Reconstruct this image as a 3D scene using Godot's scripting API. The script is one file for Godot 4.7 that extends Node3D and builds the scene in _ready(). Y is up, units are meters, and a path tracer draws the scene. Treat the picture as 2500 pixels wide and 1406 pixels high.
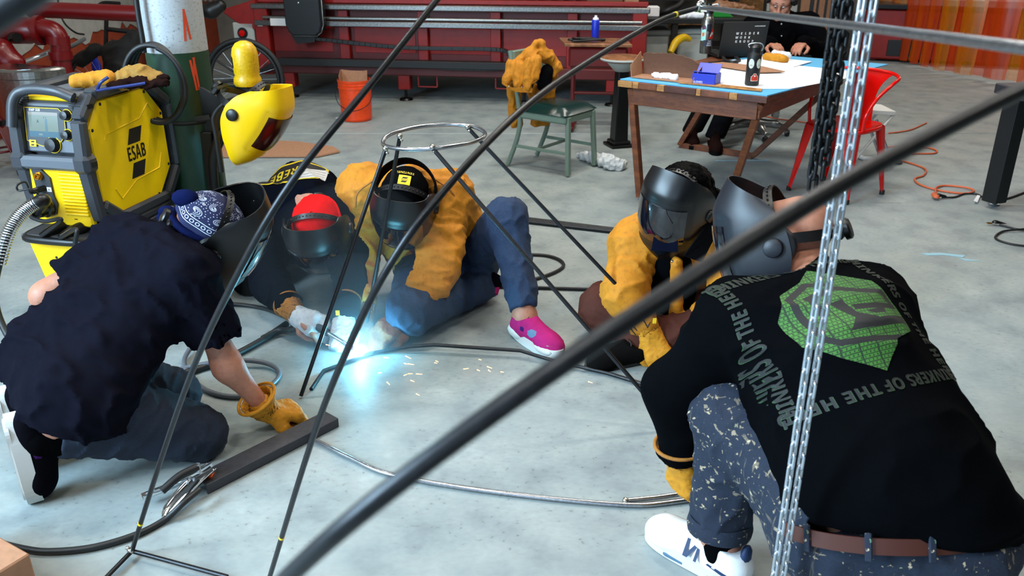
extends Node3D
# A workshop: five people in welding helmets round a frame of steel rod on a concrete floor. Metres, y up, the camera over the origin.

var M := {}
var taken := {}


# ---- geometry collector -------------------------------------------------------------------------
class Geo:
	var v := PackedVector3Array()
	var n := PackedVector3Array()
	var uv := PackedVector2Array()
	var ix := PackedInt32Array()

	func vert(p: Vector3, nn: Vector3, t := Vector2.ZERO) -> int:
		v.append(p)
		n.append(nn)
		uv.append(t)
		return v.size() - 1

	func tri(a: int, b: int, c: int) -> void:
		var g := (v[c] - v[a]).cross(v[b] - v[a])
		if g.dot(n[a] + n[b] + n[c]) < 0.0:
			ix.append_array([a, c, b])
		else:
			ix.append_array([a, b, c])

	func flat(pts: Array, uvs: Array = []) -> void: # a convex flat polygon, facing by its own winding (counter-clockwise seen from outside)
		var nn: Vector3 = (pts[1] - pts[0]).cross(pts[2] - pts[0]).normalized()
		var s := v.size()
		for i in pts.size():
			vert(pts[i], nn, uvs[i] if uvs else Vector2.ZERO)
		for i in range(1, pts.size() - 1):
			tri(s, s + i, s + i + 1)

	func box(size: Vector3, at := Vector3.ZERO, bev := 0.004, b := Basis()) -> Geo:
		var h := size * 0.5
		bev = minf(bev, minf(h.x, minf(h.y, h.z)) * 0.45)
		var i := h - Vector3.ONE * bev
		var c := {}
		for sx in [-1, 1]:
			for sy in [-1, 1]:
				for sz in [-1, 1]:
					c[[sx, sy, sz]] = [at + b * Vector3(sx * h.x, sy * i.y, sz * i.z), at + b * Vector3(sx * i.x, sy * h.y, sz * i.z), at + b * Vector3(sx * i.x, sy * i.y, sz * h.z)]
		for s in [-1, 1]:
			_q(c[[s, -1, -1]][0], c[[s, 1, -1]][0], c[[s, 1, 1]][0], c[[s, -1, 1]][0], at)
			_q(c[[-1, s, -1]][1], c[[1, s, -1]][1], c[[1, s, 1]][1], c[[-1, s, 1]][1], at)
			_q(c[[-1, -1, s]][2], c[[1, -1, s]][2], c[[1, 1, s]][2], c[[-1, 1, s]][2], at)
			if bev > 0.0:
				for t in [-1, 1]:
					_q(c[[s, t, -1]][0], c[[s, t, 1]][0], c[[s, t, 1]][1], c[[s, t, -1]][1], at)
					_q(c[[s, -1, t]][0], c[[s, 1, t]][0], c[[s, 1, t]][2], c[[s, -1, t]][2], at)
					_q(c[[-1, s, t]][1], c[[1, s, t]][1], c[[1, s, t]][2], c[[-1, s, t]][2], at)
		if bev > 0.0:
			for k in c:
				_q(c[k][0], c[k][1], c[k][2], c[k][2], at)
		return self

	func _q(a: Vector3, b: Vector3, c: Vector3, d: Vector3, inside: Vector3) -> void:
		var nn := (b - a).cross(c - a).normalized()
		if nn.dot((a + b + c) / 3.0 - inside) < 0.0:
			nn = -nn
		var w := maxf((b - a).length(), 0.001)
		var l := maxf((d - a).length(), (c - b).length())
		var s := vert(a, nn, Vector2(0, 0))
		vert(b, nn, Vector2(w, 0))
		vert(c, nn, Vector2(w, l))
		tri(s, s + 1, s + 2)
		if c != d:
			vert(d, nn, Vector2(0, l))
			tri(s, s + 2, s + 3)

	func bar(a: Vector3, b: Vector3, w: float, d: float, up := Vector3.UP, bev := 0.003) -> Geo: # a box beam from a to b, w across, d along up
		var z := (b - a).normalized()
		if absf(z.dot(up)) > 0.98:
			up = Vector3.FORWARD
		var x := up.cross(z).normalized()
		return box(Vector3(w, d, (b - a).length()), (a + b) * 0.5, bev, Basis(x, z.cross(x), z))

	func tube(path: Array, r: Variant, sides := 10, closed := false, caps := true) -> Geo:
		var m := path.size()
		var up := Vector3.ZERO
		var first := v.size()
		var along := 0.0
		for i in m:
			var p: Vector3 = path[i]
			var t: Vector3
			if closed:
				t = path[(i + 1) % m] - path[(i + m - 1) % m]
			else:
				t = path[mini(i + 1, m - 1)] - path[maxi(i - 1, 0)]
			t = t.normalized()
			if i == 0:
				up = Vector3.UP if absf(t.y) < 0.9 else Vector3.RIGHT
			else:
				along += p.distance_to(path[i - 1])
			up = (up - t * up.dot(t)).normalized()
			var s := t.cross(up)
			var rr: float = r[i] if r is Array else r
			for k in sides + 1:
				var a := TAU * k / sides
				var nn := up * cos(a) + s * sin(a)
				vert(p + nn * rr, nn, Vector2(float(k) / sides, along))
		var rows := m if closed else m - 1
		for i in rows:
			var a := first + i * (sides + 1)
			var b := first + ((i + 1) % m) * (sides + 1)
			for k in sides:
				tri(a + k, a + k + 1, b + k + 1)
				tri(a + k, b + k + 1, b + k)
		if caps and not closed:
			for e in [0, m - 1]:
				var t2: Vector3 = (path[0] - path[1]).normalized() if e == 0 else (path[m - 1] - path[m - 2]).normalized()
				var c := vert(path[e], t2)
				var ring := []
				for k in sides:
					ring.append(vert(v[first + e * (sides + 1) + k], t2))
				for k in sides:
					tri(c, ring[k], ring[(k + 1) % sides])
		return self

	func rod(a: Vector3, b: Vector3, r: float, r2 := -1.0, sides := 12) -> Geo:
		return tube([a, b], [r, r if r2 < 0.0 else r2], sides)

	func lathe(prof: Array, seg := 24, xf := Transform3D(), sweep := TAU) -> Geo: # Vector2(radius, height) from bottom to top
		var m := prof.size()
		for i in m - 1:
			var a: Vector2 = prof[i]
			var b: Vector2 = prof[i + 1]
			if a.distance_to(b) < 1e-6:
				continue
			var na := _pn(prof, i, i)
			var nb := _pn(prof, i, i + 1)
			var s := v.size()
			for k in seg + 1:
				var t := sweep * k / seg
				var d := Vector3(cos(t), 0, sin(t))
				vert(xf * (d * a.x + Vector3.UP * a.y), (xf.basis * (d * na.x + Vector3.UP * na.y)).normalized(), Vector2(float(k) / seg, a.y))
				vert(xf * (d * b.x + Vector3.UP * b.y), (xf.basis * (d * nb.x + Vector3.UP * nb.y)).normalized(), Vector2(float(k) / seg, b.y))
			for k in seg:
				var q := s + k * 2
				if a.x > 1e-6:
					tri(q, q + 2, q + 1)
				if b.x > 1e-6:
					tri(q + 1, q + 2, q + 3)
		return self

	func _pn(prof: Array, i: int, at: int) -> Vector2:
		var d: Vector2 = (prof[i + 1] - prof[i]).normalized()
		var j := at - 1 if at == i else at
		if j >= 0 and j < prof.size() - 1:
			var e: Vector2 = (prof[j + 1] - prof[j]).normalized()
			if e.dot(d) > 0.72:
				d = (d + e).normalized()
		return Vector2(d.y, -d.x)

	func prism(poly: Array, depth: float, xf := Transform3D(), bev := 0.0) -> Geo: # the outline lies in the x-y plane, centred on z = 0
		var pp := PackedVector2Array(poly)
		if Geometry2D.is_polygon_clockwise(pp):
			pp.reverse()
		var inner := pp
		if bev > 0.0:
			var off := Geometry2D.offset_polygon(pp, -bev)
			if off.size() == 1 and off[0].size() == pp.size():
				# match the starts
				var best := 0
				for k in pp.size():
					if off[0][k].distance_to(pp[0]) < off[0][best].distance_to(pp[0]):
						best = k
				inner = PackedVector2Array()
				for k in pp.size():
					inner.append(off[0][(best + k) % pp.size()])
			else:
				bev = 0.0
		var t := Geometry2D.triangulate_polygon(inner)
		for s in [1.0, -1.0]:
			var base := v.size()
			var nn: Vector3 = (xf.basis * Vector3(0, 0, s)).normalized()
			for p in inner:
				vert(xf * Vector3(p.x, p.y, s * depth * 0.5), nn, Vector2(p.x, -p.y))
			for k in range(0, t.size(), 3):
				tri(base + t[k], base + t[k + 1], base + t[k + 2])
			if bev > 0.0:
				for k in pp.size():
					var l := (k + 1) % pp.size()
					_side(xf, pp[k], pp[l], s * (depth * 0.5 - bev), inner[k], inner[l], s * depth * 0.5)
		for k in pp.size():
			var l := (k + 1) % pp.size()
			_side(xf, pp[k], pp[l], -depth * 0.5 + bev, pp[k], pp[l], depth * 0.5 - bev)
		return self

	func _side(xf: Transform3D, a: Vector2, b: Vector2, z0: float, c: Vector2, d: Vector2, z1: float) -> void:
		var e := (b - a).normalized()
		var nn := Vector3(e.y, -e.x, 0)
		if a != c:
			nn += Vector3(0, 0, signf(z1))
		nn = (xf.basis * nn).normalized()
		var s := vert(xf * Vector3(a.x, a.y, z0), nn, Vector2(0, 0))
		vert(xf * Vector3(b.x, b.y, z0), nn, Vector2(a.distance_to(b), 0))
		vert(xf * Vector3(d.x, d.y, z1), nn, Vector2(a.distance_to(b), absf(z1 - z0)))
		vert(xf * Vector3(c.x, c.y, z1), nn, Vector2(0, absf(z1 - z0)))
		tri(s, s + 1, s + 2)
		tri(s, s + 2, s + 3)

	func sheet(rows: Array, thick := 0.0, close_u := false) -> Geo: # a smooth surface through rows of points; with a thickness it gets a second side and a rim
		var a := rows.size()
		var b: int = rows[0].size()
		var nor := []
		for i in a:
			var line := []
			for j in b:
				var du: Vector3
				if close_u:
					du = rows[i][(j + 1) % b] - rows[i][(j + b - 1) % b]
				else:
					du = rows[i][mini(j + 1, b - 1)] - rows[i][maxi(j - 1, 0)]
				var dv: Vector3 = rows[mini(i + 1, a - 1)][j] - rows[maxi(i - 1, 0)][j]
				line.append(du.cross(dv).normalized())
			nor.append(line)
		var w := b if close_u else b - 1
		var sides := [1.0] if thick == 0.0 else [1.0, -1.0]
		for s in sides:
			var base := v.size()
			for i in a:
				for j in b:
					var off: Vector3 = Vector3.ZERO if s > 0.0 else -nor[i][j] * thick
					vert(rows[i][j] + off, nor[i][j] * s, Vector2(float(j) / maxi(b - 1, 1), float(i) / maxi(a - 1, 1)))
			for i in a - 1:
				for j in w:
					var q := base + i * b + j
					var r := base + i * b + (j + 1) % b
					tri(q, r, r + b)
					tri(q, r + b, q + b)
		if thick != 0.0:
			for i in a - 1:
				if not close_u:
					_rim(rows[i][0], rows[i + 1][0], nor[i][0] * thick, nor[i + 1][0] * thick, rows[i][0] - rows[i][1])
					_rim(rows[i][b - 1], rows[i + 1][b - 1], nor[i][b - 1] * thick, nor[i + 1][b - 1] * thick, rows[i][b - 1] - rows[i][b - 2])
			for j in w:
				var k := (j + 1) % b
				_rim(rows[0][j], rows[0][k], nor[0][j] * thick, nor[0][k] * thick, rows[0][j] - rows[1][j])
				_rim(rows[a - 1][j], rows[a - 1][k], nor[a - 1][j] * thick, nor[a - 1][k] * thick, rows[a - 1][j] - rows[a - 2][j])
		return self

	func _rim(p: Vector3, q: Vector3, op: Vector3, oq: Vector3, out: Vector3) -> void:
		var nn := out.normalized()
		var s := vert(p, nn)
		vert(q, nn)
		vert(q - oq, nn)
		vert(p - op, nn)
		tri(s, s + 1, s + 2)
		tri(s, s + 2, s + 3)

	func ball(c: Vector3, r: Variant, seg := 16, b := Basis()) -> Geo: # an ellipsoid
		var rr: Vector3 = r if r is Vector3 else Vector3.ONE * r
		var s := v.size()
		var h := seg / 2
		for i in h + 1:
			for j in seg + 1:
				var a := PI * i / h
				var o := TAU * j / seg
				var d := Vector3(sin(a) * cos(o), cos(a), sin(a) * sin(o))
				vert(c + b * (d * rr), (b * (d / rr)).normalized(), Vector2(float(j) / seg, float(i) / h))
		for i in h:
			for j in seg:
				var q := s + i * (seg + 1) + j
				if i > 0:
					tri(q, q + 1, q + seg + 2)
				if i < h - 1:
					tri(q, q + seg + 2, q + seg + 1)
		return self

	func add(o: Geo, xf := Transform3D()) -> Geo:
		var s := v.size()
		for i in o.v.size():
			vert(xf * o.v[i], (xf.basis * o.n[i]).normalized(), o.uv[i])
		for k in range(0, o.ix.size(), 3):
			tri(s + o.ix[k], s + o.ix[k + 1], s + o.ix[k + 2])
		return self

	func mesh(mat: Material = null) -> ArrayMesh:
		var arr := []
		arr.resize(Mesh.ARRAY_MAX)
		arr[Mesh.ARRAY_VERTEX] = v
		arr[Mesh.ARRAY_NORMAL] = n
		arr[Mesh.ARRAY_TEX_UV] = uv
		arr[Mesh.ARRAY_INDEX] = ix
		var am := ArrayMesh.new()
		am.add_surface_from_arrays(Mesh.PRIMITIVE_TRIANGLES, arr)
		if mat:
			am.surface_set_material(0, mat)
		return am


# ---- scene tree -----------------------------------------------------------------------------------
func numbered(n: String) -> String:
	if not taken.has(n):
		taken[n] = 0
		return n
	taken[n] += 1
	return "%s_%03d" % [n, taken[n]]


func tag(o: Node3D, label: String, category: String, group := "") -> Node3D:
	o.set_meta("label", label)
	o.set_meta("category", category)
	if group:
		o.set_meta("group", group)
	return o


func thing(called: String, label: String, category: String, at := Vector3.ZERO, yaw := 0.0, group := "") -> Node3D:
	var o := Node3D.new()
	o.name = numbered(called)
	add_child(o, true)
	o.position = at
	o.rotation.y = yaw
	return tag(o, label, category, group)


func part(called: String, g: Variant, mat: Material, parent: Node3D, label := "") -> MeshInstance3D:
	var o := MeshInstance3D.new()
	o.name = called if parent != self else numbered(called)
	o.mesh = g.mesh() if g is Geo else g
	o.material_override = mat
	parent.add_child(o, true)
	if label:
		o.set_meta("label", label)
	return o


func solo(called: String, g: Geo, mat: Material, label: String, category: String, group := "") -> MeshInstance3D:
	var o := part(called, g, mat, self)
	tag(o, label, category, group)
	return o


func struct(called: String, g: Geo, mat: Material, parent: Node3D = self) -> MeshInstance3D:
	var o := part(called, g, mat, parent)
	o.set_meta("kind", "structure")
	return o


func again(o: Node3D, at: Vector3, yaw := 0.0, label := "") -> Node3D:
	var c: Node3D = o.duplicate()
	c.name = numbered(String(o.name).rstrip("0123456789").rstrip("_"))
	add_child(c, true)
	c.position = at
	c.rotation.y = yaw
	if label:
		c.set_meta("label", label)
	return c


# ---- curves ---------------------------------------------------------------------------------------
func smooth(pts: Array, steps := 6, closed := false) -> Array: # Catmull-Rom through the points
	var out := []
	var m := pts.size()
	for i in (m if closed else m - 1):
		var p0: Vector3 = pts[(i - 1 + m) % m] if closed or i > 0 else pts[0] * 2.0 - pts[1]
		var p1: Vector3 = pts[i]
		var p2: Vector3 = pts[(i + 1) % m]
		var p3: Vector3 = pts[(i + 2) % m] if closed or i + 2 < m else p2 * 2.0 - p1
		for k in steps:
			out.append(p1.cubic_interpolate(p2, p0, p3, float(k) / steps))
	if not closed:
		out.append(pts[m - 1])
	return out


func ring(c: Vector3, r: float, seg := 40, b := Basis()) -> Array:
	var out := []
	for k in seg:
		var a := TAU * k / seg
		out.append(c + b * Vector3(cos(a) * r, 0, sin(a) * r))
	return out


func frame(fwd: Vector3, up: Vector3, at := Vector3.ZERO) -> Transform3D: # z along fwd, y near up
	var z := fwd.normalized()
	var x := up.cross(z).normalized()
	return Transform3D(Basis(x, z.cross(x), z), at)


func rounded(w: float, h: float, r: float, seg := 5) -> Array: # a rounded rectangle outline about the origin
	var out := []
	for q in 4:
		var c := Vector2((w / 2 - r) * (1 if q in [0, 3] else -1), (h / 2 - r) * (1 if q < 2 else -1))
		for k in seg + 1:
			var a := PI / 2 * (q + float(k) / seg)
			out.append(c + Vector2(cos(a), sin(a)) * r)
	return out


# ---- bodies and cloth: capsules joined by a smooth minimum, meshed as surface nets ----------------------
# bones: [a, b, radius at a, radius at b]; cuts: the same, taken away; planes: [point, normal, reach], material beyond the plane is taken away within reach
func blob(bones: Array, cell: float, k: float, cuts: Array = [], planes: Array = [], fold: Dictionary = {}, floor_y := 0.003) -> Geo:
	var lo := Vector3.ONE * 1e9
	var hi := -lo
	for b in bones:
		var r: float = maxf(b[2], b[3]) + k * 1.5 + cell * 2.0
		lo = lo.min(b[0] - Vector3.ONE * r).min(b[1] - Vector3.ONE * r)
		hi = hi.max(b[0] + Vector3.ONE * r).max(b[1] + Vector3.ONE * r)
	var nx := int((hi.x - lo.x) / cell) + 2
	var ny := int((hi.y - lo.y) / cell) + 2
	var nz := int((hi.z - lo.z) / cell) + 2
	var f := PackedFloat32Array()
	f.resize(nx * ny * nz)
	var ik := 1.0 / k
	for b in bones:
		_capsule(f, lo, cell, nx, ny, nz, b[0], b[1], b[2], b[3], k * 3.0 + cell * 2.0, ik, 0)
	var far := cell * 4.0
	for i in f.size():
		f[i] = -k * log(f[i]) if f[i] > 1e-30 else far
	for b in cuts:
		_capsule(f, lo, cell, nx, ny, nz, b[0], b[1], b[2], b[3], cell * 2.0, 0.0, 1)
	for pl in planes:
		var q: Vector3 = pl[0]
		var pn: Vector3 = pl[1].normalized()
		var reach: float = pl[2]
		var x0 := clampi(int((q.x - reach - lo.x) / cell), 0, nx - 1)
		var x1 := clampi(int((q.x + reach - lo.x) / cell) + 1, 0, nx - 1)
		for z in range(clampi(int((q.z - reach - lo.z) / cell), 0, nz - 1), clampi(int((q.z + reach - lo.z) / cell) + 1, 0, nz - 1) + 1):
			for y in range(clampi(int((q.y - reach - lo.y) / cell), 0, ny - 1), clampi(int((q.y + reach - lo.y) / cell) + 1, 0, ny - 1) + 1):
				var i := (z * ny + y) * nx
				for x in range(x0, x1 + 1):
					var p := lo + Vector3(x, y, z) * cell - q
					if p.length_squared() < reach * reach:
						f[i + x] = maxf(f[i + x], p.dot(pn))
	# surface nets
	var at := {}
	var g := Geo.new()
	var sy := nx
	var sz := nx * ny
	var near := cell * 1.9
	var offs := [0, 1, sy, sy + 1, sz, sz + 1, sz + sy, sz + sy + 1]
	var corner := [Vector3(0, 0, 0), Vector3(1, 0, 0), Vector3(0, 1, 0), Vector3(1, 1, 0), Vector3(0, 0, 1), Vector3(1, 0, 1), Vector3(0, 1, 1), Vector3(1, 1, 1)]
	var edges := [0, 1, 2, 3, 4, 5, 6, 7, 0, 2, 1, 3, 4, 6, 5, 7, 0, 4, 1, 5, 2, 6, 3, 7]
	var val := PackedFloat32Array()
	val.resize(8)
	for z in nz - 1:
		for y in ny - 1:
			var row := (z * ny + y) * nx
			for x in nx - 1:
				var i := row + x
				if absf(f[i]) > near:
					continue
				var inside := 0
				for c in 8:
					val[c] = f[i + offs[c]]
					if val[c] < 0.0:
						inside += 1
				if inside == 0 or inside == 8:
					continue
				var sum := Vector3.ZERO
				var cnt := 0
				for e in range(0, 24, 2):
					var a := val[edges[e]]
					var b := val[edges[e + 1]]
					if (a < 0.0) != (b < 0.0):
						var ca: Vector3 = corner[edges[e]]
						var cb: Vector3 = corner[edges[e + 1]]
						sum += ca.lerp(cb, a / (a - b))
						cnt += 1
				var grad := Vector3(val[1] + val[3] + val[5] + val[7] - val[0] - val[2] - val[4] - val[6], val[2] + val[3] + val[6] + val[7] - val[0] - val[1] - val[4] - val[5], val[4] + val[5] + val[6] + val[7] - val[0] - val[1] - val[2] - val[3])
				at[i] = g.vert(lo + (Vector3(x, y, z) + sum / cnt) * cell, grad.normalized())
	for i in at:
		var me: float = f[i]
		for axis in 3:
			var d: int = [1, sy, sz][axis]
			if (me < 0.0) == (f[i + d] < 0.0):
				continue
			var u: int = [sy, sz, 1][axis]
			var w: int = [sz, 1, sy][axis]
			if at.has(i - u) and at.has(i - w) and at.has(i - u - w):
				var q0: int = at[i]
				var q1: int = at[i - u]
				var q2: int = at[i - u - w]
				var q3: int = at[i - w]
				g.tri(q0, q1, q2)
				g.tri(q0, q2, q3)
	if fold:
		var noise: FastNoiseLite = fold.noise
		var ax: Vector3 = fold.get("axis", Vector3.UP).normalized()
		var st: float = fold.get("stretch", 1.0)
		var amp: float = fold.amp
		for i in g.v.size():
			var p := g.v[i]
			p += ax * ax.dot(p) * (1.0 / st - 1.0)
			var a := 1.0 - absf(noise.get_noise_3dv(p)) * 2.2
			g.v[i] += g.n[i] * amp * (a * absf(a) - 0.35)
	for i in g.v.size():
		if g.v[i].y < floor_y:
			g.v[i].y = floor_y
	renormal(g)
	return g


func _capsule(f: PackedFloat32Array, lo: Vector3, cell: float, nx: int, ny: int, nz: int, a: Vector3, b: Vector3, ra: float, rb: float, margin: float, ik: float, mode: int) -> void:
	var rm := maxf(ra, rb) + margin
	var l := (a.min(b) - Vector3.ONE * rm - lo) / cell
	var h := (a.max(b) + Vector3.ONE * rm - lo) / cell
	var x0 := clampi(int(l.x), 0, nx - 1)
	var x1 := clampi(int(h.x) + 1, 0, nx - 1)
	var y0 := clampi(int(l.y), 0, ny - 1)
	var y1 := clampi(int(h.y) + 1, 0, ny - 1)
	var ba := b - a
	var inv := 1.0 / maxf(ba.length_squared(), 1e-9)
	var dr := rb - ra
	for z in range(clampi(int(l.z), 0, nz - 1), clampi(int(h.z) + 1, 0, nz - 1) + 1):
		for y in range(y0, y1 + 1):
			var i := (z * ny + y) * nx + x0
			var p := lo + Vector3(x0, y, z) * cell - a
			for x in range(x0, x1 + 1):
				var t := clampf(p.dot(ba) * inv, 0.0, 1.0)
				var d := p.distance_to(ba * t) - ra - dr * t
				if mode == 0:
					if d < margin:
						f[i] += exp(-d * ik)
				elif -d > f[i]:
					f[i] = -d
				i += 1
				p.x += cell


func renormal(g: Geo) -> void:
	var acc := PackedVector3Array()
	acc.resize(g.v.size())
	for k in range(0, g.ix.size(), 3):
		var a := g.ix[k]
		var b := g.ix[k + 1]
		var c := g.ix[k + 2]
		var nn := (g.v[c] - g.v[a]).cross(g.v[b] - g.v[a])
		acc[a] += nn
		acc[b] += nn
		acc[c] += nn
	for i in acc.size():
		if acc[i].length_squared() > 0.0:
			g.n[i] = acc[i].normalized()


# ---- lettering and print --------------------------------------------------------------------------
func letters(text: String, font: Font, height: float) -> Array: # flat triangles of the words, centred on the origin, caps `height` tall, as Vector2 triples (y up)
	var tm := TextMesh.new()
	tm.text = text
	tm.font = font
	tm.font_size = 64
	tm.pixel_size = 1.0 / 46.0 * height
	tm.depth = 0.0
	tm.curve_step = 1.5
	var a := tm.get_mesh_arrays()
	var out := []
	var vs: PackedVector3Array = a[Mesh.ARRAY_VERTEX]
	var id: PackedInt32Array = a[Mesh.ARRAY_INDEX] if a[Mesh.ARRAY_INDEX] != null else PackedInt32Array(range(vs.size()))
	for k in id:
		out.append(Vector2(vs[k].x, vs[k].y))
	return out


func stamp(im: Image, tris: Array, xf: Transform2D, c: Color) -> void: # draws flat triangles into a picture; xf maps to pixels
	var w := im.get_width()
	var h := im.get_height()
	for k in range(0, tris.size(), 3):
		var a: Vector2 = xf * tris[k]
		var b: Vector2 = xf * tris[k + 1]
		var d: Vector2 = xf * tris[k + 2]
		var area := (b - a).cross(d - a)
		if absf(area) < 1e-6:
			continue
		for y in range(maxi(int(minf(a.y, minf(b.y, d.y))), 0), mini(int(maxf(a.y, maxf(b.y, d.y))) + 1, h - 1) + 1):
			for x in range(maxi(int(minf(a.x, minf(b.x, d.x))), 0), mini(int(maxf(a.x, maxf(b.x, d.x))) + 1, w - 1) + 1):
				var p := Vector2(x + 0.5, y + 0.5)
				var s := (b - a).cross(p - a) / area
				var t := (p - a).cross(d - a) / area
				if s >= -0.001 and t >= -0.001 and s + t <= 1.001:
					im.set_pixel(x, y, c)


func stamp_poly(im: Image, poly: Array, xf: Transform2D, c: Color) -> void:
	var pp := PackedVector2Array(poly)
	var t := Geometry2D.triangulate_polygon(pp)
	var tris := []
	for k in t:
		tris.append(pp[k])
	stamp(im, tris, xf, c)


func stamp_line(im: Image, pts: Array, width: float, xf: Transform2D, c: Color) -> void:
	for k in pts.size() - 1:
		var a: Vector2 = pts[k]
		var b: Vector2 = pts[k + 1]
		var s := (b - a).orthogonal().normalized() * width * 0.5
		var e := (b - a).normalized() * width * 0.3
		stamp_poly(im, [a - e + s, b + e + s, b + e - s, a - e - s], xf, c)


func words(text: String, font: Font, height: float, xf: Transform3D, g: Geo = null) -> Geo: # raised flat lettering on a plane
	if g == null:
		g = Geo.new()
	var t := letters(text, font, height)
	var nn := xf.basis.z.normalized()
	for k in range(0, t.size(), 3):
		var s := g.vert(xf * Vector3(t[k].x, t[k].y, 0), nn)
		g.vert(xf * Vector3(t[k + 1].x, t[k + 1].y, 0), nn)
		g.vert(xf * Vector3(t[k + 2].x, t[k + 2].y, 0), nn)
		g.tri(s, s + 1, s + 2)
	return g


# a print that lies on a surface: the triangles of g inside the window of the frame xf (x, y across the print, z out of it), lifted a little, with their own u, v
func decal(g: Geo, xf: Transform3D, w: float, h: float, lift := 0.0015, face := 0.1) -> Geo:
	var inv := xf.affine_inverse()
	var out := Geo.new()
	var map := {}
	var z := xf.basis.z.normalized()
	for k in range(0, g.ix.size(), 3):
		var ok := true
		for c in 3:
			var q := inv * g.v[g.ix[k + c]]
			if absf(q.x) > w * 0.56 or absf(q.y) > h * 0.56 or absf(q.z) > 0.25 or g.n[g.ix[k + c]].dot(z) < face:
				ok = false
				break
		if not ok:
			continue
		var id := []
		for c in 3:
			var i := g.ix[k + c]
			if not map.has(i):
				var q := inv * g.v[i]
				map[i] = out.vert(g.v[i] + g.n[i] * lift, g.n[i], Vector2(q.x / w + 0.5, 0.5 - q.y / h))
			id.append(map[i])
		out.tri(id[0], id[1], id[2])
	return out

func _ready() -> void:
	# camera
	var cam := Camera3D.new()
	cam.name = "camera"
	var lens := CameraAttributesPhysical.new()
	lens.frustum_focal_length = 35.35
	lens.exposure_aperture = 7.0
	lens.frustum_focus_distance = 3.0
	cam.attributes = lens
	add_child(cam)
	cam.near = 0.05
	cam.far = 60.0
	cam.position = Vector3(0, 1.6, 0)
	cam.rotation_degrees = Vector3(-23, 0, 0)
	cam.current = true
	# sky (seen only through the open shutter door behind the camera) and exposure
	var we := WorldEnvironment.new()
	we.name = "world_environment"
	var env := Environment.new()
	env.tonemap_mode = Environment.TONE_MAPPER_LINEAR
	env.tonemap_exposure = 1.0
	env.background_mode = Environment.BG_SKY
	env.sky = Sky.new()
	var sky := ProceduralSkyMaterial.new()
	sky.sky_top_color = Color(0.42, 0.58, 0.82)
	sky.sky_horizon_color = Color(0.78, 0.84, 0.9)
	sky.ground_bottom_color = Color(0.3, 0.3, 0.3)
	sky.ground_horizon_color = Color(0.6, 0.62, 0.64)
	env.sky.sky_material = sky
	env.background_energy_multiplier = 3.0
	env.sdfgi_enabled = true
	env.ssao_enabled = true
	env.ssil_enabled = true
	env.volumetric_fog_enabled = true
	env.volumetric_fog_density = 0.0
	we.environment = env
	add_child(we)
	# daylight: an unseen window added to brighten the floor left of the camera, and a little from the open door behind it
	for row in [["added_window_daylight", Vector2(2.6, 2.4), 94.0, Vector3(-4.12, 2.3, -0.6), Vector3(1, -0.12, -0.12)], ["door_daylight", Vector2(3.6, 3.2), 5.0, Vector3(-2.6, 2.0, 4.3), Vector3(0.1, -0.05, -1)]]:
		var day := AreaLight3D.new()
		day.name = row[0]
		day.area_size = row[1]
		day.light_color = Color(0.76, 0.9, 1.0)
		day.light_energy = row[2]
		day.area_range = 40.0
		day.area_attenuation = 2.0
		day.shadow_enabled = true
		add_child(day)
		day.look_at_from_position(row[3], row[3] + row[4])
	materials()
	room()
	background()
	props()
	welder_corner()
	frames()
	people()


# a strip light under the ceiling: a housing, a glowing diffuser and the light of the same size just below it
func strip_light(at: Vector3, long_x: bool, energy: float, label: String) -> void:
	var t := thing("ceiling_light", label, "ceiling light", at, 0.0 if long_x else PI / 2, "strip lights under the ceiling")
	part("housing", Geo.new().box(Vector3(1.3, 0.07, 0.22), Vector3(0, 0.06, 0), 0.01), M.white_metal, t)
	part("diffuser", Geo.new().box(Vector3(1.24, 0.04, 0.18), Vector3(0, 0.02, 0), 0.01), M.lamp_glow, t)
	var l := AreaLight3D.new()
	l.name = "strip_lamp"
	l.area_size = Vector2(1.24, 0.18)
	l.light_color = Color(1.0, 0.98, 0.94)
	l.light_energy = energy
	l.area_range = 40.0
	l.area_attenuation = 2.0
	l.shadow_enabled = true
	t.add_child(l, true)
	l.position = Vector3(0, -0.01, 0)
	l.rotation_degrees = Vector3(-90, 0, 0)


func noise(freq: float, seed_no: int, octaves := 4, kind := FastNoiseLite.TYPE_SIMPLEX_SMOOTH) -> FastNoiseLite:
	var f := FastNoiseLite.new()
	f.noise_type = kind
	f.seed = seed_no
	f.frequency = freq
	f.fractal_octaves = octaves
	return f


func tex(freq: float, seed_no: int, stops: Array, size := 512, octaves := 4, normal := 0.0, kind := FastNoiseLite.TYPE_SIMPLEX_SMOOTH) -> NoiseTexture2D: # stops: [position, colour, position, colour ...]
	var t := NoiseTexture2D.new()
	t.width = size
	t.height = size
	t.seamless = true
	t.seamless_blend_skirt = 0.25
	t.noise = noise(freq, seed_no, octaves, kind)
	if normal > 0.0:
		t.as_normal_map = true
		t.bump_strength = normal
	elif stops:
		var g := Gradient.new()
		var o := PackedFloat32Array()
		var c := PackedColorArray()
		for k in range(0, stops.size(), 2):
			o.append(stops[k])
			c.append(stops[k + 1])
		g.offsets = o
		g.colors = c
		t.color_ramp = g
	return t


func mat(key: String, c: Color, rough: float, metal := 0.0) -> StandardMaterial3D:
	var m := StandardMaterial3D.new()
	m.resource_name = key
	m.albedo_color = c
	m.roughness = rough
	m.metallic = metal
	M[key] = m
	return m


func grain(m: StandardMaterial3D, t: Texture2D, scale: float, world := false) -> StandardMaterial3D: # a colour texture laid on by position
	m.albedo_texture = t
	m.uv1_triplanar = true
	m.uv1_world_triplanar = world
	m.uv1_scale = Vector3.ONE * scale
	return m


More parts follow.
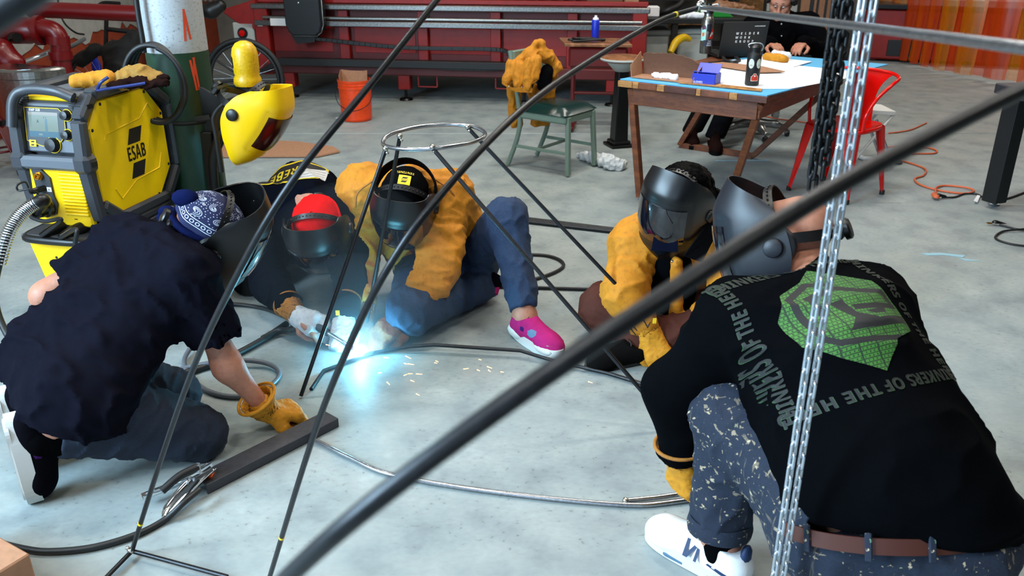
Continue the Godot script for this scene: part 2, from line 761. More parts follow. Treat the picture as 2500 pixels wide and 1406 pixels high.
func relief(m: StandardMaterial3D, t: Texture2D, cm: float, scale := 0.0) -> StandardMaterial3D:
	m.heightmap_enabled = true
	m.heightmap_texture = t
	m.heightmap_scale = cm
	if scale > 0.0:
		m.uv1_triplanar = true
		m.uv1_scale = Vector3.ONE * scale
	return m


func materials() -> void:
	var g := func(a: float) -> Color: return Color(a, a, a)
	var mottled := tex(0.012, 3, [0.0, g.call(0.86), 0.5, g.call(0.95), 1.0, g.call(1.0)], 512, 5)
	var cloth_bump := tex(0.09, 8, [0.0, g.call(0.2), 1.0, g.call(0.8)], 512, 3)
	var leather_tone := tex(0.02, 9, [0.0, g.call(0.7), 0.4, g.call(0.93), 1.0, g.call(1.0)], 512, 5)
	var brushed := tex(0.05, 12, [0.0, g.call(0.75), 1.0, g.call(1.0)], 256, 3)
	# floor: grey concrete with blotches, scuffs and speckle
	var fl := mat("concrete", Color(0.86, 0.905, 0.905), 0.62)
	grain(fl, tex(0.011, 21, [0.0, Color(0.55, 0.56, 0.57), 0.25, Color(0.605, 0.615, 0.62), 0.45, Color(0.645, 0.655, 0.655), 0.6, Color(0.665, 0.67, 0.665), 0.8, Color(0.69, 0.69, 0.685), 1.0, Color(0.75, 0.75, 0.74)], 1024, 8), 0.34, true)
	fl.detail_enabled = true
	fl.detail_blend_mode = BaseMaterial3D.BLEND_MODE_MUL
	fl.detail_uv_layer = BaseMaterial3D.DETAIL_UV_2
	fl.uv2_triplanar = true
	fl.uv2_world_triplanar = true
	fl.uv2_scale = Vector3(0.9, 0.9, 1.3)
	fl.detail_albedo = tex(0.03, 22, [0.0, Color(0.6, 0.59, 0.58), 0.1, Color(0.8, 0.79, 0.78), 0.2, Color(0.96, 0.96, 0.96), 0.75, Color(1, 1, 1), 1.0, Color(1, 1, 1)], 1024, 9)
	fl.roughness_texture = tex(0.01, 23, [0.0, g.call(0.75), 1.0, g.call(1.0)], 512, 4)
	relief(fl, tex(0.05, 24, [0.0, g.call(0.3), 1.0, g.call(0.7)], 512, 6), 0.06)
	mat("joint_filler", Color(0.2, 0.2, 0.2), 0.9)
	mat("floor_paint_blue", Color(0.55, 0.7, 0.76), 0.8)
	mat("floor_paint_white", Color(0.85, 0.86, 0.85), 0.8)
	grain(mat("wall_dark", Color(0.5, 0.49, 0.46), 0.9), mottled, 0.6, true)
	grain(mat("wall_white", Color(0.72, 0.72, 0.7), 0.9), mottled, 1.0, true)
	grain(mat("wall_orange", Color(0.62, 0.24, 0.1), 0.9), mottled, 1.0, true)
	grain(mat("ceiling", Color(0.35, 0.35, 0.34), 0.95), mottled, 0.5, true)
	mat("white_metal", Color(0.85, 0.85, 0.84), 0.5)
	var wg := mat("added_window_glow", Color(0.9, 0.95, 1.0), 0.3)  # glow of the unseen window added in the left wall
	wg.emission_enabled = true
	wg.emission = Color(0.76, 0.9, 1.0)
	wg.emission_energy_multiplier = 6.0
	var lg := mat("lamp_glow", Color(0.95, 0.95, 0.95), 0.5)
	lg.emission_enabled = true
	lg.emission = Color(1.0, 0.98, 0.94)
	lg.emission_energy_multiplier = 8.0
	# metals
	relief(grain(mat("rod_dark", Color(0.2, 0.205, 0.215), 0.38, 0.75), brushed, 6.0), brushed, 0.02)
	grain(mat("rod_bright", Color(0.74, 0.75, 0.77), 0.24, 0.95), brushed, 6.0)
	mat("weld_bead", Color(0.78, 0.76, 0.72), 0.25, 1.0)
	mat("galvanized", Color(0.78, 0.81, 0.84), 0.28, 0.9)
	mat("chrome", Color(0.86, 0.87, 0.88), 0.12, 1.0)
	grain(mat("stainless", Color(0.62, 0.62, 0.61), 0.3, 0.95), brushed, 3.0)
	mat("black_chain", Color(0.06, 0.06, 0.065), 0.42, 0.4)
	grain(mat("steel_plate", Color(0.3, 0.3, 0.32), 0.5, 0.7), mottled, 5.0)
	mat("brass", Color(0.85, 0.62, 0.25), 0.3, 1.0)
	mat("copper", Color(0.8, 0.36, 0.18), 0.4, 0.9)
	mat("cast_iron", Color(0.035, 0.037, 0.04), 0.35, 0.3)
	# plastics and paint
	mat("charcoal", Color(0.205, 0.215, 0.235), 0.42)
	mat("charcoal_light", Color(0.36, 0.38, 0.41), 0.45)
	mat("black_plastic", Color(0.035, 0.036, 0.04), 0.4)
	mat("black_matte", Color(0.03, 0.03, 0.033), 0.85)
	mat("black_paint", Color(0.03, 0.031, 0.035), 0.55)
	mat("rubber", Color(0.05, 0.052, 0.056), 0.55)
	mat("cable", Color(0.075, 0.08, 0.085), 0.5)
	mat("machine_yellow", Color(0.97, 0.79, 0.02), 0.36)
	mat("label_yellow", Color(0.95, 0.8, 0.1), 0.5)
	mat("print_black", Color(0.03, 0.03, 0.03), 0.6)
	mat("print_white", Color(0.88, 0.88, 0.88), 0.6)
	grain(mat("cap_yellow", Color(0.86, 0.68, 0.06), 0.35), leather_tone, 8.0)
	grain(mat("machine_red", Color(0.55, 0.055, 0.025), 0.5), mottled, 1.2)
	grain(mat("machine_red_deep", Color(0.36, 0.03, 0.02), 0.5), mottled, 1.2)
	mat("pipe_red", Color(0.4, 0.03, 0.045), 0.3)
	mat("chair_red", Color(0.78, 0.04, 0.02), 0.16)
	mat("desk_red", Color(0.36, 0.06, 0.06), 0.42)
	grain(mat("bucket_orange", Color(0.93, 0.27, 0.03), 0.4), mottled, 3.0)
	mat("cord_orange", Color(0.78, 0.36, 0.2), 0.6)
	mat("chair_green", Color(0.42, 0.5, 0.45), 0.42)
	mat("vinyl_green", Color(0.05, 0.16, 0.15), 0.25)
	grain(mat("tank_grey", Color(0.68, 0.7, 0.71), 0.45), tex(0.03, 31, [0.0, Color(0.35, 0.35, 0.35), 0.16, Color(0.7, 0.7, 0.7), 0.24, Color(0.93, 0.93, 0.93), 1.0, Color(1, 1, 1)], 512, 4), 4.0)
	grain(mat("tank_green", Color(0.1, 0.24, 0.16), 0.45), mottled, 4.0)
	mat("marker_orange", Color(0.8, 0.25, 0.1), 0.7)
	mat("blue_plastic", Color(0.03, 0.16, 0.72), 0.4)
	mat("tool_blue", Color(0.1, 0.18, 0.42), 0.3)
	mat("mat_blue", Color(0.33, 0.66, 0.84), 0.6)
	mat("green_plastic", Color(0.1, 0.5, 0.16), 0.5)
	mat("paper", Color(0.93, 0.93, 0.94), 0.8)
	mat("grey_box", Color(0.66, 0.67, 0.65), 0.6)
	relief(mat("foil_bag", Color(0.78, 0.79, 0.79), 0.35), tex(0.02, 33, [0.0, g.call(0.0), 1.0, g.call(1.0)], 256, 4), 1.2, 4.0)
	mat("brown_lens", Color(0.2, 0.06, 0.03), 0.2)
	# wood and card
	var wood := tex(0.004, 41, [0.0, Color(0.55, 0.5, 0.46), 0.35, Color(0.85, 0.82, 0.8), 0.5, Color(0.7, 0.66, 0.62), 0.65, Color(0.95, 0.93, 0.9), 1.0, Color(1, 1, 1)], 512, 6)
	var tw := grain(mat("table_wood", Color(0.5, 0.27, 0.13), 0.5), wood, 1.0)
	tw.uv1_scale = Vector3(1.2, 7, 7)
	grain(mat("table_wood_dark", Color(0.36, 0.17, 0.09), 0.5), wood, 5.0)
	grain(mat("table_wood_pale", Color(0.78, 0.56, 0.3), 0.55), wood, 5.0)
	grain(mat("desk_wood", Color(0.66, 0.45, 0.3), 0.4), wood, 4.0)
	grain(mat("crate_wood", Color(0.55, 0.4, 0.22), 0.8), wood, 4.0)
	grain(mat("cardboard", Color(0.66, 0.48, 0.36), 0.85), mottled, 5.0)
	grain(mat("cardboard_dark", Color(0.42, 0.28, 0.2), 0.85), mottled, 5.0)
	# cloth, leather, skin, hair
	for row in [["leather_yellow", Color(0.8, 0.53, 0.03)], ["leather_jacket", Color(0.79, 0.5, 0.02)], ["leather_tan", Color(0.66, 0.42, 0.13)], ["leather_brown", Color(0.55, 0.31, 0.14)], ["leather_white", Color(0.84, 0.85, 0.86)], ["leather_old", Color(0.62, 0.46, 0.16)]]:
		var lm := grain(mat(row[0], row[1], 0.78), leather_tone, 4.0)
		relief(lm, cloth_bump, 0.06)
		lm.rim_enabled = true
		lm.rim = 0.15
	for row in [["tee_black", Color(0.068, 0.07, 0.108)], ["shirt_black", Color(0.022, 0.027, 0.037)], ["jacket_navy", Color(0.03, 0.042, 0.08)], ["jacket_lining", Color(0.06, 0.065, 0.08)], ["shirt_navy", Color(0.05, 0.06, 0.12)], ["cap_black", Color(0.035, 0.036, 0.04)], ["cap_red", Color(0.85, 0.06, 0.05)], ["vest_lime", Color(0.72, 0.82, 0.25)], ["trousers_brown", Color(0.32, 0.19, 0.16)], ["trousers_black", Color(0.05, 0.05, 0.06)], ["coat_dark", Color(0.025, 0.026, 0.034)], ["sock_black", Color(0.02, 0.02, 0.025)], ["bandana_blue", Color(0.06, 0.09, 0.24)], ["shoe_black", Color(0.05, 0.048, 0.07)], ["shoe_purple", Color(0.25, 0.12, 0.36)], ["shoe_pink", Color(0.68, 0.16, 0.42)], ["shoe_teal", Color(0.4, 0.5, 0.6)], ["shoe_tan", Color(0.6, 0.54, 0.47)], ["boot_brown", Color(0.13, 0.07, 0.06)], ["boot_black", Color(0.07, 0.065, 0.062)]]:
		var cm := grain(mat(row[0], row[1], 0.88), mottled, 5.0)
		relief(cm, cloth_bump, 0.05)
		cm.metallic_specular = 0.1
	var denim := tex(0.05, 15, [0.0, Color(0.55, 0.58, 0.64), 0.4, Color(0.82, 0.85, 0.9), 1.0, Color(1, 1, 1)], 512, 5)
	relief(grain(mat("denim", Color(0.12, 0.215, 0.33), 0.85), denim, 4.0), cloth_bump, 0.05)
	relief(grain(mat("denim_dark", Color(0.1, 0.15, 0.22), 0.85), denim, 4.0), cloth_bump, 0.05)
	# the work jeans: blue denim under splashes of cream and green paint
	var pj := relief(grain(mat("denim_painted", Color(0.095, 0.14, 0.21), 0.85), denim, 4.0), cloth_bump, 0.05)
	pj.detail_enabled = true
	pj.detail_uv_layer = BaseMaterial3D.DETAIL_UV_2
	pj.uv2_triplanar = true
	pj.uv2_scale = Vector3.ONE * 1.9
	pj.detail_albedo = tex(0.02, 52, [0.0, Color(0.3, 0.55, 0.4, 1), 0.1, Color(0.3, 0.55, 0.4, 1), 0.11, Color(0.85, 0.76, 0.6, 0), 0.775, Color(0.85, 0.76, 0.6, 0), 0.785, Color(0.7, 0.63, 0.5, 1), 1.0, Color(0.84, 0.8, 0.72, 1)], 1024, 6)
	var skin := grain(mat("skin", Color(0.74, 0.5, 0.4), 0.55), mottled, 8.0)
	skin.subsurf_scatter_enabled = true
	skin.subsurf_scatter_strength = 0.08
	mat("shoe_white", Color(0.9, 0.9, 0.9), 0.55)
	mat("sole_white", Color(0.82, 0.82, 0.8), 0.7)
	mat("sole_blue", Color(0.3, 0.42, 0.52), 0.7)
	mat("print_navy", Color(0.08, 0.17, 0.32), 0.6)
	mat("belt_brown", Color(0.27, 0.11, 0.06), 0.5)
	mat("hair_black", Color(0.014, 0.012, 0.014), 0.55).metallic_specular = 0.12
	mat("hair_brown", Color(0.08, 0.05, 0.035), 0.6)
	mat("eye_white", Color(0.8, 0.78, 0.76), 0.3)
	mat("lip", Color(0.55, 0.25, 0.22), 0.5)
	# helmets
	mat("helmet_black", Color(0.035, 0.038, 0.048), 0.36)
	mat("helmet_grey", Color(0.085, 0.095, 0.125), 0.45)
	mat("helmet_yellow", Color(0.93, 0.74, 0.03), 0.3)
	var ln := mat("lens", Color(0.05, 0.045, 0.075), 0.06)
	ln.clearcoat_enabled = true
	ln.clearcoat = 1.0
	ln.clearcoat_roughness = 0.03
	# welding curtain: amber film that light passes
	var cu := mat("curtain_amber", Color(0.85, 0.3, 0.0, 0.62), 0.3)
	cu.transparency = BaseMaterial3D.TRANSPARENCY_ALPHA
	cu.backlight_enabled = true
	cu.backlight = Color(0.6, 0.3, 0.02)
	cu.albedo_texture = tex(0.01, 61, [0.0, Color(0.85, 0.8, 0.8), 1.0, Color(1, 1, 1)], 256, 3)
	var cl := mat("curtain_clear", Color(0.9, 0.56, 0.0, 0.5), 0.3)
	cl.transparency = BaseMaterial3D.TRANSPARENCY_ALPHA
	cl.backlight_enabled = true
	cl.backlight = Color(0.6, 0.45, 0.02)
	cl.albedo_texture = cu.albedo_texture
	var sp := mat("spark", Color(1, 0.7, 0.4), 0.5)
	sp.emission_enabled = true
	sp.emission = Color(1.0, 0.62, 0.35)
	sp.emission_energy_multiplier = 6.0
	var arc := mat("arc", Color(1, 1, 1), 0.5)
	arc.emission_enabled = true
	arc.emission = Color(0.75, 0.95, 1.0)
	arc.emission_energy_multiplier = 60.0
	var sc := mat("screen", Color(0.7, 0.8, 0.85), 0.2)
	sc.emission_enabled = true
	sc.emission = Color(0.7, 0.82, 0.88)
	sc.emission_energy_multiplier = 0.8
	var bold := SystemFont.new()
	bold.font_names = PackedStringArray(["Droid Sans"])
	bold.font_weight = 800
	M.font_bold = bold
	var serif := SystemFont.new()
	serif.font_names = PackedStringArray(["Droid Serif"])
	serif.font_weight = 800
	M.font_serif = serif

const WALL_X := -4.2
const BACK_Z := -12.6


func room() -> void:
	# the floor: two slabs with an open joint between them
	struct("floor", Geo.new().box(Vector3(20, 0.3, 14.1), Vector3(3.5, -0.15, -0.055), 0.004), M.concrete)
	struct("floor", Geo.new().box(Vector3(20, 0.3, 6.5), Vector3(3.5, -0.15, -10.37), 0.004), M.concrete)
	struct("trim_1", Geo.new().box(Vector3(20, 0.2, 0.03), Vector3(3.5, -0.115, -7.113), 0.0), M.joint_filler)
	struct("ceiling", Geo.new().box(Vector3(20, 0.3, 20.9), Vector3(3.5, 5.15, -3.2), 0.0), M.ceiling)
	# left wall: white above, orange below where the white has flaked off
	struct("wall_left", Geo.new().box(Vector3(0.3, 5.0, 20.6), Vector3(WALL_X - 0.15, 2.5, -3.2), 0.0), M.wall_orange)
	var f := noise(1.7, 71, 4)
	var low := []
	for k in 196:
		var z := 7.0 - k * 0.1
		low.append(Vector2(z, 0.62 + f.get_noise_1d(z * 2.0) * 0.16 + f.get_noise_1d(z * 9.0) * 0.1))
	low.append(Vector2(-12.6, 5.0))
	low.append(Vector2(7.0, 5.0))
	struct("wall_left_white_paint", Geo.new().prism(low, 0.012, Transform3D(Basis(Vector3(0, 0, 1), Vector3.UP, Vector3(-1, 0, 0)), Vector3(WALL_X + 0.006, 0, 0))), M.wall_white)
	struct("added_window_1", Geo.new().box(Vector3(0.03, 2.4, 2.6), Vector3(WALL_X + 0.02, 2.3, -0.6), 0.0), M.added_window_glow)  # added out of view, brightens the near-left floor
	var wf := Geo.new()
	for z in [-1.95, -0.6, 0.75]:
		wf.box(Vector3(0.06, 2.5, 0.06), Vector3(WALL_X + 0.04, 2.3, z), 0.004)
	for y in [1.08, 2.3, 3.52]:
		wf.box(Vector3(0.06, 0.06, 2.7), Vector3(WALL_X + 0.04, y, -0.6), 0.004)
	struct("trim_3", wf, M.white_metal)  # frame round the added window
	struct("wall_right", Geo.new().box(Vector3(0.3, 5.0, 20.6), Vector3(12.6, 2.5, -3.2), 0.0), M.wall_dark)
	struct("wall_back", Geo.new().box(Vector3(17.2, 5.0, 0.3), Vector3(4.2, 2.5, BACK_Z - 0.15), 0.0), M.wall_dark)
	# the wall behind the camera, with the open shutter door to the left
	struct("wall_front", Geo.new().box(Vector3(12.2, 5.0, 0.3), Vector3(6.6, 2.5, 7.05), 0.0), M.wall_dark)
	struct("wall_front", Geo.new().box(Vector3(4.9, 1.4, 0.3), Vector3(-2.0, 4.3, 7.05), 0.0), M.wall_dark)
	var k := 0
	for row in [[-1.6, -3.4], [1.6, -3.4], [-1.6, -7.4], [1.8, -7.4], [-1.6, 0.6], [1.6, 0.6], [4.6, -3.4], [4.6, -9.6], [0.4, -5.3]]:
		strip_light(Vector3(row[0], 4.75, row[1]), true, [8.0, 5.0, 3.5, 4.5, 9.0, 4.0, 5.0, 4.5, 11.0][k], ["white strip light under the ceiling over the steel rod frames", "white strip light under the ceiling right of the rod frames", "white strip light under the ceiling over the orange bucket", "white strip light under the ceiling over the work table", "white strip light under the ceiling behind the camera, left one", "white strip light under the ceiling behind the camera, right one", "white strip light under the ceiling over the red chair", "white strip light under the ceiling by the amber curtain", "white strip light under the ceiling over the green chair"][k])
		k += 1

func background() -> void:
	cutting_table()
	amber_booth()
	rear_bench()
	sprinkler_pipes()
	bicycle()


# the long red cutting table across the back; local x runs along its front, z = 0 is its front face
func cutting_table() -> void:
	var a: Vector3 = Vector3(-2.553, 0.55, -8.85)
	var b: Vector3 = Vector3(1.271, 0.615, -8.3)
	var yaw := -atan2(b.z - a.z, b.x - a.x)
	var L := Vector2(b.x - a.x, b.z - a.z).length()
	var t := thing("cutting_table", "long dark red steel cutting table with silver rails across the back of the shop", "machine", Vector3(a.x, 0, a.z), yaw)
	part("bed", Geo.new().box(Vector3(L, 0.62, 1.5), Vector3(L / 2, 0.555, -0.8), 0.01), M.machine_red_deep, t)
	part("base_beam", Geo.new().box(Vector3(L - 0.1, 0.1, 0.14), Vector3(L / 2, 0.3, -0.0), 0.008), M.machine_red_deep, t)
	part("end_panel", Geo.new().box(Vector3(0.14, 0.66, 0.12), Vector3(0.07, 0.56, 0.0), 0.008), M.machine_red, t)
	part("end_panel", Geo.new().box(Vector3(0.14, 0.66, 0.12), Vector3(L - 0.07, 0.56, 0.0), 0.008), M.machine_red, t)
	for x in [0.9, 1.7, 2.42, 3.16]:
		part("rib", Geo.new().box(Vector3(0.1, 0.56, 0.07), Vector3(x, 0.58, -0.02), 0.006), M.machine_red, t)
	for x in [0.45, 1.3, 2.06, 2.8, 3.5]:
		part("panel", Geo.new().box(Vector3(0.62, 0.3, 0.012), Vector3(x, 0.6, -0.05), 0.004), M.machine_red, t)
	part("top_rail", Geo.new().box(Vector3(L + 0.04, 0.05, 0.1), Vector3(L / 2, 0.89, 0.02), 0.008), M.stainless, t)
	part("guide_rail", Geo.new().box(Vector3(L - 0.02, 0.05, 0.05), Vector3(L / 2, 0.735, 0.06), 0.006), M.stainless, t)
	part("guide_rail", Geo.new().rod(Vector3(0.1, 0.785, 0.06), Vector3(L - 0.05, 0.785, 0.06), 0.018), M.stainless, t)
	part("rail_label", Geo.new().box(Vector3(0.3, 0.07, 0.004), Vector3(0.33, 0.745, 0.088), 0.001), M.print_white, t)
	for x in [0.06, L - 0.06]:
		var lab := part("number_plate", Geo.new().box(Vector3(0.05, 0.06, 0.004), Vector3(x, 0.73, 0.063), 0.001), M.print_white, t)
		part("digit", words("2", M.font_bold, 0.04, Transform3D(Basis(), Vector3(x, 0.73, 0.0665))), M.print_black, lab)
	part("top_frame", Geo.new().box(Vector3(L, 0.04, 0.06), Vector3(L / 2, 0.94, -0.06), 0.005), M.machine_red, t)
	for k in 30: # the slats of the cutting bed
		part("bed_slat", Geo.new().box(Vector3(0.012, 0.05, 1.3), Vector3(0.1 + k * (L - 0.2) / 29.0, 0.9, -0.8), 0.0), M.machine_red_deep, t)
	for x in [0.3, 1.5, 2.7, L - 0.3]:
		var f := part("foot", Geo.new().box(Vector3(0.12, 0.16, 0.12), Vector3(x, 0.19, 0.0), 0.006), M.machine_red, t)
		part("levelling_pad", Geo.new().lathe([Vector2(0, 0.002), Vector2(0.07, 0.002), Vector2(0.06, 0.02), Vector2(0.015, 0.025), Vector2(0.015, 0.12), Vector2(0, 0.12)], 14, Transform3D(Basis(), Vector3(x, 0, 0))), M.cast_iron, f)
	for x in [1.64, 2.42]:
		var g := Geo.new()
		for e in [[Vector3(0, 0.06, 0), Vector3(0.19, 0.06, 0)], [Vector3(0.19, 0.06, 0), Vector3(0.19, 0.17, 0)], [Vector3(0, 0.06, 0), Vector3(0, 0.17, 0)]]:
			g.bar(e[0], e[1], 0.014, 0.014, Vector3.BACK, 0.002)
		part("fork_pocket", g, M.machine_red, t).position = Vector3(x, 0.08, 0.02)
	# gantry end: a black cover with rounded lower corners and a pale edge
	var o := [Vector2(-0.18, 0.3), Vector2(0.19, 0.3), Vector2(0.19, -0.12), Vector2(0.165, -0.19), Vector2(0.12, -0.225), Vector2(-0.1, -0.225), Vector2(-0.15, -0.19), Vector2(-0.175, -0.12)]
	part("gantry_cover", Geo.new().prism(o, 0.16, Transform3D(Basis(), Vector3(0.57, 0.86, 0.16)), 0.012), M.black_plastic, t)
	var e2 := []
	for q in o:
		e2.append(Vector3(0.57 + q.x * 1.03, 0.86 + q.y * 1.02, 0.2))
	part("cover_trim", Geo.new().tube(e2, 0.007, 6), M.stainless, t)
	part("cover_bolt", Geo.new().ball(Vector3(0.55, 0.94, 0.242), 0.01, 8), M.galvanized, t)
	part("chain_bracket", Geo.new().prism([Vector2(-0.14, 0.04), Vector2(0.12, 0.04), Vector2(0.1, -0.03), Vector2(-0.08, -0.05)], 0.1, Transform3D(Basis(), Vector3(0.55, 0.6, 0.12))), M.black_paint, t)
	# the cable carrier: an upper run, the bend, and the tray it lies in
	var run := smooth([Vector3(0.66, 0.6, 0.14), Vector3(1.1, 0.56, 0.14), Vector3(1.6, 0.53, 0.14), Vector3(2.4, 0.53, 0.14), Vector3(2.56, 0.5, 0.14), Vector3(2.6, 0.43, 0.14), Vector3(2.56, 0.37, 0.14), Vector3(2.4, 0.345, 0.14), Vector3(1.9, 0.345, 0.14)], 8)
	for k in run.size() - 1:
		part("carrier_link", Geo.new().bar(run[k], run[k + 1] + (run[k + 1] - run[k]) * 0.04, 0.05, 0.035, Vector3.UP, 0.004), M.black_plastic, t)
	part("carrier_tray", Geo.new().box(Vector3(2.3, 0.07, 0.1), Vector3(1.4, 0.375, 0.13), 0.006), M.black_paint, t)
	part("carrier_tray_lip", Geo.new().bar(Vector3(0.05, 0.27, 0.12), Vector3(0.28, 0.39, 0.12), 0.08, 0.05), M.black_paint, t)
	# the left end: a red guard over the grey control box
	part("end_guard", Geo.new().prism([Vector2(0.02, 0.95), Vector2(-0.3, 0.86), Vector2(-0.32, 0.82), Vector2(-0.12, 0.68), Vector2(0.02, 0.66)], 0.5, Transform3D(Basis(), Vector3(0, 0, -0.2)), 0.01), M.machine_red, t)
	var cb := part("control_box", Geo.new().box(Vector3(0.22, 0.42, 0.3), Vector3(-0.13, 0.52, -0.1), 0.01), M.grey_box, t)
	part("stop_ring", Geo.new().lathe([Vector2(0.03, 0), Vector2(0.055, 0), Vector2(0.05, 0.012), Vector2(0.03, 0.012)], 18, Transform3D(Basis(Vector3.RIGHT, PI / 2), Vector3(-0.14, 0.63, 0.05))), M.black_plastic, cb)
	part("stop_button", Geo.new().lathe([Vector2(0, 0), Vector2(0.032, 0), Vector2(0.03, 0.02), Vector2(0, 0.024)], 16, Transform3D(Basis(Vector3.RIGHT, PI / 2), Vector3(-0.14, 0.63, 0.055))), M.chair_red, cb)
	solo("steel_offcut", Geo.new().prism([Vector2(-0.5, -0.04), Vector2(0.5, -0.02), Vector2(0.46, 0.05), Vector2(-0.4, 0.04)], 0.01, Transform3D(Basis(Vector3(1, 0, 0), Vector3(0, 0.02, -1), Vector3(0, 1, 0)), Vector3(-0.401, 0.946, -8.75) + Vector3(0, 0.03, 0))), M.paper, "white sheet offcut lying on the red cutting table", "sheet")
	solo("wooden_block", Geo.new().box(Vector3(0.34, 0.14, 0.2), Vector3(0.897, 0.969, -8.7) + Vector3(0, 0.03, 0), 0.004), M.cardboard_dark, "brown wooden block at the right end of the red cutting table", "block")
	solo("wooden_block", Geo.new().box(Vector3(0.13, 0.09, 0.12), Vector3(1.148, 0.946, -8.6) + Vector3(0, 0.03, 0), 0.004), M.cardboard, "small pale wooden block on the right corner of the red cutting table", "block")


# amber strip curtain of the welding booth, and what shows through it
func amber_booth() -> void:
	var t := thing("strip_curtain", "amber plastic strip curtain of the welding booth behind the red chair", "curtain")
	var foot := [Vector3(4.93, 0, -12.2), Vector3(5.02, 0, -11.4), Vector3(5.07, 0, -10.85), Vector3(5.13, 0, -10.3), Vector3(5.46, 0, -9.64), Vector3(5.9, 0, -9.0), Vector3(6.4, 0, -8.4), Vector3(6.9, 0, -7.8)]
	var line := smooth(foot, 4)
	var k := 0
	for i in range(0, line.size() - 2, 1):
		var p: Vector3 = line[i]
		var q: Vector3 = line[i + 1] + (line[i + 1] - line[i]) * 0.35
		var out := (q - p).cross(Vector3.UP).normalized() * (0.03 if i % 2 else -0.015)
		var rows := []
		for r in 7:
			var y := 0.04 + 2.6 * r / 6.0
			var row := []
			for c in 6:
				var s := float(c) / 5
				row.append(p.lerp(q, s) + out + out * 1.6 * sin(s * PI + r * 0.4) + Vector3(0, y, 0))
			rows.append(row)
		part("strip", Geo.new().sheet(rows), M.curtain_clear if i % 5 in [1, 3] else M.curtain_amber, t)
		k += 1
	part("head_rail", Geo.new().tube(line.map(func(p): return p + Vector3(0, 2.68, 0)), 0.03, 8), M.cast_iron, t)
	# the booth behind: a red cutter with a maker's sign and a lit pale wall
	var c := thing("cutting_machine", "dark red machine with pale lettering seen through the amber curtain", "machine", Vector3(6.1, -0.16, -11.3), -0.35)
	part("cabinet", Geo.new().box(Vector3(3.0, 0.62, 0.9), Vector3(0, 0.5, 0), 0.02), M.machine_red, c)
	part("table_top", Geo.new().box(Vector3(3.1, 0.06, 1.0), Vector3(0, 0.84, 0), 0.01), M.cast_iron, c)
	part("lettering", words("Swift-Cut", M.font_serif, 0.09, Transform3D(Basis(), Vector3(-0.42, 0.6, 0.456))), M.crate_wood, c)
	part("lettering", words("CNC", M.font_bold, 0.06, Transform3D(Basis(), Vector3(0.25, 0.66, 0.456))), M.crate_wood, c)
	for x in [-1.0, 0.1, 1.1]:
		part("vent", Geo.new().box(Vector3(0.36, 0.2, 0.02), Vector3(x, 0.34, 0.455), 0.004), M.black_plastic, c)
	for x in [-1.35, 1.35]:
		part("foot", Geo.new().box(Vector3(0.14, 0.2, 0.7), Vector3(x, 0.1, 0), 0.01), M.machine_red_deep, c)
	strip_light(Vector3(7.6, 3.6, -10.8), true, 14.0, "white strip light inside the booth behind the amber curtain")
	struct("wall_booth", Geo.new().box(Vector3(5.5, 3.2, 0.1), Vector3(7.8, 1.6, -12.35), 0.0), M.wall_white)


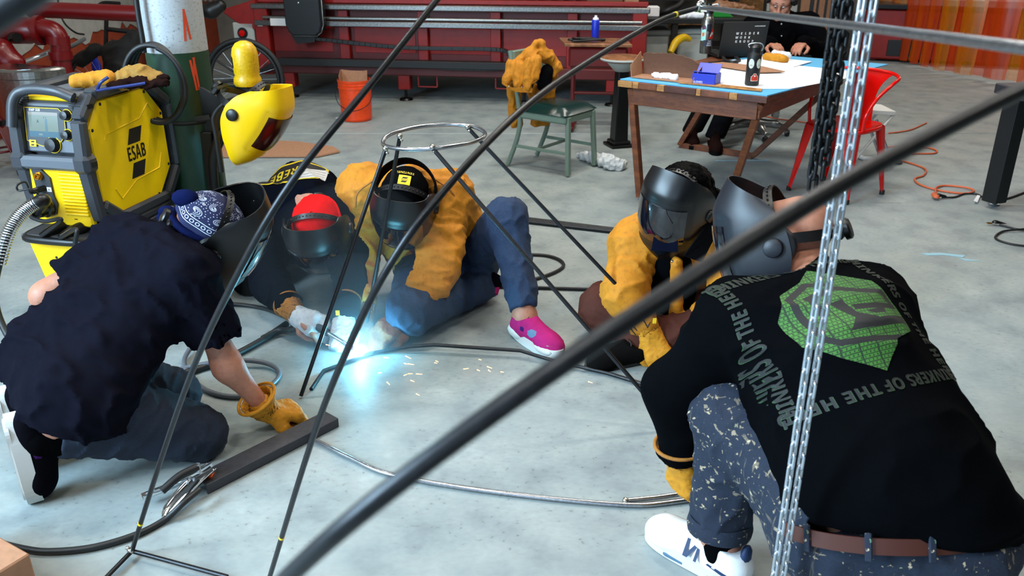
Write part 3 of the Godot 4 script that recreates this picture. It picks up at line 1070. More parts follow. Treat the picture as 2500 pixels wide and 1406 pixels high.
func rear_bench() -> void:
	var t := thing("work_bench", "black steel bench cluttered with parts behind the laptop table", "bench")
	part("bench_top", Geo.new().box(Vector3(1.7, 0.05, 0.7), Vector3(2.1, 0.74, -9.2), 0.005), M.black_paint, t)
	for p in [Vector3(1.33, 0, -8.95), Vector3(1.64, 0, -8.9), Vector3(2.88, 0, -8.9), Vector3(1.33, 0, -9.5), Vector3(2.88, 0, -9.5)]:
		part("leg", Geo.new().box(Vector3(0.06, 0.72, 0.06), p + Vector3(0, 0.36, 0), 0.004), M.black_paint, t)
	part("shelf_board", Geo.new().box(Vector3(1.5, 0.03, 0.5), Vector3(2.1, 0.2, -9.2), 0.004), M.black_paint, t)
	for r in [[Vector3(1.5, 0.42, -9.25), Vector3(0.24, 0.42, 0.4), "grey plastic tub under the left end of the black bench"], [Vector3(1.86, 0.43, -9.2), Vector3(0.34, 0.43, 0.4), "pale grey plastic tub with a lid under the middle of the black bench"]]:
		var b := thing("storage_tub", r[2], "tub", r[0])
		part("tub_body", Geo.new().prism([Vector2(-r[1].x / 2 * 0.9, -r[1].y / 2), Vector2(r[1].x / 2 * 0.9, -r[1].y / 2), Vector2(r[1].x / 2, r[1].y / 2 - 0.05), Vector2(-r[1].x / 2, r[1].y / 2 - 0.05)], r[1].z, Transform3D(), 0.012), M.grey_box, b)
		part("tub_lid", Geo.new().box(Vector3(r[1].x + 0.03, 0.05, r[1].z + 0.03), Vector3(0, r[1].y / 2 - 0.02, 0), 0.012), M.grey_box, b)
	solo("hose_guard", Geo.new().tube(smooth([Vector3(1.58, 0.457, -8.7), Vector3(1.635, 0.546, -8.75), Vector3(1.715, 0.588, -8.8), Vector3(1.792, 0.566, -8.85)]), [0.03, 0.032, 0.035, 0.036, 0.038, 0.04, 0.04, 0.042, 0.042, 0.042, 0.042, 0.04, 0.04, 0.038, 0.036, 0.034, 0.03, 0.028, 0.025], 10), M.cap_yellow, "bent yellow plastic guard leaning under the black bench", "guard")
	var y := 0.765
	solo("green_tray", Geo.new().prism([Vector2(-0.16, 0), Vector2(0.2, 0), Vector2(0.14, 0.05), Vector2(-0.13, 0.06)], 0.2, Transform3D(Basis(), Vector3(2.05, y, -9.1)), 0.005), M.green_plastic, "bright green plastic tray on the black bench", "tray")
	solo("rag", blob([[Vector3(1.72, y + 0.02, -9.0), Vector3(1.98, y + 0.02, -8.95), 0.025, 0.035], [Vector3(1.85, y + 0.02, -9.05), Vector3(1.7, y + 0.015, -8.92), 0.03, 0.02]], 0.012, 0.02, [], [], folds(12, 0.01, 71)), M.paper, "crumpled white rag on the front of the black bench", "rag")
	solo("wood_offcut", blob([[Vector3(2.16, y + 0.1, -9.3), Vector3(2.5, y + 0.06, -9.25), 0.05, 0.03], [Vector3(2.1, y + 0.05, -9.3), Vector3(2.25, y + 0.05, -9.25), 0.05, 0.04]], 0.014, 0.02, [], [], folds(9, 0.012, 72)), M.desk_wood, "rough pale wood offcut on the black bench", "offcut")
	solo("parts_box", Geo.new().box(Vector3(0.16, 0.1, 0.14), Vector3(1.42, y + 0.05, -9.1), 0.008), M.paper, "small white parts box on the left end of the black bench", "box")
	solo("black_hose", Geo.new().tube(smooth([Vector3(1.5, y + 0.02, -9.2), Vector3(1.6, y + 0.06, -9.1), Vector3(1.74, y + 0.12, -9.2), Vector3(1.8, y + 0.26, -9.3)]), 0.03, 8), M.rubber, "thick black hose bent up from the black bench", "hose")
	var s := thing("shelf_unit", "tall dark shelf rack with brown boxes against the back wall", "shelf", Vector3(1.9, 0, -11.8))
	for x in [-1.0, 1.0]:
		for z in [-0.3, 0.3]:
			part("post", Geo.new().box(Vector3(0.05, 2.2, 0.05), Vector3(x, 1.1, z), 0.003), M.black_paint, s)
	for h in [0.15, 0.75, 1.35, 2.0]:
		part("shelf_board", Geo.new().box(Vector3(2.05, 0.03, 0.62), Vector3(0, h, 0), 0.003), M.black_paint, s)
	var rng := RandomNumberGenerator.new()
	rng.seed = 4
	var names := ["brown carton on the middle shelf of the dark rack, far left", "brown carton on the middle shelf of the dark rack, left of centre", "brown carton on the middle shelf of the dark rack, right of centre", "brown carton on the middle shelf of the dark rack, far right", "brown carton on the lower shelf of the dark rack, left", "brown carton on the lower shelf of the dark rack, right"]
	for k in 6:
		var w := rng.randf_range(0.3, 0.44)
		var hh := rng.randf_range(0.22, 0.4)
		solo("carton", Geo.new().box(Vector3(w, hh, 0.4), Vector3(1.9 + [-0.72, -0.24, 0.26, 0.74, -0.5, 0.4][k], (0.765 if k < 4 else 0.165) + hh / 2, -11.7), 0.005), M.crate_wood if k % 2 else M.cardboard_dark, names[k], "carton", "cartons on the dark rack")
	for k in 3: # pale boards leaning on the back wall
		solo("wall_panel", Geo.new().box(Vector3(0.42, 2.4, 0.03), Vector3(3.25 + k * 0.46, 1.2, -12.3 + 0.02 * k), 0.004, Basis(Vector3.RIGHT, -0.06)), [M.crate_wood, M.grey_box, M.cardboard][k], ["rough wooden board leaning on the back wall behind the seated person", "pale grey board leaning on the back wall, middle of three", "tan board leaning on the back wall beside the black trolley"][k], "board")
	var h := thing("hand_truck", "black upright trolley standing behind the hanging chains", "trolley", Vector3(4.0, 0, -11.2), -0.3)
	for x in [-0.22, 0.22]:
		part("side_rail", Geo.new().box(Vector3(0.05, 1.5, 0.05), Vector3(x, 0.85, 0), 0.004), M.black_paint, h)
		part("wheel", Geo.new().lathe([Vector2(0, -0.03), Vector2(0.1, -0.03), Vector2(0.12, -0.02), Vector2(0.12, 0.02), Vector2(0.1, 0.03), Vector2(0, 0.03)], 18, Transform3D(Basis(Vector3.BACK, PI / 2), Vector3(x * 1.2, 0.12, 0))), M.rubber, h)
	part("back_panel", Geo.new().box(Vector3(0.44, 0.55, 0.03), Vector3(0, 1.3, -0.01), 0.004), M.black_paint, h)
	for k in 4:
		part("cross_bar", Geo.new().box(Vector3(0.03, 0.6, 0.03), Vector3(-0.15 + k * 0.1, 0.75, 0), 0.003), M.black_paint, h)
	part("toe_plate", Geo.new().box(Vector3(0.5, 0.05, 0.3), Vector3(0, 0.36, 0.12), 0.006), M.black_paint, h)
	var bag := thing("tool_bag", "dark red and black tool bag on the floor behind the work table", "bag", Vector3(3.542, 0, -10.786))
	part("bag_body", blob([[Vector3(-0.12, 0.12, 0), Vector3(0.12, 0.12, 0), 0.13, 0.13], [Vector3(-0.1, 0.26, 0), Vector3(0.1, 0.26, 0), 0.09, 0.09]], 0.02, 0.03), M.black_matte, bag)
	part("bag_top", blob([[Vector3(-0.12, 0.36, 0), Vector3(0.12, 0.36, 0), 0.06, 0.06]], 0.016, 0.02), M.desk_red, bag)


func sprinkler_pipes() -> void:
	var t := thing("sprinkler_pipe", "dark red sprinkler pipe with valve and elbow along the left wall", "pipe")
	var x := -3.75
	var run := [Vector3(-3.95, 0.97, -7.433), Vector3(-2.3, 1.118, -5.482)]
	part("main_run", Geo.new().rod(Vector3(-3.802, 1.012, -7), Vector3(-2.922, 0.976, -7), 0.062, -1.0, 18), M.pipe_red, t)
	part("valve_body", Geo.new().lathe([Vector2(0, -0.2), Vector2(0.1, -0.2), Vector2(0.1, -0.17), Vector2(0.085, -0.17), Vector2(0.1, -0.05), Vector2(0.1, 0.08), Vector2(0.08, 0.14), Vector2(0.11, 0.14), Vector2(0.11, 0.18), Vector2(0, 0.18)], 20, Transform3D(Basis(Vector3.BACK, -PI / 2), Vector3(-3.751, 0.883, -6.7))), M.pipe_red, t)
	part("elbow", Geo.new().tube(smooth([Vector3(-3.655, 0.895, -6.7), Vector3(-3.546, 0.895, -6.7), Vector3(-3.475, 0.865, -6.7), Vector3(-3.456, 0.793, -6.7), Vector3(-3.466, 0.714, -6.7), Vector3(-3.479, 0.606, -6.7)], 5), 0.072, 18), M.pipe_red, t)
	for q in [[Vector3(-3.467, 0.814, -6.7), Vector3(0.1, 1, 0)], [Vector3(-3.469, 0.699, -6.7), Vector3(0, 1, 0)], [Vector3(-3.602, 0.895, -6.7), Vector3(1, 0, 0)]]:
		var d: Vector3 = q[1].normalized()
		part("coupling", Geo.new().rod(q[0] - d * 0.03, q[0] + d * 0.03, 0.085, -1.0, 18), M.pipe_red, t)
	part("drop_pipe", Geo.new().rod(Vector3(-3.476, 0.622, -6.7), Vector3(Vector3(-3.476, 0.622, -6.7).x, 0.02, -6.7), 0.07, -1.0, 18), M.pipe_red, t)
	part("gauge_nut", Geo.new().rod(Vector3(-3.754, 0.841, -6.6), Vector3(-3.689, 0.846, -6.55), 0.04, -1.0, 6), M.cast_iron, t)
	part("second_valve", blob([[Vector3(-3.814, 0.74, -6.5), Vector3(-3.767, 0.681, -6.5), 0.11, 0.09], [Vector3(-3.767, 0.681, -6.5), Vector3(-3.682, 0.675, -6.5), 0.05, 0.03]], 0.014, 0.03), M.pipe_red, t)
	solo("conduit", Geo.new().tube(smooth([Vector3(-3.82, 0.63, -6.75), Vector3(-3.764, 0.656, -6.9), Vector3(-3.676, 0.693, -7), Vector3(-3.672, 0.694, -7.3), Vector3(-3.704, 0.715, -7.6)]), 0.018, 8), M.galvanized, "thin grey conduit running along the flaking left wall", "pipe")
	solo("wall_cable", Geo.new().tube(smooth([Vector3(-3.759, 1.082, -7.4), Vector3(-3.766, 0.953, -7.4), Vector3(-3.738, 0.855, -7.4), Vector3(-3.715, 0.778, -7.5), Vector3(-3.697, 0.753, -7.6)]), 0.008, 6), M.cable, "thin dark cable looping on the white wall under the red pipe", "cable")
	# the stainless bin: half-round, with a thick lid rim
	var c: Vector3 = Vector3(-3.264, 0.337, -5.95)
	var b := thing("waste_bin", "half-round stainless steel waste bin by the left wall", "bin", Vector3(c.x, 0, c.z), -0.35)
	var half := []
	for k in 25:
		var a := PI * k / 24.0
		half.append(Vector2(cos(a) * 0.245, -sin(a) * 0.26))
	var rot := Transform3D(Basis(Vector3(1, 0, 0), Vector3(0, 0, -1), Vector3(0, 1, 0)), Vector3(0, 0.34, 0))
	part("bin_body", Geo.new().prism(half, 0.66, rot, 0.0), M.stainless, b)
	var lid := []
	for q in half:
		lid.append(q * 1.04 + Vector2(0, 0.005))
	part("bin_lid", Geo.new().prism(lid, 0.07, Transform3D(rot.basis, Vector3(0, 0.7, 0)), 0.012), M.stainless, b)
	part("bin_base", Geo.new().prism(lid, 0.04, Transform3D(rot.basis, Vector3(0, 0.022, 0)), 0.005), M.black_plastic, b)
	part("lid_panel", Geo.new().prism(half.map(func(q): return q * 0.86 + Vector2(0, -0.02)), 0.006, Transform3D(rot.basis, Vector3(0, 0.737, 0))), M.chrome, b)
	# red jack stand
	var j := thing("jack_stand", "red steel jack stand on the floor at the left edge", "jack stand", Vector3(-3.685, 0, -6.051))
	for a in [0.4, 1.97, 3.54, 5.11]:
		part("leg", Geo.new().bar(Vector3(cos(a) * 0.16, 0.01, sin(a) * 0.16), Vector3(cos(a) * 0.035, 0.3, sin(a) * 0.035), 0.07, 0.012, Vector3(cos(a), 0, sin(a))), M.pipe_red, j)
	part("column", Geo.new().lathe([Vector2(0.0, 0.28), Vector2(0.05, 0.28), Vector2(0.045, 0.34), Vector2(0.03, 0.36), Vector2(0.03, 0.6), Vector2(0, 0.6)], 14), M.pipe_red, j)
	part("saddle", Geo.new().box(Vector3(0.13, 0.04, 0.07), Vector3(0, 0.61, 0), 0.008), M.pipe_red, j)
	part("collar", Geo.new().lathe([Vector2(0.03, 0.3), Vector2(0.056, 0.3), Vector2(0.056, 0.335), Vector2(0.03, 0.335)], 14), M.black_plastic, j)
	part("brace", Geo.new().tube(ring(Vector3(0, 0.12, 0), 0.115, 4), 0.008, 6, true), M.pipe_red, j)


func bicycle() -> void:
	var t := thing("bicycle", "black bicycle parked behind the gas cylinder, its wheel beside the yellow cap", "bicycle")
	var c1: Vector3 = Vector3(-2.384, 0.358, -7.7)
	var c2: Vector3 = Vector3(-3.653, 0.278, -7.7)
	var ax := (c1 - c2)
	ax.y = 0
	ax = ax.normalized()
	var b := Basis(ax, Vector3.BACK.cross(ax) if false else Vector3(0, 0, 1), Vector3(0, 1, 0))
	for c in [c1, c2]:
		var w := part("wheel", Geo.new().tube(ring(c, 0.335, 48, Basis(ax, Vector3(0, 0, 1), Vector3.UP)), 0.022, 10, true), M.rubber, t)
		part("rim", Geo.new().tube(ring(c, 0.3, 48, Basis(ax, Vector3(0, 0, 1), Vector3.UP)), 0.016, 8, true), M.black_paint, w)
		part("hub", Geo.new().rod(c - Vector3(0, 0, 0.05), c + Vector3(0, 0, 0.05), 0.022), M.chrome, w)
		for k in 20:
			var a := TAU * k / 20.0
			var s := 1.0 if k % 2 else -1.0
			part("spoke", Geo.new().rod(c + (ax * cos(a + s * 0.5) + Vector3.UP * sin(a + s * 0.5)) * 0.02 + Vector3(0, 0, s * 0.03), c + (ax * cos(a) + Vector3.UP * sin(a)) * 0.29, 0.0022, -1.0, 4), M.galvanized, w)
	var bb := c2.lerp(c1, 0.42) + Vector3(0, -0.05, 0)
	var seat: Vector3 = bb + Vector3(0, 0.5, 0) + ax * 0.16
	var head := c2.lerp(c1, 0.1) + Vector3(0, 0.5, 0)
	var fr := Geo.new()
	for e in [[bb, seat, 0.018], [seat - Vector3(0, 0.04, 0), head, 0.02], [bb, head - Vector3(0, 0.1, 0), 0.024], [bb, c1, 0.012], [seat, c1, 0.01], [head + Vector3(0, 0.08, 0), c2, 0.018]]:
		fr.rod(e[0], e[1], e[2])
	part("frame", fr, M.black_paint, t)
	part("saddle", blob([[Vector3(-2.739, 0.933, -7.7), Vector3(-2.607, 0.94, -7.7), 0.035, 0.055], [Vector3(-2.607, 0.94, -7.7), Vector3(-2.52, 0.981, -7.7), 0.06, 0.05]], 0.012, 0.02), M.black_plastic, t)
	part("seat_post", Geo.new().rod(seat, Vector3(-2.663, 0.92, -7.7), 0.014), M.cast_iron, t)
	part("handlebar", Geo.new().tube(smooth([head + Vector3(0.05, 0.2, -0.2), head + Vector3(0, 0.22, 0), head + Vector3(0.05, 0.2, 0.2), head + Vector3(0.2, 0.17, 0.26)]), 0.014, 8), M.black_paint, t)
	part("pannier", blob([[Vector3(-3.397, 0.608, -7.5), Vector3(-3.352, 0.33, -7.4), 0.1, 0.12], [Vector3(-3.218, 0.727, -7.5), Vector3(-3.318, 0.519, -7.4), 0.08, 0.1], [Vector3(-3.585, 0.642, -7.5), Vector3(-3.71, 0.539, -7.5), 0.05, 0.05]], 0.02, 0.04, [], [], folds(5.0, 0.015, 81)), M.black_matte, t)
	solo("blue_bottle", Geo.new().lathe([Vector2(0, 0), Vector2(0.04, 0), Vector2(0.04, 0.18), Vector2(0.02, 0.22), Vector2(0.02, 0.25), Vector2(0, 0.25)], 14, Transform3D(Basis(), Vector3(-3.786, 0.381, -7.9) - Vector3(0, 0.1, 0))), M.blue_plastic, "blue bottle standing on the ledge behind the bicycle", "bottle")
	solo("wall_column", Geo.new().box(Vector3(0.3, 3.0, 0.25), Vector3(-3.65, 1.5, -9.6), 0.01), M.wall_dark, "grey concrete pier behind the bicycle", "pier").set_meta("kind", "structure")

func cord(called: String, pts: Array, r: float, m: Material, label: String, category := "cable", steps := 8) -> MeshInstance3D:
	return solo(called, Geo.new().tube(smooth(pts, steps), r, 8), m, label, category)


func props() -> void:
	bucket()
	green_chair()
	school_desk()
	pedestal_table()
	work_table()
	red_chair()
	chains()
	floor_things()
	swivel_base()


func bucket() -> void:
	var c: Vector3 = Vector3(-1.404, 0, -7.675)
	var t := thing("bucket", "orange plastic bucket holding cardboard scraps on the floor by the red machine", "bucket", c)
	part("shell", Geo.new().lathe([Vector2(0, 0.004), Vector2(0.128, 0.004), Vector2(0.131, 0.012), Vector2(0.142, 0.29), Vector2(0.15, 0.29), Vector2(0.15, 0.305), Vector2(0.145, 0.308), Vector2(0.15, 0.325), Vector2(0.145, 0.33), Vector2(0.152, 0.35), Vector2(0.152, 0.362), Vector2(0.146, 0.362), Vector2(0.136, 0.02), Vector2(0, 0.02)], 36), M.bucket_orange, t)
	part("handle", Geo.new().tube(smooth([Vector3(-0.152, 0.3, 0.0), Vector3(-0.165, 0.24, 0.07), Vector3(-0.12, 0.15, 0.12), Vector3(0.0, 0.11, 0.165), Vector3(0.12, 0.15, 0.12), Vector3(0.165, 0.24, 0.07), Vector3(0.152, 0.3, 0.0)]), 0.0035, 6), M.cast_iron, t)
	# the stencilled words, set askew in a square
	var im := Image.create_empty(256, 256, false, Image.FORMAT_RGBA8)
	im.fill(Color(0, 0, 0, 0))
	var xf := px(im, 2.0)
	var wh := Color(0.85, 0.8, 0.78)
	stamp_line(im, [Vector2(-0.9, -0.9), Vector2(0.9, -0.9), Vector2(0.9, 0.9), Vector2(-0.9, 0.9), Vector2(-0.9, -0.9)], 0.05, xf, wh)
	for row in [["THE", 0.26, Vector2(-0.42, 0.5)], ["HOME", 0.52, Vector2(0, 0.02)], ["DEPOT", 0.36, Vector2(0.28, -0.46)]]:
		var l := letters(row[0], M.font_serif, row[1])
		for k in l.size():
			l[k] = (l[k] * Vector2(0.92, 1.0)).rotated(0.72) + row[2]
		stamp(im, l, xf, wh)
	var rows := []
	for i in 9:
		var line := []
		for j in 11:
			var a := PI / 2 + 0.72 - 1.35 * j / 10.0
			var y := 0.04 + 0.2 * (8 - i) / 8.0
			var r := 0.1322 + 0.011 * (y - 0.012) / 0.278
			line.append(Vector3(cos(a) * r, y, sin(a) * r))
		rows.append(line)
	part("stencil_print", Geo.new().sheet(rows), print_mat(im), t)
	solo("cardboard_scrap", Geo.new().sheet([[c + Vector3(-0.12, 0.44, -0.04), c + Vector3(-0.05, 0.425, -0.08), c + Vector3(0.06, 0.42, -0.09), c + Vector3(0.11, 0.43, -0.06)], [c + Vector3(-0.11, 0.2, -0.03), c + Vector3(-0.05, 0.2, -0.06), c + Vector3(0.06, 0.2, -0.07), c + Vector3(0.1, 0.2, -0.05)]], 0.004), M.cardboard, "bent brown cardboard standing in the orange bucket", "cardboard")
	solo("cardboard_scrap", Geo.new().sheet([[c + Vector3(-0.12, 0.44, -0.03), c + Vector3(-0.12, 0.4, 0.07)], [c + Vector3(-0.11, 0.15, -0.02), c + Vector3(-0.11, 0.15, 0.06)]], 0.004), M.cardboard, "narrow cardboard flap at the left rim of the orange bucket", "cardboard")
	solo("paper_scrap", Geo.new().sheet([[Vector3(-1.614, 0.004, -7.728), Vector3(-1.56, 0.012, -7.762)], [Vector3(-1.52, 0.004, -7.586), Vector3(-1.497, 0.01, -7.663)]], 0.001), M.paper, "white paper scrap on the floor left of the orange bucket", "paper")


func green_chair() -> void:
	# feet as read off the floor; the chair faces right and a little towards the camera
	var fb := [Vector3(-0.03, 0, -6.05), Vector3(0.19, 0, -6.34)]
	var ff := [Vector3(0.39, 0, -5.75), Vector3(0.6, 0, -6.03)]
	var c: Vector3 = (fb[0] + fb[1] + ff[0] + ff[1]) / 4.0
	var t := thing("office_chair", "grey-green metal chair with dark green vinyl seat and a yellow jacket on its back", "chair")
	var fw: Vector3 = (ff[0] - fb[0]).normalized()
	var up := Vector3.UP
	var hz := 0.41
	var seat_c: Vector3 = c + fw * 0.03 + up * hz
	var sd: Vector3 = (fb[1] - fb[0]).normalized()
	var bs := Basis(sd, up, sd.cross(up))
	for p in ff:
		part("leg", Geo.new().bar(p + up * 0.012, p.lerp(seat_c, 0.1) * Vector3(1, 0, 1) + up * hz, 0.034, 0.03, fw), M.chair_green, t)
	for p in fb:
		var top: Vector3 = p + fw * 0.1 + up * 0.42
		part("leg", Geo.new().tube(smooth([p + up * 0.012, p + fw * 0.09 + up * 0.24, top, p + fw * 0.02 + up * 0.82]), 0.017, 8), M.chair_green, t)
	var side := 0.2
	part("seat_frame", Geo.new().box(Vector3(0.4, 0.05, 0.42), seat_c - up * 0.02, 0.012, bs), M.chair_green, t)
	var pad := []
	for i in 9:
		var line := []
		for j in 9:
			var u := (j / 8.0 - 0.5) * 2.0
			var v := (i / 8.0 - 0.5) * 2.0
			var h := 0.052 * pow(maxf(1.0 - pow(absf(u), 6), 0.0), 0.5) * pow(maxf(1.0 - pow(absf(v), 6), 0.0), 0.5)
			line.append(seat_c + bs * Vector3(u * 0.205, 0.01 + h, v * 0.215))
		pad.append(line)
	part("seat", Geo.new().sheet(pad), M.vinyl_green, t, "dark green vinyl cushion")
	part("back_rest", Geo.new().box(Vector3(0.36, 0.2, 0.03), (fb[0] + fb[1]) / 2.0 + fw * 0.04 + up * 0.72, 0.01, bs), M.chair_green, t)
	for k in 2:
		part("stretcher", Geo.new().bar(fb[k] + fw * 0.05 + up * 0.16, ff[k] + up * 0.16, 0.012, 0.022), M.chair_green, t)
	part("stretcher", Geo.new().bar((fb[0] + ff[0]) * 0.5 + up * 0.16, (fb[1] + ff[1]) * 0.5 + up * 0.16, 0.012, 0.022), M.chair_green, t)
	# the jacket thrown over the back: shoulders, the turned-up collar, two hanging sides and the dark opening
	var j := thing("leather_jacket", "yellow leather welding jacket draped over the back of the green chair", "jacket")
	var b := [[Vector3(0, 0.726, -6.06), Vector3(0.131, 0.793, -6.06), 0.034, 0.036], [Vector3(0.131, 0.793, -6.06), Vector3(0.265, 0.774, -6.12), 0.036, 0.034], [Vector3(-0.006, 0.726, -6.02), Vector3(-0.04, 0.623, -5.97), 0.034, 0.03], [Vector3(0.051, 0.725, -5.99), Vector3(0.034, 0.604, -5.95), 0.034, 0.03], [Vector3(0.113, 0.75, -5.97), Vector3(0.107, 0.59, -5.93), 0.034, 0.03], [Vector3(0.175, 0.764, -5.99), Vector3(0.158, 0.648, -5.95), 0.034, 0.024], [Vector3(0.014, 0.737, -6.1), Vector3(0.232, 0.757, -6.16), 0.04, 0.04], [Vector3(0.274, 0.761, -6.13), Vector3(0.319, 0.689, -6.14), 0.034, 0.03], [Vector3(0.319, 0.689, -6.14), Vector3(0.296, 0.633, -6.12), 0.03, 0.016], [Vector3(-0.006, 0.574, -6.06), Vector3(0.012, 0.303, -6.08), 0.03, 0.028], [Vector3(0.035, 0.559, -6.08), Vector3(0.059, 0.299, -6.1), 0.03, 0.026], [Vector3(0.299, 0.623, -6.18), Vector3(0.282, 0.456, -6.2), 0.026, 0.026], [Vector3(0.148, 0.536, -6.2), Vector3(0.174, 0.283, -6.2), 0.04, 0.036], [Vector3(0.222, 0.536, -6.2), Vector3(0.24, 0.296, -6.2), 0.034, 0.034], [Vector3(0.125, 0.804, -6.06), Vector3(0.159, 0.857, -6.08), 0.028, 0.018], [Vector3(0.159, 0.857, -6.08), Vector3(0.205, 0.865, -6.1), 0.016, 0.016], [Vector3(0.205, 0.865, -6.1), Vector3(0.235, 0.796, -6.12), 0.016, 0.03]]
	part("jacket_body", blob(b, 0.009, 0.011, [[Vector3(0.251, 0.697, -6.03), Vector3(0.216, 0.602, -5.98), 0.03, 0.045], [Vector3(0.175, 0.837, -6.02), Vector3(0.18, 0.823, -6), 0.012, 0.012]], [], folds(9.0, 0.011, 91, Vector3(0.3, 1, 0), 1.8)), M.leather_jacket, j)
	part("jacket_opening", blob([[Vector3(0.249, 0.672, -6.12), Vector3(0.227, 0.57, -6.12), 0.045, 0.05]], 0.012, 0.01), M.jacket_lining, j, "dark lining")
	part("flap_edge", Geo.new().sheet([[Vector3(-0.068, 0.62, -5.95), Vector3(0, 0.585, -5.93), Vector3(0.099, 0.592, -5.92), Vector3(0.169, 0.635, -5.93)], [Vector3(-0.062, 0.604, -5.95), Vector3(0.023, 0.557, -5.93), Vector3(0.136, 0.553, -5.92), Vector3(0.15, 0.61, -5.93)]], 0.006), M.leather_jacket, j)
	for q in [Vector3(-0.02, 0.594, -5.925), Vector3(0.068, 0.593, -5.915)]:
		part("snap", Geo.new().ball(q, 0.007, 8), M.chrome, j)
	var bag := thing("foil_bag", "crumpled silver-white plastic bag on the floor under the green chair", "bag")
	part("bag_body", blob([[Vector3(0.535, 0.03, -6.209), Vector3(0.706, 0.045, -5.96), 0.03, 0.05], [Vector3(0.706, 0.045, -5.96), Vector3(0.768, 0.04, -5.933), 0.05, 0.045], [Vector3(0.496, 0.02, -6.299), Vector3(0.577, 0.03, -6.16), 0.012, 0.03], [Vector3(0.603, 0.05, -6.13), Vector3(0.732, 0.06, -5.937), 0.03, 0.03]], 0.009, 0.01, [], [], folds(9.0, 0.02, 92)), M.foil_bag, bag)
	part("bag_mouth", blob([[Vector3(0.757, 0.05, -5.941), Vector3(0.809, 0.04, -5.979), 0.03, 0.022]], 0.007, 0.008, [], [], folds(26.0, 0.012, 93)), M.foil_bag, bag)


func school_desk() -> void:
	var t := thing("school_desk", "old dark red school desk with wooden lid behind the green chair", "desk")
	var a: Vector3 = Vector3(0.465, 0.7, -7.201)
	var b: Vector3 = Vector3(0.951, 0.7, -7.149)
	var x := (b - a).normalized()
	var z := x.cross(Vector3.UP)
	if z.z > 0.0:
		z = -z
	var m := (a + b) * 0.5
	var w := a.distance_to(b)
	part("lid", Geo.new().prism([Vector2(-w / 2 - 0.03, 0), Vector2(w / 2 + 0.03, 0), Vector2(w / 2 - 0.02, 0.42), Vector2(-w / 2 - 0.1, 0.42)], 0.025, Transform3D(Basis(x, z, x.cross(z)), m + Vector3(0, 0.012, 0)), 0.004), M.desk_wood, t)
	part("desk_box", Geo.new().box(Vector3(w, 0.17, 0.36), m + z * 0.2 - Vector3(0, 0.09, 0), 0.02, Basis(x, Vector3.UP, z * -1.0 if x.cross(Vector3.UP).dot(-z) > 0 else z)), M.desk_red, t)
	for k in 2:
		var p: Vector3 = [a + x * 0.04, b - x * 0.06][k]
		part("leg", Geo.new().rod(Vector3(p.x, 0.02, p.z) + z * 0.15, p + z * 0.15 - Vector3(0, 0.16, 0), 0.02), M.desk_red, t)
		part("foot", blob([[Vector3(p.x, 0.03, p.z) - z * 0.05, Vector3(p.x, 0.05, p.z) + z * 0.15, 0.022, 0.035], [Vector3(p.x, 0.05, p.z) + z * 0.15, Vector3(p.x, 0.03, p.z) + z * 0.36, 0.035, 0.022]], 0.011, 0.01), M.desk_red, t)
	part("cross_bar", Geo.new().rod(a + z * 0.15 - Vector3(0, 0.4, 0) + x * 0.04, b + z * 0.15 - Vector3(0, 0.4, 0) - x * 0.06, 0.015), M.desk_red, t)
	var can := thing("spray_can", "blue spray can with a white cap standing on the school desk", "can", Vector3(Vector3(0.714, 0.725, -7.547).x, 0.725, Vector3(0.714, 0.725, -7.547).z))
	part("can_body", Geo.new().lathe([Vector2(0, 0), Vector2(0.031, 0), Vector2(0.033, 0.004), Vector2(0.033, 0.15), Vector2(0.03, 0.155), Vector2(0, 0.156)], 20), M.blue_plastic, can)
	part("can_cap", Geo.new().lathe([Vector2(0, 0.155), Vector2(0.026, 0.155), Vector2(0.024, 0.17), Vector2(0.012, 0.174), Vector2(0.011, 0.19), Vector2(0, 0.19)], 16), M.paper, can)
	var pts := []
	var rng := RandomNumberGenerator.new()
	rng.seed = 3
	for k in 22:
		pts.append(Vector3(0.633, 0.735, -7.291) + Vector3(rng.randf_range(-0.15, 0.13), rng.randf_range(0.0, 0.025), rng.randf_range(-0.05, 0.04)))
	cord("cable_heap", pts, 0.009, M.cable, "tangled black cable lying on the school desk", "cable", 4)


func pedestal_table() -> void:
	var c: Vector3 = Vector3(0.849, 0, -6.67)
	var t := thing("pedestal_stool", "round wooden stool top on a tapered black square post", "stool", c, 0.3)
	var top := 0.66
	part("round_top", Geo.new().lathe([Vector2(0, top), Vector2(0.15, top), Vector2(0.165, top + 0.01), Vector2(0.165, top + 0.028), Vector2(0.155, top + 0.035), Vector2(0, top + 0.035)], 32), M.desk_wood, t)
	part("top_edge", Geo.new().tube(ring(Vector3(0, top + 0.016, 0), 0.165, 36), 0.009, 6, true), M.grey_box, t)
	part("dish", Geo.new().lathe([Vector2(0, top - 0.08), Vector2(0.06, top - 0.075), Vector2(0.13, top), Vector2(0, top)], 24), M.grey_box, t)
	var post := Geo.new()
	for k in 4: # a tapered square column with chamfered corners
		var r := Basis(Vector3.UP, PI / 2 * k)
		post.flat([r * Vector3(-0.05, 0.03, 0.057), r * Vector3(0.05, 0.03, 0.057), r * Vector3(0.036, top - 0.06, 0.043), r * Vector3(-0.036, top - 0.06, 0.043)])
		post.flat([r * Vector3(0.05, 0.03, 0.057), r * Vector3(0.057, 0.03, 0.05), r * Vector3(0.043, top - 0.06, 0.036), r * Vector3(0.036, top - 0.06, 0.043)])
	part("post", post, M.cast_iron, t)
	part("base_plate", Geo.new().box(Vector3(0.19, 0.022, 0.19), Vector3(0, 0.013, 0), 0.008), M.cast_iron, t)
	part("base_flange", Geo.new().box(Vector3(0.145, 0.03, 0.145), Vector3(0, 0.036, 0), 0.012), M.cast_iron, t)
	part("knob", Geo.new().rod(Vector3(0.09, 0.53, 0), Vector3(0.15, 0.53, 0), 0.02), M.cast_iron, t)


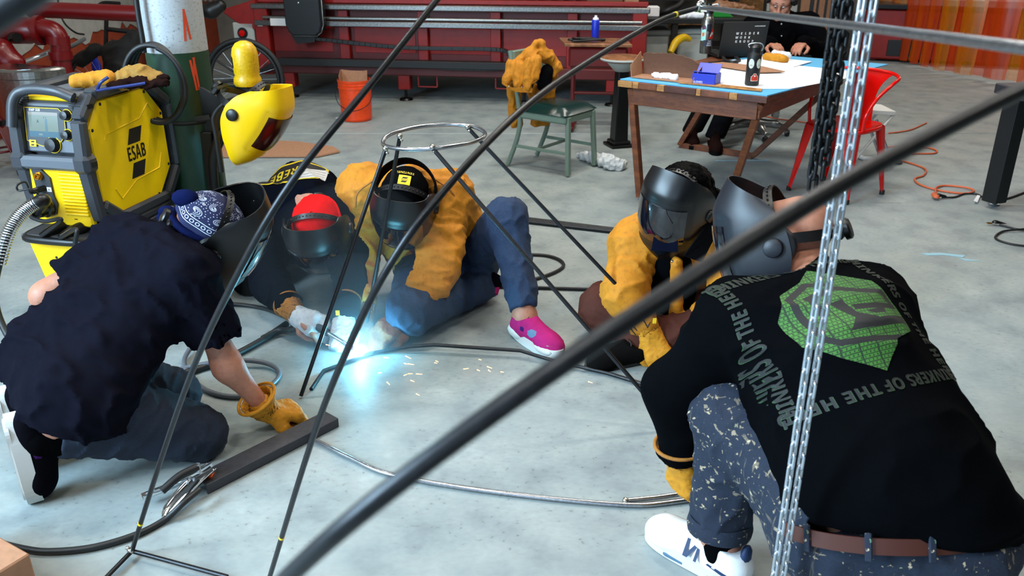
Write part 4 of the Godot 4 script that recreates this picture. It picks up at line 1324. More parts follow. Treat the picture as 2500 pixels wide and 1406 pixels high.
func work_table() -> void:
	# the corners of the top, as read off the picture at 0.75 m
	var nl := Vector3(0.65, 0.75, -5.22)
	var nr := Vector3(1.39, 0.75, -4.68)
	var u := (nr - nl).normalized()
	var v := Vector3(u.z, 0, -u.x) # away from the camera
	v = (v + Vector3(0.12, 0, -0.12)).normalized()
	var w := nl.distance_to(nr)
	var l := 1.62
	var t := thing("work_table", "wooden work table with inlaid edge blocks covered in papers and tools", "table")
	var at := func(a: float, b: float, y: float) -> Vector3: return Vector3(nl.x, y, nl.z) + u * a + v * b
	var slab := Geo.new()
	var q := [at.call(0, 0, 0.75), at.call(w, 0, 0.75), at.call(w, l, 0.75), at.call(0, l, 0.75)]
	part("table_top", slab.prism([Vector2(0, 0), Vector2(w, 0), Vector2(w + v.dot(u) * l, l), Vector2(v.dot(u) * l, l)], 0.03, Transform3D(Basis(u, Vector3(u.z, 0, -u.x), Vector3(0, 1, 0)), Vector3(nl.x, 0.735, nl.z))), M.table_wood, t)
	# the edge of the top is glued up from blocks of different wood
	var x := 0.0
	for k in 9:
		var bw: float = [0.1, 0.04, 0.12, 0.05, 0.2, 0.03, 0.17, 0.05, 0.17][k]
		part("edge_block", Geo.new().box(Vector3(bw - 0.002, 0.036, 0.022), at.call(x + bw / 2, -0.008, 0.734), 0.002, Basis(u, Vector3.UP, u.cross(Vector3.UP))), [M.table_wood_pale, M.table_wood_pale, M.table_wood, M.table_wood_pale, M.table_wood_dark, M.table_wood_pale, M.table_wood, M.table_wood_pale, M.table_wood_dark][k], t)
		x += bw
	part("apron", Geo.new().box(Vector3(w - 0.12, 0.11, 0.025), at.call(w / 2, 0.06, 0.66), 0.003, Basis(u, Vector3.UP, u.cross(Vector3.UP))), M.table_wood, t)
	part("side_apron", Geo.new().bar(at.call(w - 0.06, 0.06, 0.66), at.call(w - 0.06, l - 0.1, 0.66), 0.025, 0.1), M.table_wood, t)
	part("side_apron", Geo.new().bar(at.call(0.06, 0.06, 0.66), at.call(0.06, l - 0.1, 0.66), 0.025, 0.1), M.table_wood, t)
	# two end frames: legs that lean in to a floor rail
	for e in [[at.call(0.05, 0.07, 0.7), Vector3(0.82, 0.02, -5.22), Vector3(1.36, 0.02, -5.12), at.call(w - 0.05, 0.07, 0.7)], [at.call(0.05, l - 0.12, 0.7), Vector3(1.33, 0.02, -6.62), Vector3(1.81, 0.02, -6.26), at.call(w - 0.03, l - 0.12, 0.7)]]:
		part("leg", Geo.new().bar(e[0], e[1], 0.05, 0.04, u), M.table_wood, t)
		part("leg", Geo.new().bar(e[3], e[2], 0.05, 0.04, u), M.table_wood, t)
		part("floor_rail", Geo.new().bar(e[1], e[2], 0.04, 0.045), M.table_wood, t)
	# a second, steel-legged table stands against its right side and holds the paper up
	part("steel_leg", Geo.new().box(Vector3(0.04, 0.26, 0.05), Vector3(1.738, 0.578, -5.6), 0.004), M.stainless, t)
	var y := 0.752
	solo("cutting_mat", Geo.new().prism([Vector2(0.0, 0.01), Vector2(w + 0.005, 0.0), Vector2(w + 0.24, l - 0.02), Vector2(0.3, l - 0.02)], 0.006, Transform3D(Basis(u, Vector3(u.z, 0, -u.x), Vector3(0, 1, 0)), Vector3(nl.x, y + 0.003, nl.z))), M.mat_blue, "light blue foam board covering the work table", "board")
	var pc := Basis(u, Vector3(u.z, 0, -u.x), Vector3(0, 1, 0))
	solo("paper_sheet", Geo.new().prism([Vector2(0.02, 0.2), Vector2(0.4, 0.19), Vector2(w - 0.14, 0.13), Vector2(w + 0.04, 0.26), Vector2(w + 0.2, 0.86), Vector2(w + 0.16, 1.12), Vector2(0.26, 1.2)], 0.002, Transform3D(pc, Vector3(nl.x, y + 0.0085, nl.z))), M.paper, "large white paper sheet spread over the work table", "paper")
	solo("paper_sheet", Geo.new().prism([Vector2(0.28, 1.0), Vector2(0.7, 1.06), Vector2(0.72, 1.36), Vector2(0.36, 1.4)], 0.004, Transform3D(pc, Vector3(nl.x, y + 0.013, nl.z))), M.paper, "stack of white papers at the far left of the work table", "paper")
	solo("veneer_sheet", Geo.new().prism([Vector2(0.2, 0.78), Vector2(0.62, 0.66), Vector2(0.74, 0.78), Vector2(0.55, 0.9), Vector2(0.26, 0.92)], 0.006, Transform3D(pc, Vector3(nl.x, y + 0.02, nl.z))), M.cardboard, "pink-brown card sheet in front of the sticker-covered bottle", "card")
	solo("kraft_strip", Geo.new().prism([Vector2(0.36, 0.05), Vector2(0.86, 0.07), Vector2(0.84, 0.14), Vector2(0.4, 0.15)], 0.004, Transform3D(pc, Vector3(nl.x, y + 0.012, nl.z))), M.table_wood_pale, "strip of pale brown card under the black bottle", "card")
	open_carton(Vector3(0.728, 0.76, -5.252), Vector3(1.049, 0.76, -5.031))
	blue_carton(Vector3(1.138, 0.762, -5.047))
	var s := thing("phone", "black mobile phone lying on the white paper in front of the laptop", "phone", Vector3(1.399, 0.766, -5.84), 0.5)
	part("phone_body", Geo.new().box(Vector3(0.15, 0.009, 0.075), Vector3.ZERO, 0.003), M.black_plastic, s)
	part("phone_screen", Geo.new().box(Vector3(0.138, 0.001, 0.068), Vector3(0, 0.005, 0), 0.0), M.lens, s)
	bottles(y)
	laptop(Vector3(1.607, 0.762, -6.124), y)
	cord("laptop_lead", [Vector3(1.468, 0.772, -6.051), Vector3(1.449, 0.772, -5.893), Vector3(1.481, 0.772, -5.817), Vector3(1.54, 0.772, -5.893), Vector3(1.554, 0.772, -6.051)], 0.012, M.cable, "thick black cable coiled in front of the laptop", "cable")
	var gl := thing("work_gloves", "pair of yellow and white work gloves on the right end of the table", "gloves")
	part("yellow_glove", blob([[Vector3(1.737, 0.782, -5.978), Vector3(1.835, 0.782, -5.86), 0.022, 0.025], [Vector3(1.747, 0.797, -5.948), Vector3(1.816, 0.797, -5.829), 0.016, 0.02]], 0.009, 0.012, [], [], folds(12.0, 0.008, 95)), M.leather_yellow, gl)
	part("white_glove", blob([[Vector3(1.813, 0.802, -6.033), Vector3(1.887, 0.797, -5.948), 0.022, 0.02], [Vector3(1.882, 0.802, -6.075), Vector3(1.92, 0.802, -6.033), 0.012, 0.01]], 0.009, 0.01, [], [], folds(14.0, 0.006, 96)), M.leather_white, gl)


func open_carton(a: Vector3, b: Vector3) -> void:
	var t := thing("open_carton", "torn brown cardboard tray standing open on the near edge of the work table", "carton")
	var x := (b - a).normalized()
	var z := Vector3(x.z, 0, -x.x)
	var w := a.distance_to(b)
	var h := 0.14
	var n := noise(9.0, 97, 2)
	var rows := [[], [], []]
	for k in 25:
		var s := k / 24.0
		var top := h * (1.0 - 0.35 * pow(absf(s - 0.35) * 1.5, 2.0)) + n.get_noise_1d(s * 3.0) * 0.012
		rows[0].append(a + x * (w * s) + z * (0.14 + 0.02 * sin(s * PI)) + Vector3.UP * top)
		rows[1].append(a + x * (w * s) + z * (0.16 + 0.02 * sin(s * PI)) + Vector3.UP * top * 0.5)
		rows[2].append(a + x * (w * s) + z * 0.15 + Vector3.UP * 0.004)
	part("back_wall", Geo.new().sheet(rows, 0.005), M.cardboard_dark, t)
	part("floor", Geo.new().prism([Vector2(0, 0.0), Vector2(w, 0.0), Vector2(w, 0.16), Vector2(0, 0.16)], 0.005, Transform3D(Basis(x, z, Vector3(0, 1, 0)), a + Vector3.UP * 0.004)), M.cardboard, t)
	for k in 2:
		var p: Vector3 = a + x * (w * k)
		part("end_flap", Geo.new().sheet([[p + Vector3.UP * 0.004, p + z * 0.15 + Vector3.UP * 0.004], [p + x * (0.03 if k else -0.02) + Vector3.UP * 0.07 + z * 0.02, p + x * (0.01 if k else -0.02) + z * 0.15 + Vector3.UP * (0.1 if k else 0.14)]], 0.005), M.cardboard, t)
	solo("tissue", blob([[a + x * 0.12 + z * 0.06 + Vector3.UP * 0.02, a + x * 0.26 + z * 0.05 + Vector3.UP * 0.02, 0.015, 0.02]], 0.008, 0.01, [], [], folds(18.0, 0.01, 98)), M.paper, "white tissue lying in the torn cardboard tray", "tissue")


func blue_carton(c: Vector3) -> void:
	var t := thing("blue_carton", "small blue cardboard box with its lid open beside the cardboard tray", "box", c, -0.55)
	var w := 0.135
	var d := 0.1
	var h := 0.06
	part("front_panel", Geo.new().box(Vector3(w, h, 0.004), Vector3(0, h / 2, d / 2), 0.001), M.blue_plastic, t)
	part("back_panel", Geo.new().box(Vector3(w, h, 0.004), Vector3(0, h / 2, -d / 2), 0.001), M.blue_plastic, t)
	for s in [-1, 1]:
		part("side_panel", Geo.new().box(Vector3(0.004, h, d), Vector3(s * w / 2, h / 2, 0), 0.001), M.blue_plastic, t)
	part("bottom_panel", Geo.new().box(Vector3(w, 0.004, d), Vector3(0, 0.002, 0), 0.001), M.blue_plastic, t)
	part("lid_flap", Geo.new().box(Vector3(w, 0.004, 0.07), Vector3(0, h + 0.022, -d / 2 + 0.012), 0.001, Basis(Vector3.RIGHT, 0.75)), M.blue_plastic, t)
	part("shoulder", Geo.new().box(Vector3(w, 0.004, 0.035), Vector3(0, h + 0.004, d / 2 - 0.016), 0.001, Basis(Vector3.RIGHT, -0.35)), M.blue_plastic, t)
	part("lettering", words("GLOVES", M.font_bold, 0.012, Transform3D(Basis(), Vector3(-0.035, 0.012, d / 2 + 0.0025))), M.print_white, t)


func sticker(parent: Node3D, r: float, a: float, y: float, w: float, h: float, im: Image) -> void: # a print bent round a bottle
	var rows := []
	for i in 7:
		var line := []
		for j in 9:
			var q := a - (j / 8.0 - 0.5) * w / r
			line.append(Vector3(cos(q) * r, y + (0.5 - i / 6.0) * h, sin(q) * r))
		rows.append(line)
	part("sticker", Geo.new().sheet(rows), print_mat(im), parent)


func bottles(y: float) -> void:
	var c: Vector3 = Vector3(1.387, 0.766, -4.981)
	var t := thing("water_bottle", "black steel water bottle with round white stickers on the near corner of the table", "bottle", c)
	part("bottle_body", Geo.new().lathe([Vector2(0, 0), Vector2(0.037, 0), Vector2(0.04, 0.004), Vector2(0.04, 0.19), Vector2(0.034, 0.21), Vector2(0.03, 0.215), Vector2(0.03, 0.225), Vector2(0, 0.225)], 28), M.black_paint, t)
	part("bottle_cap", Geo.new().lathe([Vector2(0, 0.225), Vector2(0.033, 0.225), Vector2(0.034, 0.25), Vector2(0.028, 0.256), Vector2(0.02, 0.27), Vector2(0, 0.272)], 24), M.black_plastic, t)
	part("cap_loop", Geo.new().tube(smooth([Vector3(-0.03, 0.245, 0), Vector3(-0.042, 0.265, 0.005), Vector3(-0.02, 0.275, 0.01), Vector3(0.02, 0.275, 0.01), Vector3(0.042, 0.255, 0.005), Vector3(0.034, 0.225, 0.0)]), 0.005, 6), M.galvanized, t)
	t.scale = Vector3(1, 0.84, 1)
	var im := Image.create_empty(64, 96, false, Image.FORMAT_RGBA8)
	im.fill(Color(0, 0, 0, 0))
	var el := []
	for k in 20:
		el.append(Vector2(cos(TAU * k / 20) * 0.85, sin(TAU * k / 20) * 1.3))
	stamp_poly(im, el, px(im, 2.0), Color(0.8, 0.81, 0.76))
	stamp_line(im, [Vector2(-0.4, -0.6), Vector2(0, -0.3), Vector2(0.4, -0.7)], 0.12, px(im, 2.0), Color(0.45, 0.42, 0.38))
	sticker(t, 0.0405, PI / 2 - 0.55, 0.145, 0.04, 0.075, im)
	sticker(t, 0.0405, PI / 2 + 0.62, 0.145, 0.04, 0.075, im)
	var i2 := Image.create_empty(64, 72, false, Image.FORMAT_RGBA8)
	i2.fill(Color(0, 0, 0, 0))
	stamp_poly(i2, [Vector2(-0.95, -1.05), Vector2(0.95, -1.05), Vector2(0.95, 0.1), Vector2(0.5, 0.6), Vector2(0.3, 1.05), Vector2(-0.3, 1.05), Vector2(-0.5, 0.6), Vector2(-0.95, 0.1)], px(i2, 2.0), Color(0.85, 0.75, 0.7))
	stamp_poly(i2, [Vector2(-0.82, -0.92), Vector2(0.82, -0.92), Vector2(0.82, 0.05), Vector2(0.4, 0.5), Vector2(0.25, 0.9), Vector2(-0.25, 0.9), Vector2(-0.4, 0.5), Vector2(-0.82, 0.05)], px(i2, 2.0), Color(0.72, 0.16, 0.06))
	stamp_poly(i2, [Vector2(-0.2, 0.2), Vector2(0.2, 0.2), Vector2(0.1, 0.6), Vector2(-0.1, 0.6)], px(i2, 2.0), Color(0.9, 0.88, 0.85))
	sticker(t, 0.0406, PI / 2 - 0.05, 0.055, 0.046, 0.055, i2)
	var c2: Vector3 = Vector3(1.39, 0.77, -6.275)
	var t2 := thing("water_bottle", "steel water bottle covered in coloured stickers beside the laptop", "bottle", c2)
	part("bottle_body", Geo.new().lathe([Vector2(0, 0), Vector2(0.04, 0), Vector2(0.043, 0.004), Vector2(0.043, 0.22), Vector2(0.034, 0.25), Vector2(0.03, 0.255), Vector2(0.03, 0.275), Vector2(0, 0.275)], 28), M.stainless, t2)
	part("bottle_cap", Geo.new().lathe([Vector2(0, 0.275), Vector2(0.034, 0.275), Vector2(0.034, 0.295), Vector2(0.02, 0.3), Vector2(0.018, 0.34), Vector2(0, 0.342)], 20), M.black_plastic, t2)
	part("cap_loop", Geo.new().tube(smooth([Vector3(0.02, 0.33, 0), Vector3(0.055, 0.335, 0.01), Vector3(0.06, 0.31, 0.01), Vector3(0.03, 0.29, 0.0)]), 0.006, 6), M.galvanized, t2)
	part("mouthpiece", Geo.new().rod(Vector3(-0.02, 0.29, 0.02), Vector3(-0.06, 0.292, 0.03), 0.007), M.paper, t2)
	var i3 := Image.create_empty(128, 160, false, Image.FORMAT_RGBA8)
	i3.fill(Color(0, 0, 0, 0))
	var xf := px(i3, 2.0)
	stamp_poly(i3, [Vector2(-1, 0.7), Vector2(-0.3, 0.75), Vector2(-0.25, -0.55), Vector2(-1, -0.6)], xf, Color(0.6, 0.84, 0.8))
	stamp_poly(i3, [Vector2(-0.85, 0.85), Vector2(-0.35, 1.0), Vector2(-0.3, 0.6), Vector2(-0.9, 0.5)], xf, Color(0.35, 0.2, 0.3))
	stamp_poly(i3, [Vector2(-0.8, 0.2), Vector2(-0.45, 0.28), Vector2(-0.45, -0.1), Vector2(-0.75, -0.15)], xf, Color(0.85, 0.42, 0.2))
	stamp_poly(i3, [Vector2(-0.2, 1.1), Vector2(0.4, 1.1), Vector2(0.3, 0.3), Vector2(-0.2, 0.4)], xf, Color(0.05, 0.06, 0.12))
	stamp_poly(i3, [Vector2(0.05, -0.35), Vector2(0.9, -0.4), Vector2(0.95, 0.75), Vector2(0.5, 0.6), Vector2(0.3, 0.1)], xf, Color(0.78, 0.1, 0.05))
	stamp_line(i3, [Vector2(0.3, -0.1), Vector2(0.5, 0.25), Vector2(0.7, 0.05), Vector2(0.85, 0.35)], 0.14, xf, Color(0.85, 0.85, 0.85))
	stamp_poly(i3, [Vector2(-0.5, -0.5), Vector2(0.95, -0.5), Vector2(0.95, -1.15), Vector2(-0.5, -1.15)], xf, Color(0.12, 0.13, 0.2))
	for r in 3:
		stamp(i3, letters(["THIS", "BODY", "MAKES"][r], M.font_bold, 0.16).map(func(p): return p + Vector2(0.25, -0.62 - r * 0.21)), xf, Color(0.8, 0.8, 0.82))
	sticker(t2, 0.0436, PI / 2, 0.13, 0.12, 0.17, i3)


func laptop(c: Vector3, y: float) -> void:
	var t := thing("laptop", "black laptop with rows of white letters on its lid, open on the table", "laptop", c, 3.3)
	part("keyboard_base", Geo.new().box(Vector3(0.33, 0.018, 0.23), Vector3(0, 0.011, 0.12), 0.004), M.black_plastic, t)
	var lid := part("screen_lid", Geo.new().box(Vector3(0.33, 0.23, 0.01), Vector3(0, 0.115, 0), 0.004), M.black_paint, t)
	lid.transform = Transform3D(Basis(Vector3.RIGHT, -0.2), Vector3(0, 0.02, 0))
	var back := Transform3D(Basis(Vector3.UP, PI), Vector3(0, 0, -0.0056))
	var k := 0
	for row in ["WELDER", "WORK", "GROUP"]:
		for i in row.length():
			part("letter", words(row[i], M.font_bold, 0.016, back * Transform3D(Basis(), Vector3(-0.055 + i * 0.03, 0.15 - k * 0.028, 0))), M.print_white, lid)
		k += 1
	part("badge", words("o chromebook", M.font_bold, 0.008, back * Transform3D(Basis(), Vector3(0.1, 0.2, 0))), M.print_white, lid)


func red_chair() -> void:
	var t := thing("metal_armchair", "glossy red metal armchair beside the hanging chains", "chair")
	# the feet, front-left, front-right, back-right, back-left
	var f := [Vector3(1.83, 0, -5.42), Vector3(2.1, 0, -5.11), Vector3(2.41, 0, -5.33), Vector3(2.14, 0, -5.66)]
	var c: Vector3 = (f[0] + f[1] + f[2] + f[3]) / 4.0
	var h := 0.45
	for p in f:
		var top: Vector3 = c + (p - c) * 0.78 + Vector3.UP * h
		var out: Vector3 = ((p - c) * Vector3(1, 0, 1)).normalized()
		var side := out.cross(Vector3.UP)
		# a pressed leg: wide at the seat, folded, narrow at the floor
		var rows := []
		for i in 6:
			var s := i / 5.0
			var q: Vector3 = (p + Vector3.UP * 0.02).lerp(top, s)
			var w := lerpf(0.014, 0.05, s)
			rows.append([q - side * w - out * w * 0.75, q - side * w * 0.45 + out * 0.006, q + side * w * 0.45 + out * 0.006, q + side * w - out * w * 0.75])
		part("leg", Geo.new().sheet(rows, 0.003), M.chair_red, t)
		part("rubber_foot", Geo.new().rod(p + Vector3.UP * 0.004, p + Vector3.UP * 0.03, 0.016), M.rubber, t)
	var x: Vector3 = (f[1] - f[0]).normalized()
	var z := x.cross(Vector3.UP)
	if z.dot(f[0] - f[3]) < 0.0:
		z = -z
	var b := Basis(x, Vector3.UP, z)
	var seat := []
	for i in 11:
		var line := []
		for j in 11:
			var u := (j / 10.0 - 0.5) * 2.0
			var v := (i / 10.0 - 0.5) * 2.0
			var n := pow(pow(absf(u), 5.0) + pow(absf(v), 5.0), 0.2)
			var d := maxf(absf(u), absf(v))
			var k := d / maxf(n, 1e-4)
			line.append(c + b * Vector3(u * k * 0.185, h + 0.008 - 0.014 * (1.0 - d * d), v * k * 0.185))
		seat.append(line)
	part("seat", Geo.new().sheet(seat, 0.003), M.chair_red, t)
	part("seat_edge", Geo.new().tube(ring(Vector3.ZERO, 1.0, 44).map(func(p): return c + b * Vector3(signf(p.x) * pow(absf(p.x), 0.55) * 0.186, h - 0.008, signf(p.z) * pow(absf(p.z), 0.55) * 0.186)), 0.015, 8, true), M.chair_red, t)
	# the arm rail: one bent tube from seat corner round the back to the other
	var rail := []
	for s in [-1.0, 1.0]:
		var side := [b * Vector3(s * 0.18, h, 0.12), b * Vector3(s * 0.19, h + 0.1, 0.12), b * Vector3(s * 0.215, h + 0.2, 0.06), b * Vector3(s * 0.245, h + 0.27, -0.03), b * Vector3(s * 0.235, h + 0.3, -0.13), b * Vector3(s * 0.15, h + 0.315, -0.2)]
		if s > 0.0:
			side.reverse()
		rail.append_array(side.map(func(p): return c + p))
		if s < 0.0:
			rail.append(c + b * Vector3(0, h + 0.32, -0.225))
	part("arm_rail", Geo.new().tube(smooth(rail, 8), 0.011, 10), M.chair_red, t)
	var rows := []
	for i in 12:
		var s := i / 11.0
		var line := []
		var w := 0.065 + 0.02 * (1.0 - s) + 0.105 * pow(s, 4.0)
		for j in 9:
			var u := (j / 8.0 - 0.5) * 2.0
			line.append(c + b * Vector3(u * w, h + 0.312 * s, -0.17 - 0.055 * s + 0.04 * u * u * s))
		rows.append(line)
	part("back_splat", Geo.new().sheet(rows, 0.003), M.chair_red, t)
	# white folding stool behind it
	var w := thing("folding_stool", "white folding stool half hidden behind the red armchair", "stool")
	var a: Vector3 = Vector3(2.367, 0.407, -6.15)
	var d: Vector3 = Vector3(2.719, 0.389, -6.15)
	part("stool_seat", Geo.new().bar(a, d, 0.26, 0.03), M.white_metal, w)
	for k in 2:
		var o := Vector3(0, 0, -0.11 + 0.22 * k)
		part("leg", Geo.new().rod(Vector3(2.72, 0.383, -6.15) + o, Vector3(Vector3(2.44, 0.002, -6.1).x, 0.015, -6.1 + o.z), 0.011), M.white_metal, w)
		part("leg", Geo.new().rod(Vector3(2.6, 0.339, -6.15) + o, Vector3(Vector3(2.754, 0.018, -6.1).x, 0.015, -6.1 + o.z), 0.011), M.galvanized, w)
	part("foot_rail", Geo.new().tube(smooth([Vector3(2.624, 0.02, -6.375), Vector3(2.616, 0.02, -6.212), Vector3(2.678, 0.02, -6.175)]), 0.016, 8), M.white_metal, w)
	for q in [Vector3(2.779, 0.012, -6.158), Vector3(2.844, 0.012, -6.11)]:
		part("foot_cap", Geo.new().ball(q, Vector3(0.03, 0.018, 0.03), 10), M.rubber, w)


func chain_link(r_in: float, half: float, wire: float) -> ArrayMesh: # one link, long along y
	var p := []
	for k in 24:
		var a := TAU * k / 24.0
		p.append(Vector3(cos(a) * r_in, sin(a) * r_in + (half if sin(a) > 0.0 else -half), 0))
	return Geo.new().tube(p, wire, 8, true).mesh()


func chains() -> void:
	var mesh := chain_link(0.0054, 0.0115, 0.0034)
	var spots := [[Vector3(0.557, 1.494, -1.42), "left one of two silver chain strands hanging in front of the squatting person"], [Vector3(0.576, 1.494, -1.42), "right one of two silver chain strands hanging in front of the squatting person"]]
	for s in spots:
		var t := thing("chain", s[1], "chain", Vector3(s[0].x, 0, s[0].z))
		var y := 2.0
		var k := 0
		while y > 0.02:
			var l := part("link", mesh, M.galvanized, t)
			l.transform = Transform3D(Basis(Vector3.UP, 0.4 + (PI / 2 if k % 2 else 0.0)), Vector3(0, y, 0))
			y -= 0.027
			k += 1
	# the black chain: three strands bunched together, the middle one ending in a loop
	var big := chain_link(0.0072, 0.0105, 0.0042)
	var names := ["black chain strand of the hanging bundle, leftmost", "black chain strand of the hanging bundle, in the middle behind", "black chain strand of the hanging bundle, in the middle in front", "black chain strand of the hanging bundle, beside the silver chain"]
	for j in 4:
		var base: Vector3 = Vector3(0.599, 1.458, -1.62)
		var t := thing("black_chain", names[j], "chain", Vector3(base.x + [-0.01, 0.0, 0.006, 0.014][j], 0, base.z + [0.0, -0.018, 0.012, -0.006][j]), 0.0, "black chain bundle")
		var y := 2.0 - j * 0.012
		var k := 0
		while y > [1.15, 1.165, 1.16, 1.19][j]:
			var l := part("link", big, M.black_chain, t)
			l.transform = Transform3D(Basis(Vector3.UP, 0.5 + j * 0.4 + (PI / 2 if k % 2 else 0.0)), Vector3(0, y, 0))
			y -= 0.027
			k += 1
		if j == 0:
			var l := part("link", big, M.black_chain, t)
			l.transform = Transform3D(Basis(Vector3.UP, 0.1), Vector3(0.004, y, 0))


func floor_things() -> void:
	# the steel flat bar the frame is clamped to, with its earth clamp and cable
	var a: Vector3 = Vector3(-0.63, 0, -2.555)
	var b: Vector3 = Vector3(-0.96, 0, -2.171)
	var t := thing("steel_channel", "dark flat steel channel lying on the floor under the yellow glove", "steel bar")
	var d := (b - a).normalized()
	var s := d.cross(Vector3.UP)
	part("plate", Geo.new().bar(a + Vector3.UP * 0.032, b + Vector3.UP * 0.032, 0.075, 0.008), M.steel_plate, t)
	for k in [-1.0, 1.0]:
		part("flange", Geo.new().bar(a + s * 0.034 * k + Vector3.UP * 0.016, b + s * 0.034 * k + Vector3.UP * 0.016, 0.006, 0.03), M.steel_plate, t)
	var c := thing("earth_clamp", "chrome earth clamp gripping the end of the steel channel", "clamp")
	var o: Vector3 = b + Vector3.UP * 0.045
	var ax := (d + Vector3(-0.1, -0.12, 0.1)).normalized()
	for k in [-1.0, 1.0]: # two pressed jaws whose handles are open channels
		var rows := []
		for i in 14:
			var f := i / 13.0
			var q: Vector3 = o + ax * (-0.045 + 0.2 * f) + s * k * (0.006 + 0.05 * f * f) + Vector3.UP * (0.012 - 0.022 * f + (0.012 if k > 0.0 else -0.004) * f)
			var w := (0.013 + 0.006 * sin(f * PI)) * (1.0 if i < 13 else 0.45)
			var up: Vector3 = (Vector3.UP + s * k * 0.5).normalized()
			var side: Vector3 = up.cross(ax).normalized()
			rows.append([q + side * w + up * 0.013, q + side * w * 0.95, q + side * w * 0.4 - up * 0.004, q - side * w * 0.4 - up * 0.004, q - side * w * 0.95, q - side * w + up * 0.013])
		part("jaw", Geo.new().sheet(rows, 0.002), M.chrome, c)
	part("copper_contact", Geo.new().box(Vector3(0.03, 0.012, 0.03), o - ax * 0.03 - Vector3.UP * 0.01, 0.003), M.copper, c)
	part("spring", Geo.new().tube(ring(o + ax * 0.03 + Vector3.UP * 0.01, 0.012, 14, Basis(ax, s, Vector3.UP)), 0.004, 6, true), M.galvanized, c)
	part("pivot_bolt", Geo.new().rod(o + Vector3.UP * 0.02, o + Vector3.UP * 0.05, 0.009, -1.0, 6), M.galvanized, c)
	part("cable_sleeve", Geo.new().tube(smooth([o + Vector3.UP * 0.04, o + ax * 0.06 + Vector3.UP * 0.045, o + ax * 0.12 + Vector3.UP * 0.03]), 0.012, 10), M.rubber, c)
	cord("earth_cable", [Vector3(-0.937, 0.05, -2.105), Vector3(-0.961, 0.05, -2.046), Vector3(-1.014, 0.012, -2.01), Vector3(-1.071, 0.012, -1.945), Vector3(-1.164, 0.012, -1.894), Vector3(-1.269, 0.012, -1.876), Vector3(-1.354, 0.012, -1.886), Vector3(-1.521, 0.012, -1.938)], 0.0095, M.cable, "black earth cable running from the clamp to the lower left corner")
	cord("torch_cable", [Vector3(-0.977, 0.02, -3.327), Vector3(-1.044, 0.015, -3.178), Vector3(-1.134, 0.015, -3.023), Vector3(-1.242, 0.015, -2.911), Vector3(-1.379, 0.015, -2.814), Vector3(-1.477, 0.015, -2.649), Vector3(-1.713, 0.015, -2.737), Vector3(-1.864, 0.02, -2.684), Vector3(-2.009, 0.02, -2.729)], 0.014, M.cable, "black welding cable on the floor behind the kneeling person")
	cord("torch_cable", [Vector3(-0.98, 0.04, -3.347), Vector3(-1.134, 0.012, -3.508), Vector3(-1.297, 0.012, -3.554), Vector3(-1.394, 0.012, -3.508), Vector3(-1.446, 0.012, -3.343)], 0.0095, M.cable, "thin black cable curving past the kneeling person's shoulder")
	cord("air_hose", [Vector3(-1.369, 0.012, -2.867), Vector3(-1.291, 0.012, -2.933), Vector3(-1.173, 0.03, -2.95), Vector3(-1.05, 0.03, -2.967), Vector3(-0.95, 0.02, -2.952), Vector3(-0.898, 0.012, -2.883), Vector3(-0.921, 0.012, -2.779), Vector3(-1.01, 0.012, -2.718), Vector3(-1.129, 0.012, -2.757), Vector3(-1.236, 0.012, -2.867), Vector3(-1.307, 0.012, -3.001), Vector3(-1.309, 0.03, -3.11)], 0.0095, M.charcoal_light, "grey rubber hose looped on the floor by the bare forearm")
	cord("air_hose", [Vector3(-0.07, 0.01, -3.823), Vector3(0.02, 0.01, -3.802), Vector3(0.121, 0.01, -3.865), Vector3(0.216, 0.01, -3.951), Vector3(0.264, 0.01, -4.041), Vector3(0.239, 0.01, -4.134), Vector3(0.152, 0.01, -4.194), Vector3(-0.022, 0.01, -4.194)], 0.0085, M.cable, "black hose loop on the floor right of the raised knee")
	solo("rod_stock", Geo.new().rod(Vector3(-0.138, 0.01, -3.771), Vector3(0.488, 0.01, -3.721), 0.008), M.rod_dark, "single thin steel rod on the floor behind the seated pair", "rod")
	for k in 3:
		solo("rod_stock", Geo.new().rod(Vector3(-0.147, 0.012, -4.823) + Vector3(0, 0, -0.03 * k), Vector3(0.844, 0.012, -4.459) + Vector3(0, 0, -0.022 * k), 0.011), M.rod_dark, ["long steel rod on the floor behind the seated pair, nearest of three", "long steel rod on the floor behind the seated pair, middle of three", "long steel rod on the floor behind the seated pair, farthest of three"][k], "rod", "rod stock on the floor")
	# cardboard
	solo("cardboard_sheet", Geo.new().prism([Vector2(-0.62, -0.3), Vector2(0.36, -0.24), Vector2(0.5, -0.08), Vector2(0.42, 0.06), Vector2(0.1, 0.22), Vector2(-0.62, 0.3)], 0.012, Transform3D(Basis(Vector3(1, 0, 0.05), Vector3(0, 0, -1), Vector3(0, 1, 0)), Vector3(-1.827, 0.012, -6.539))), M.cardboard, "flat sheet of brown cardboard on the floor behind the welding cart", "cardboard")
	var bx := thing("cardboard_box", "corner of a brown cardboard box with torn blue paper at the lower left", "box")
	var q: Vector3 = Vector3(-1.199, 0.17, -1.683)
	var bb := Basis(Vector3(0.86, 0, 0.5), Vector3.UP, Vector3(-0.5, 0, 0.86))
	part("box_body", Geo.new().box(Vector3(0.4, 0.165, 0.42), q + bb * Vector3(-0.2, -0.083, 0.21), 0.004, bb), M.cardboard, bx)
	part("blue_paper", Geo.new().prism([Vector2(-0.2, -0.22), Vector2(0.1, -0.22), Vector2(0.11, 0.02), Vector2(0.07, 0.035), Vector2(0.04, 0.02), Vector2(0.01, 0.045), Vector2(-0.04, 0.03), Vector2(-0.2, 0.06)], 0.002, Transform3D(Basis(bb.x, -bb.z, bb.y), q + bb * Vector3(-0.13, 0.004, 0.13))), M.mat_blue, bx)
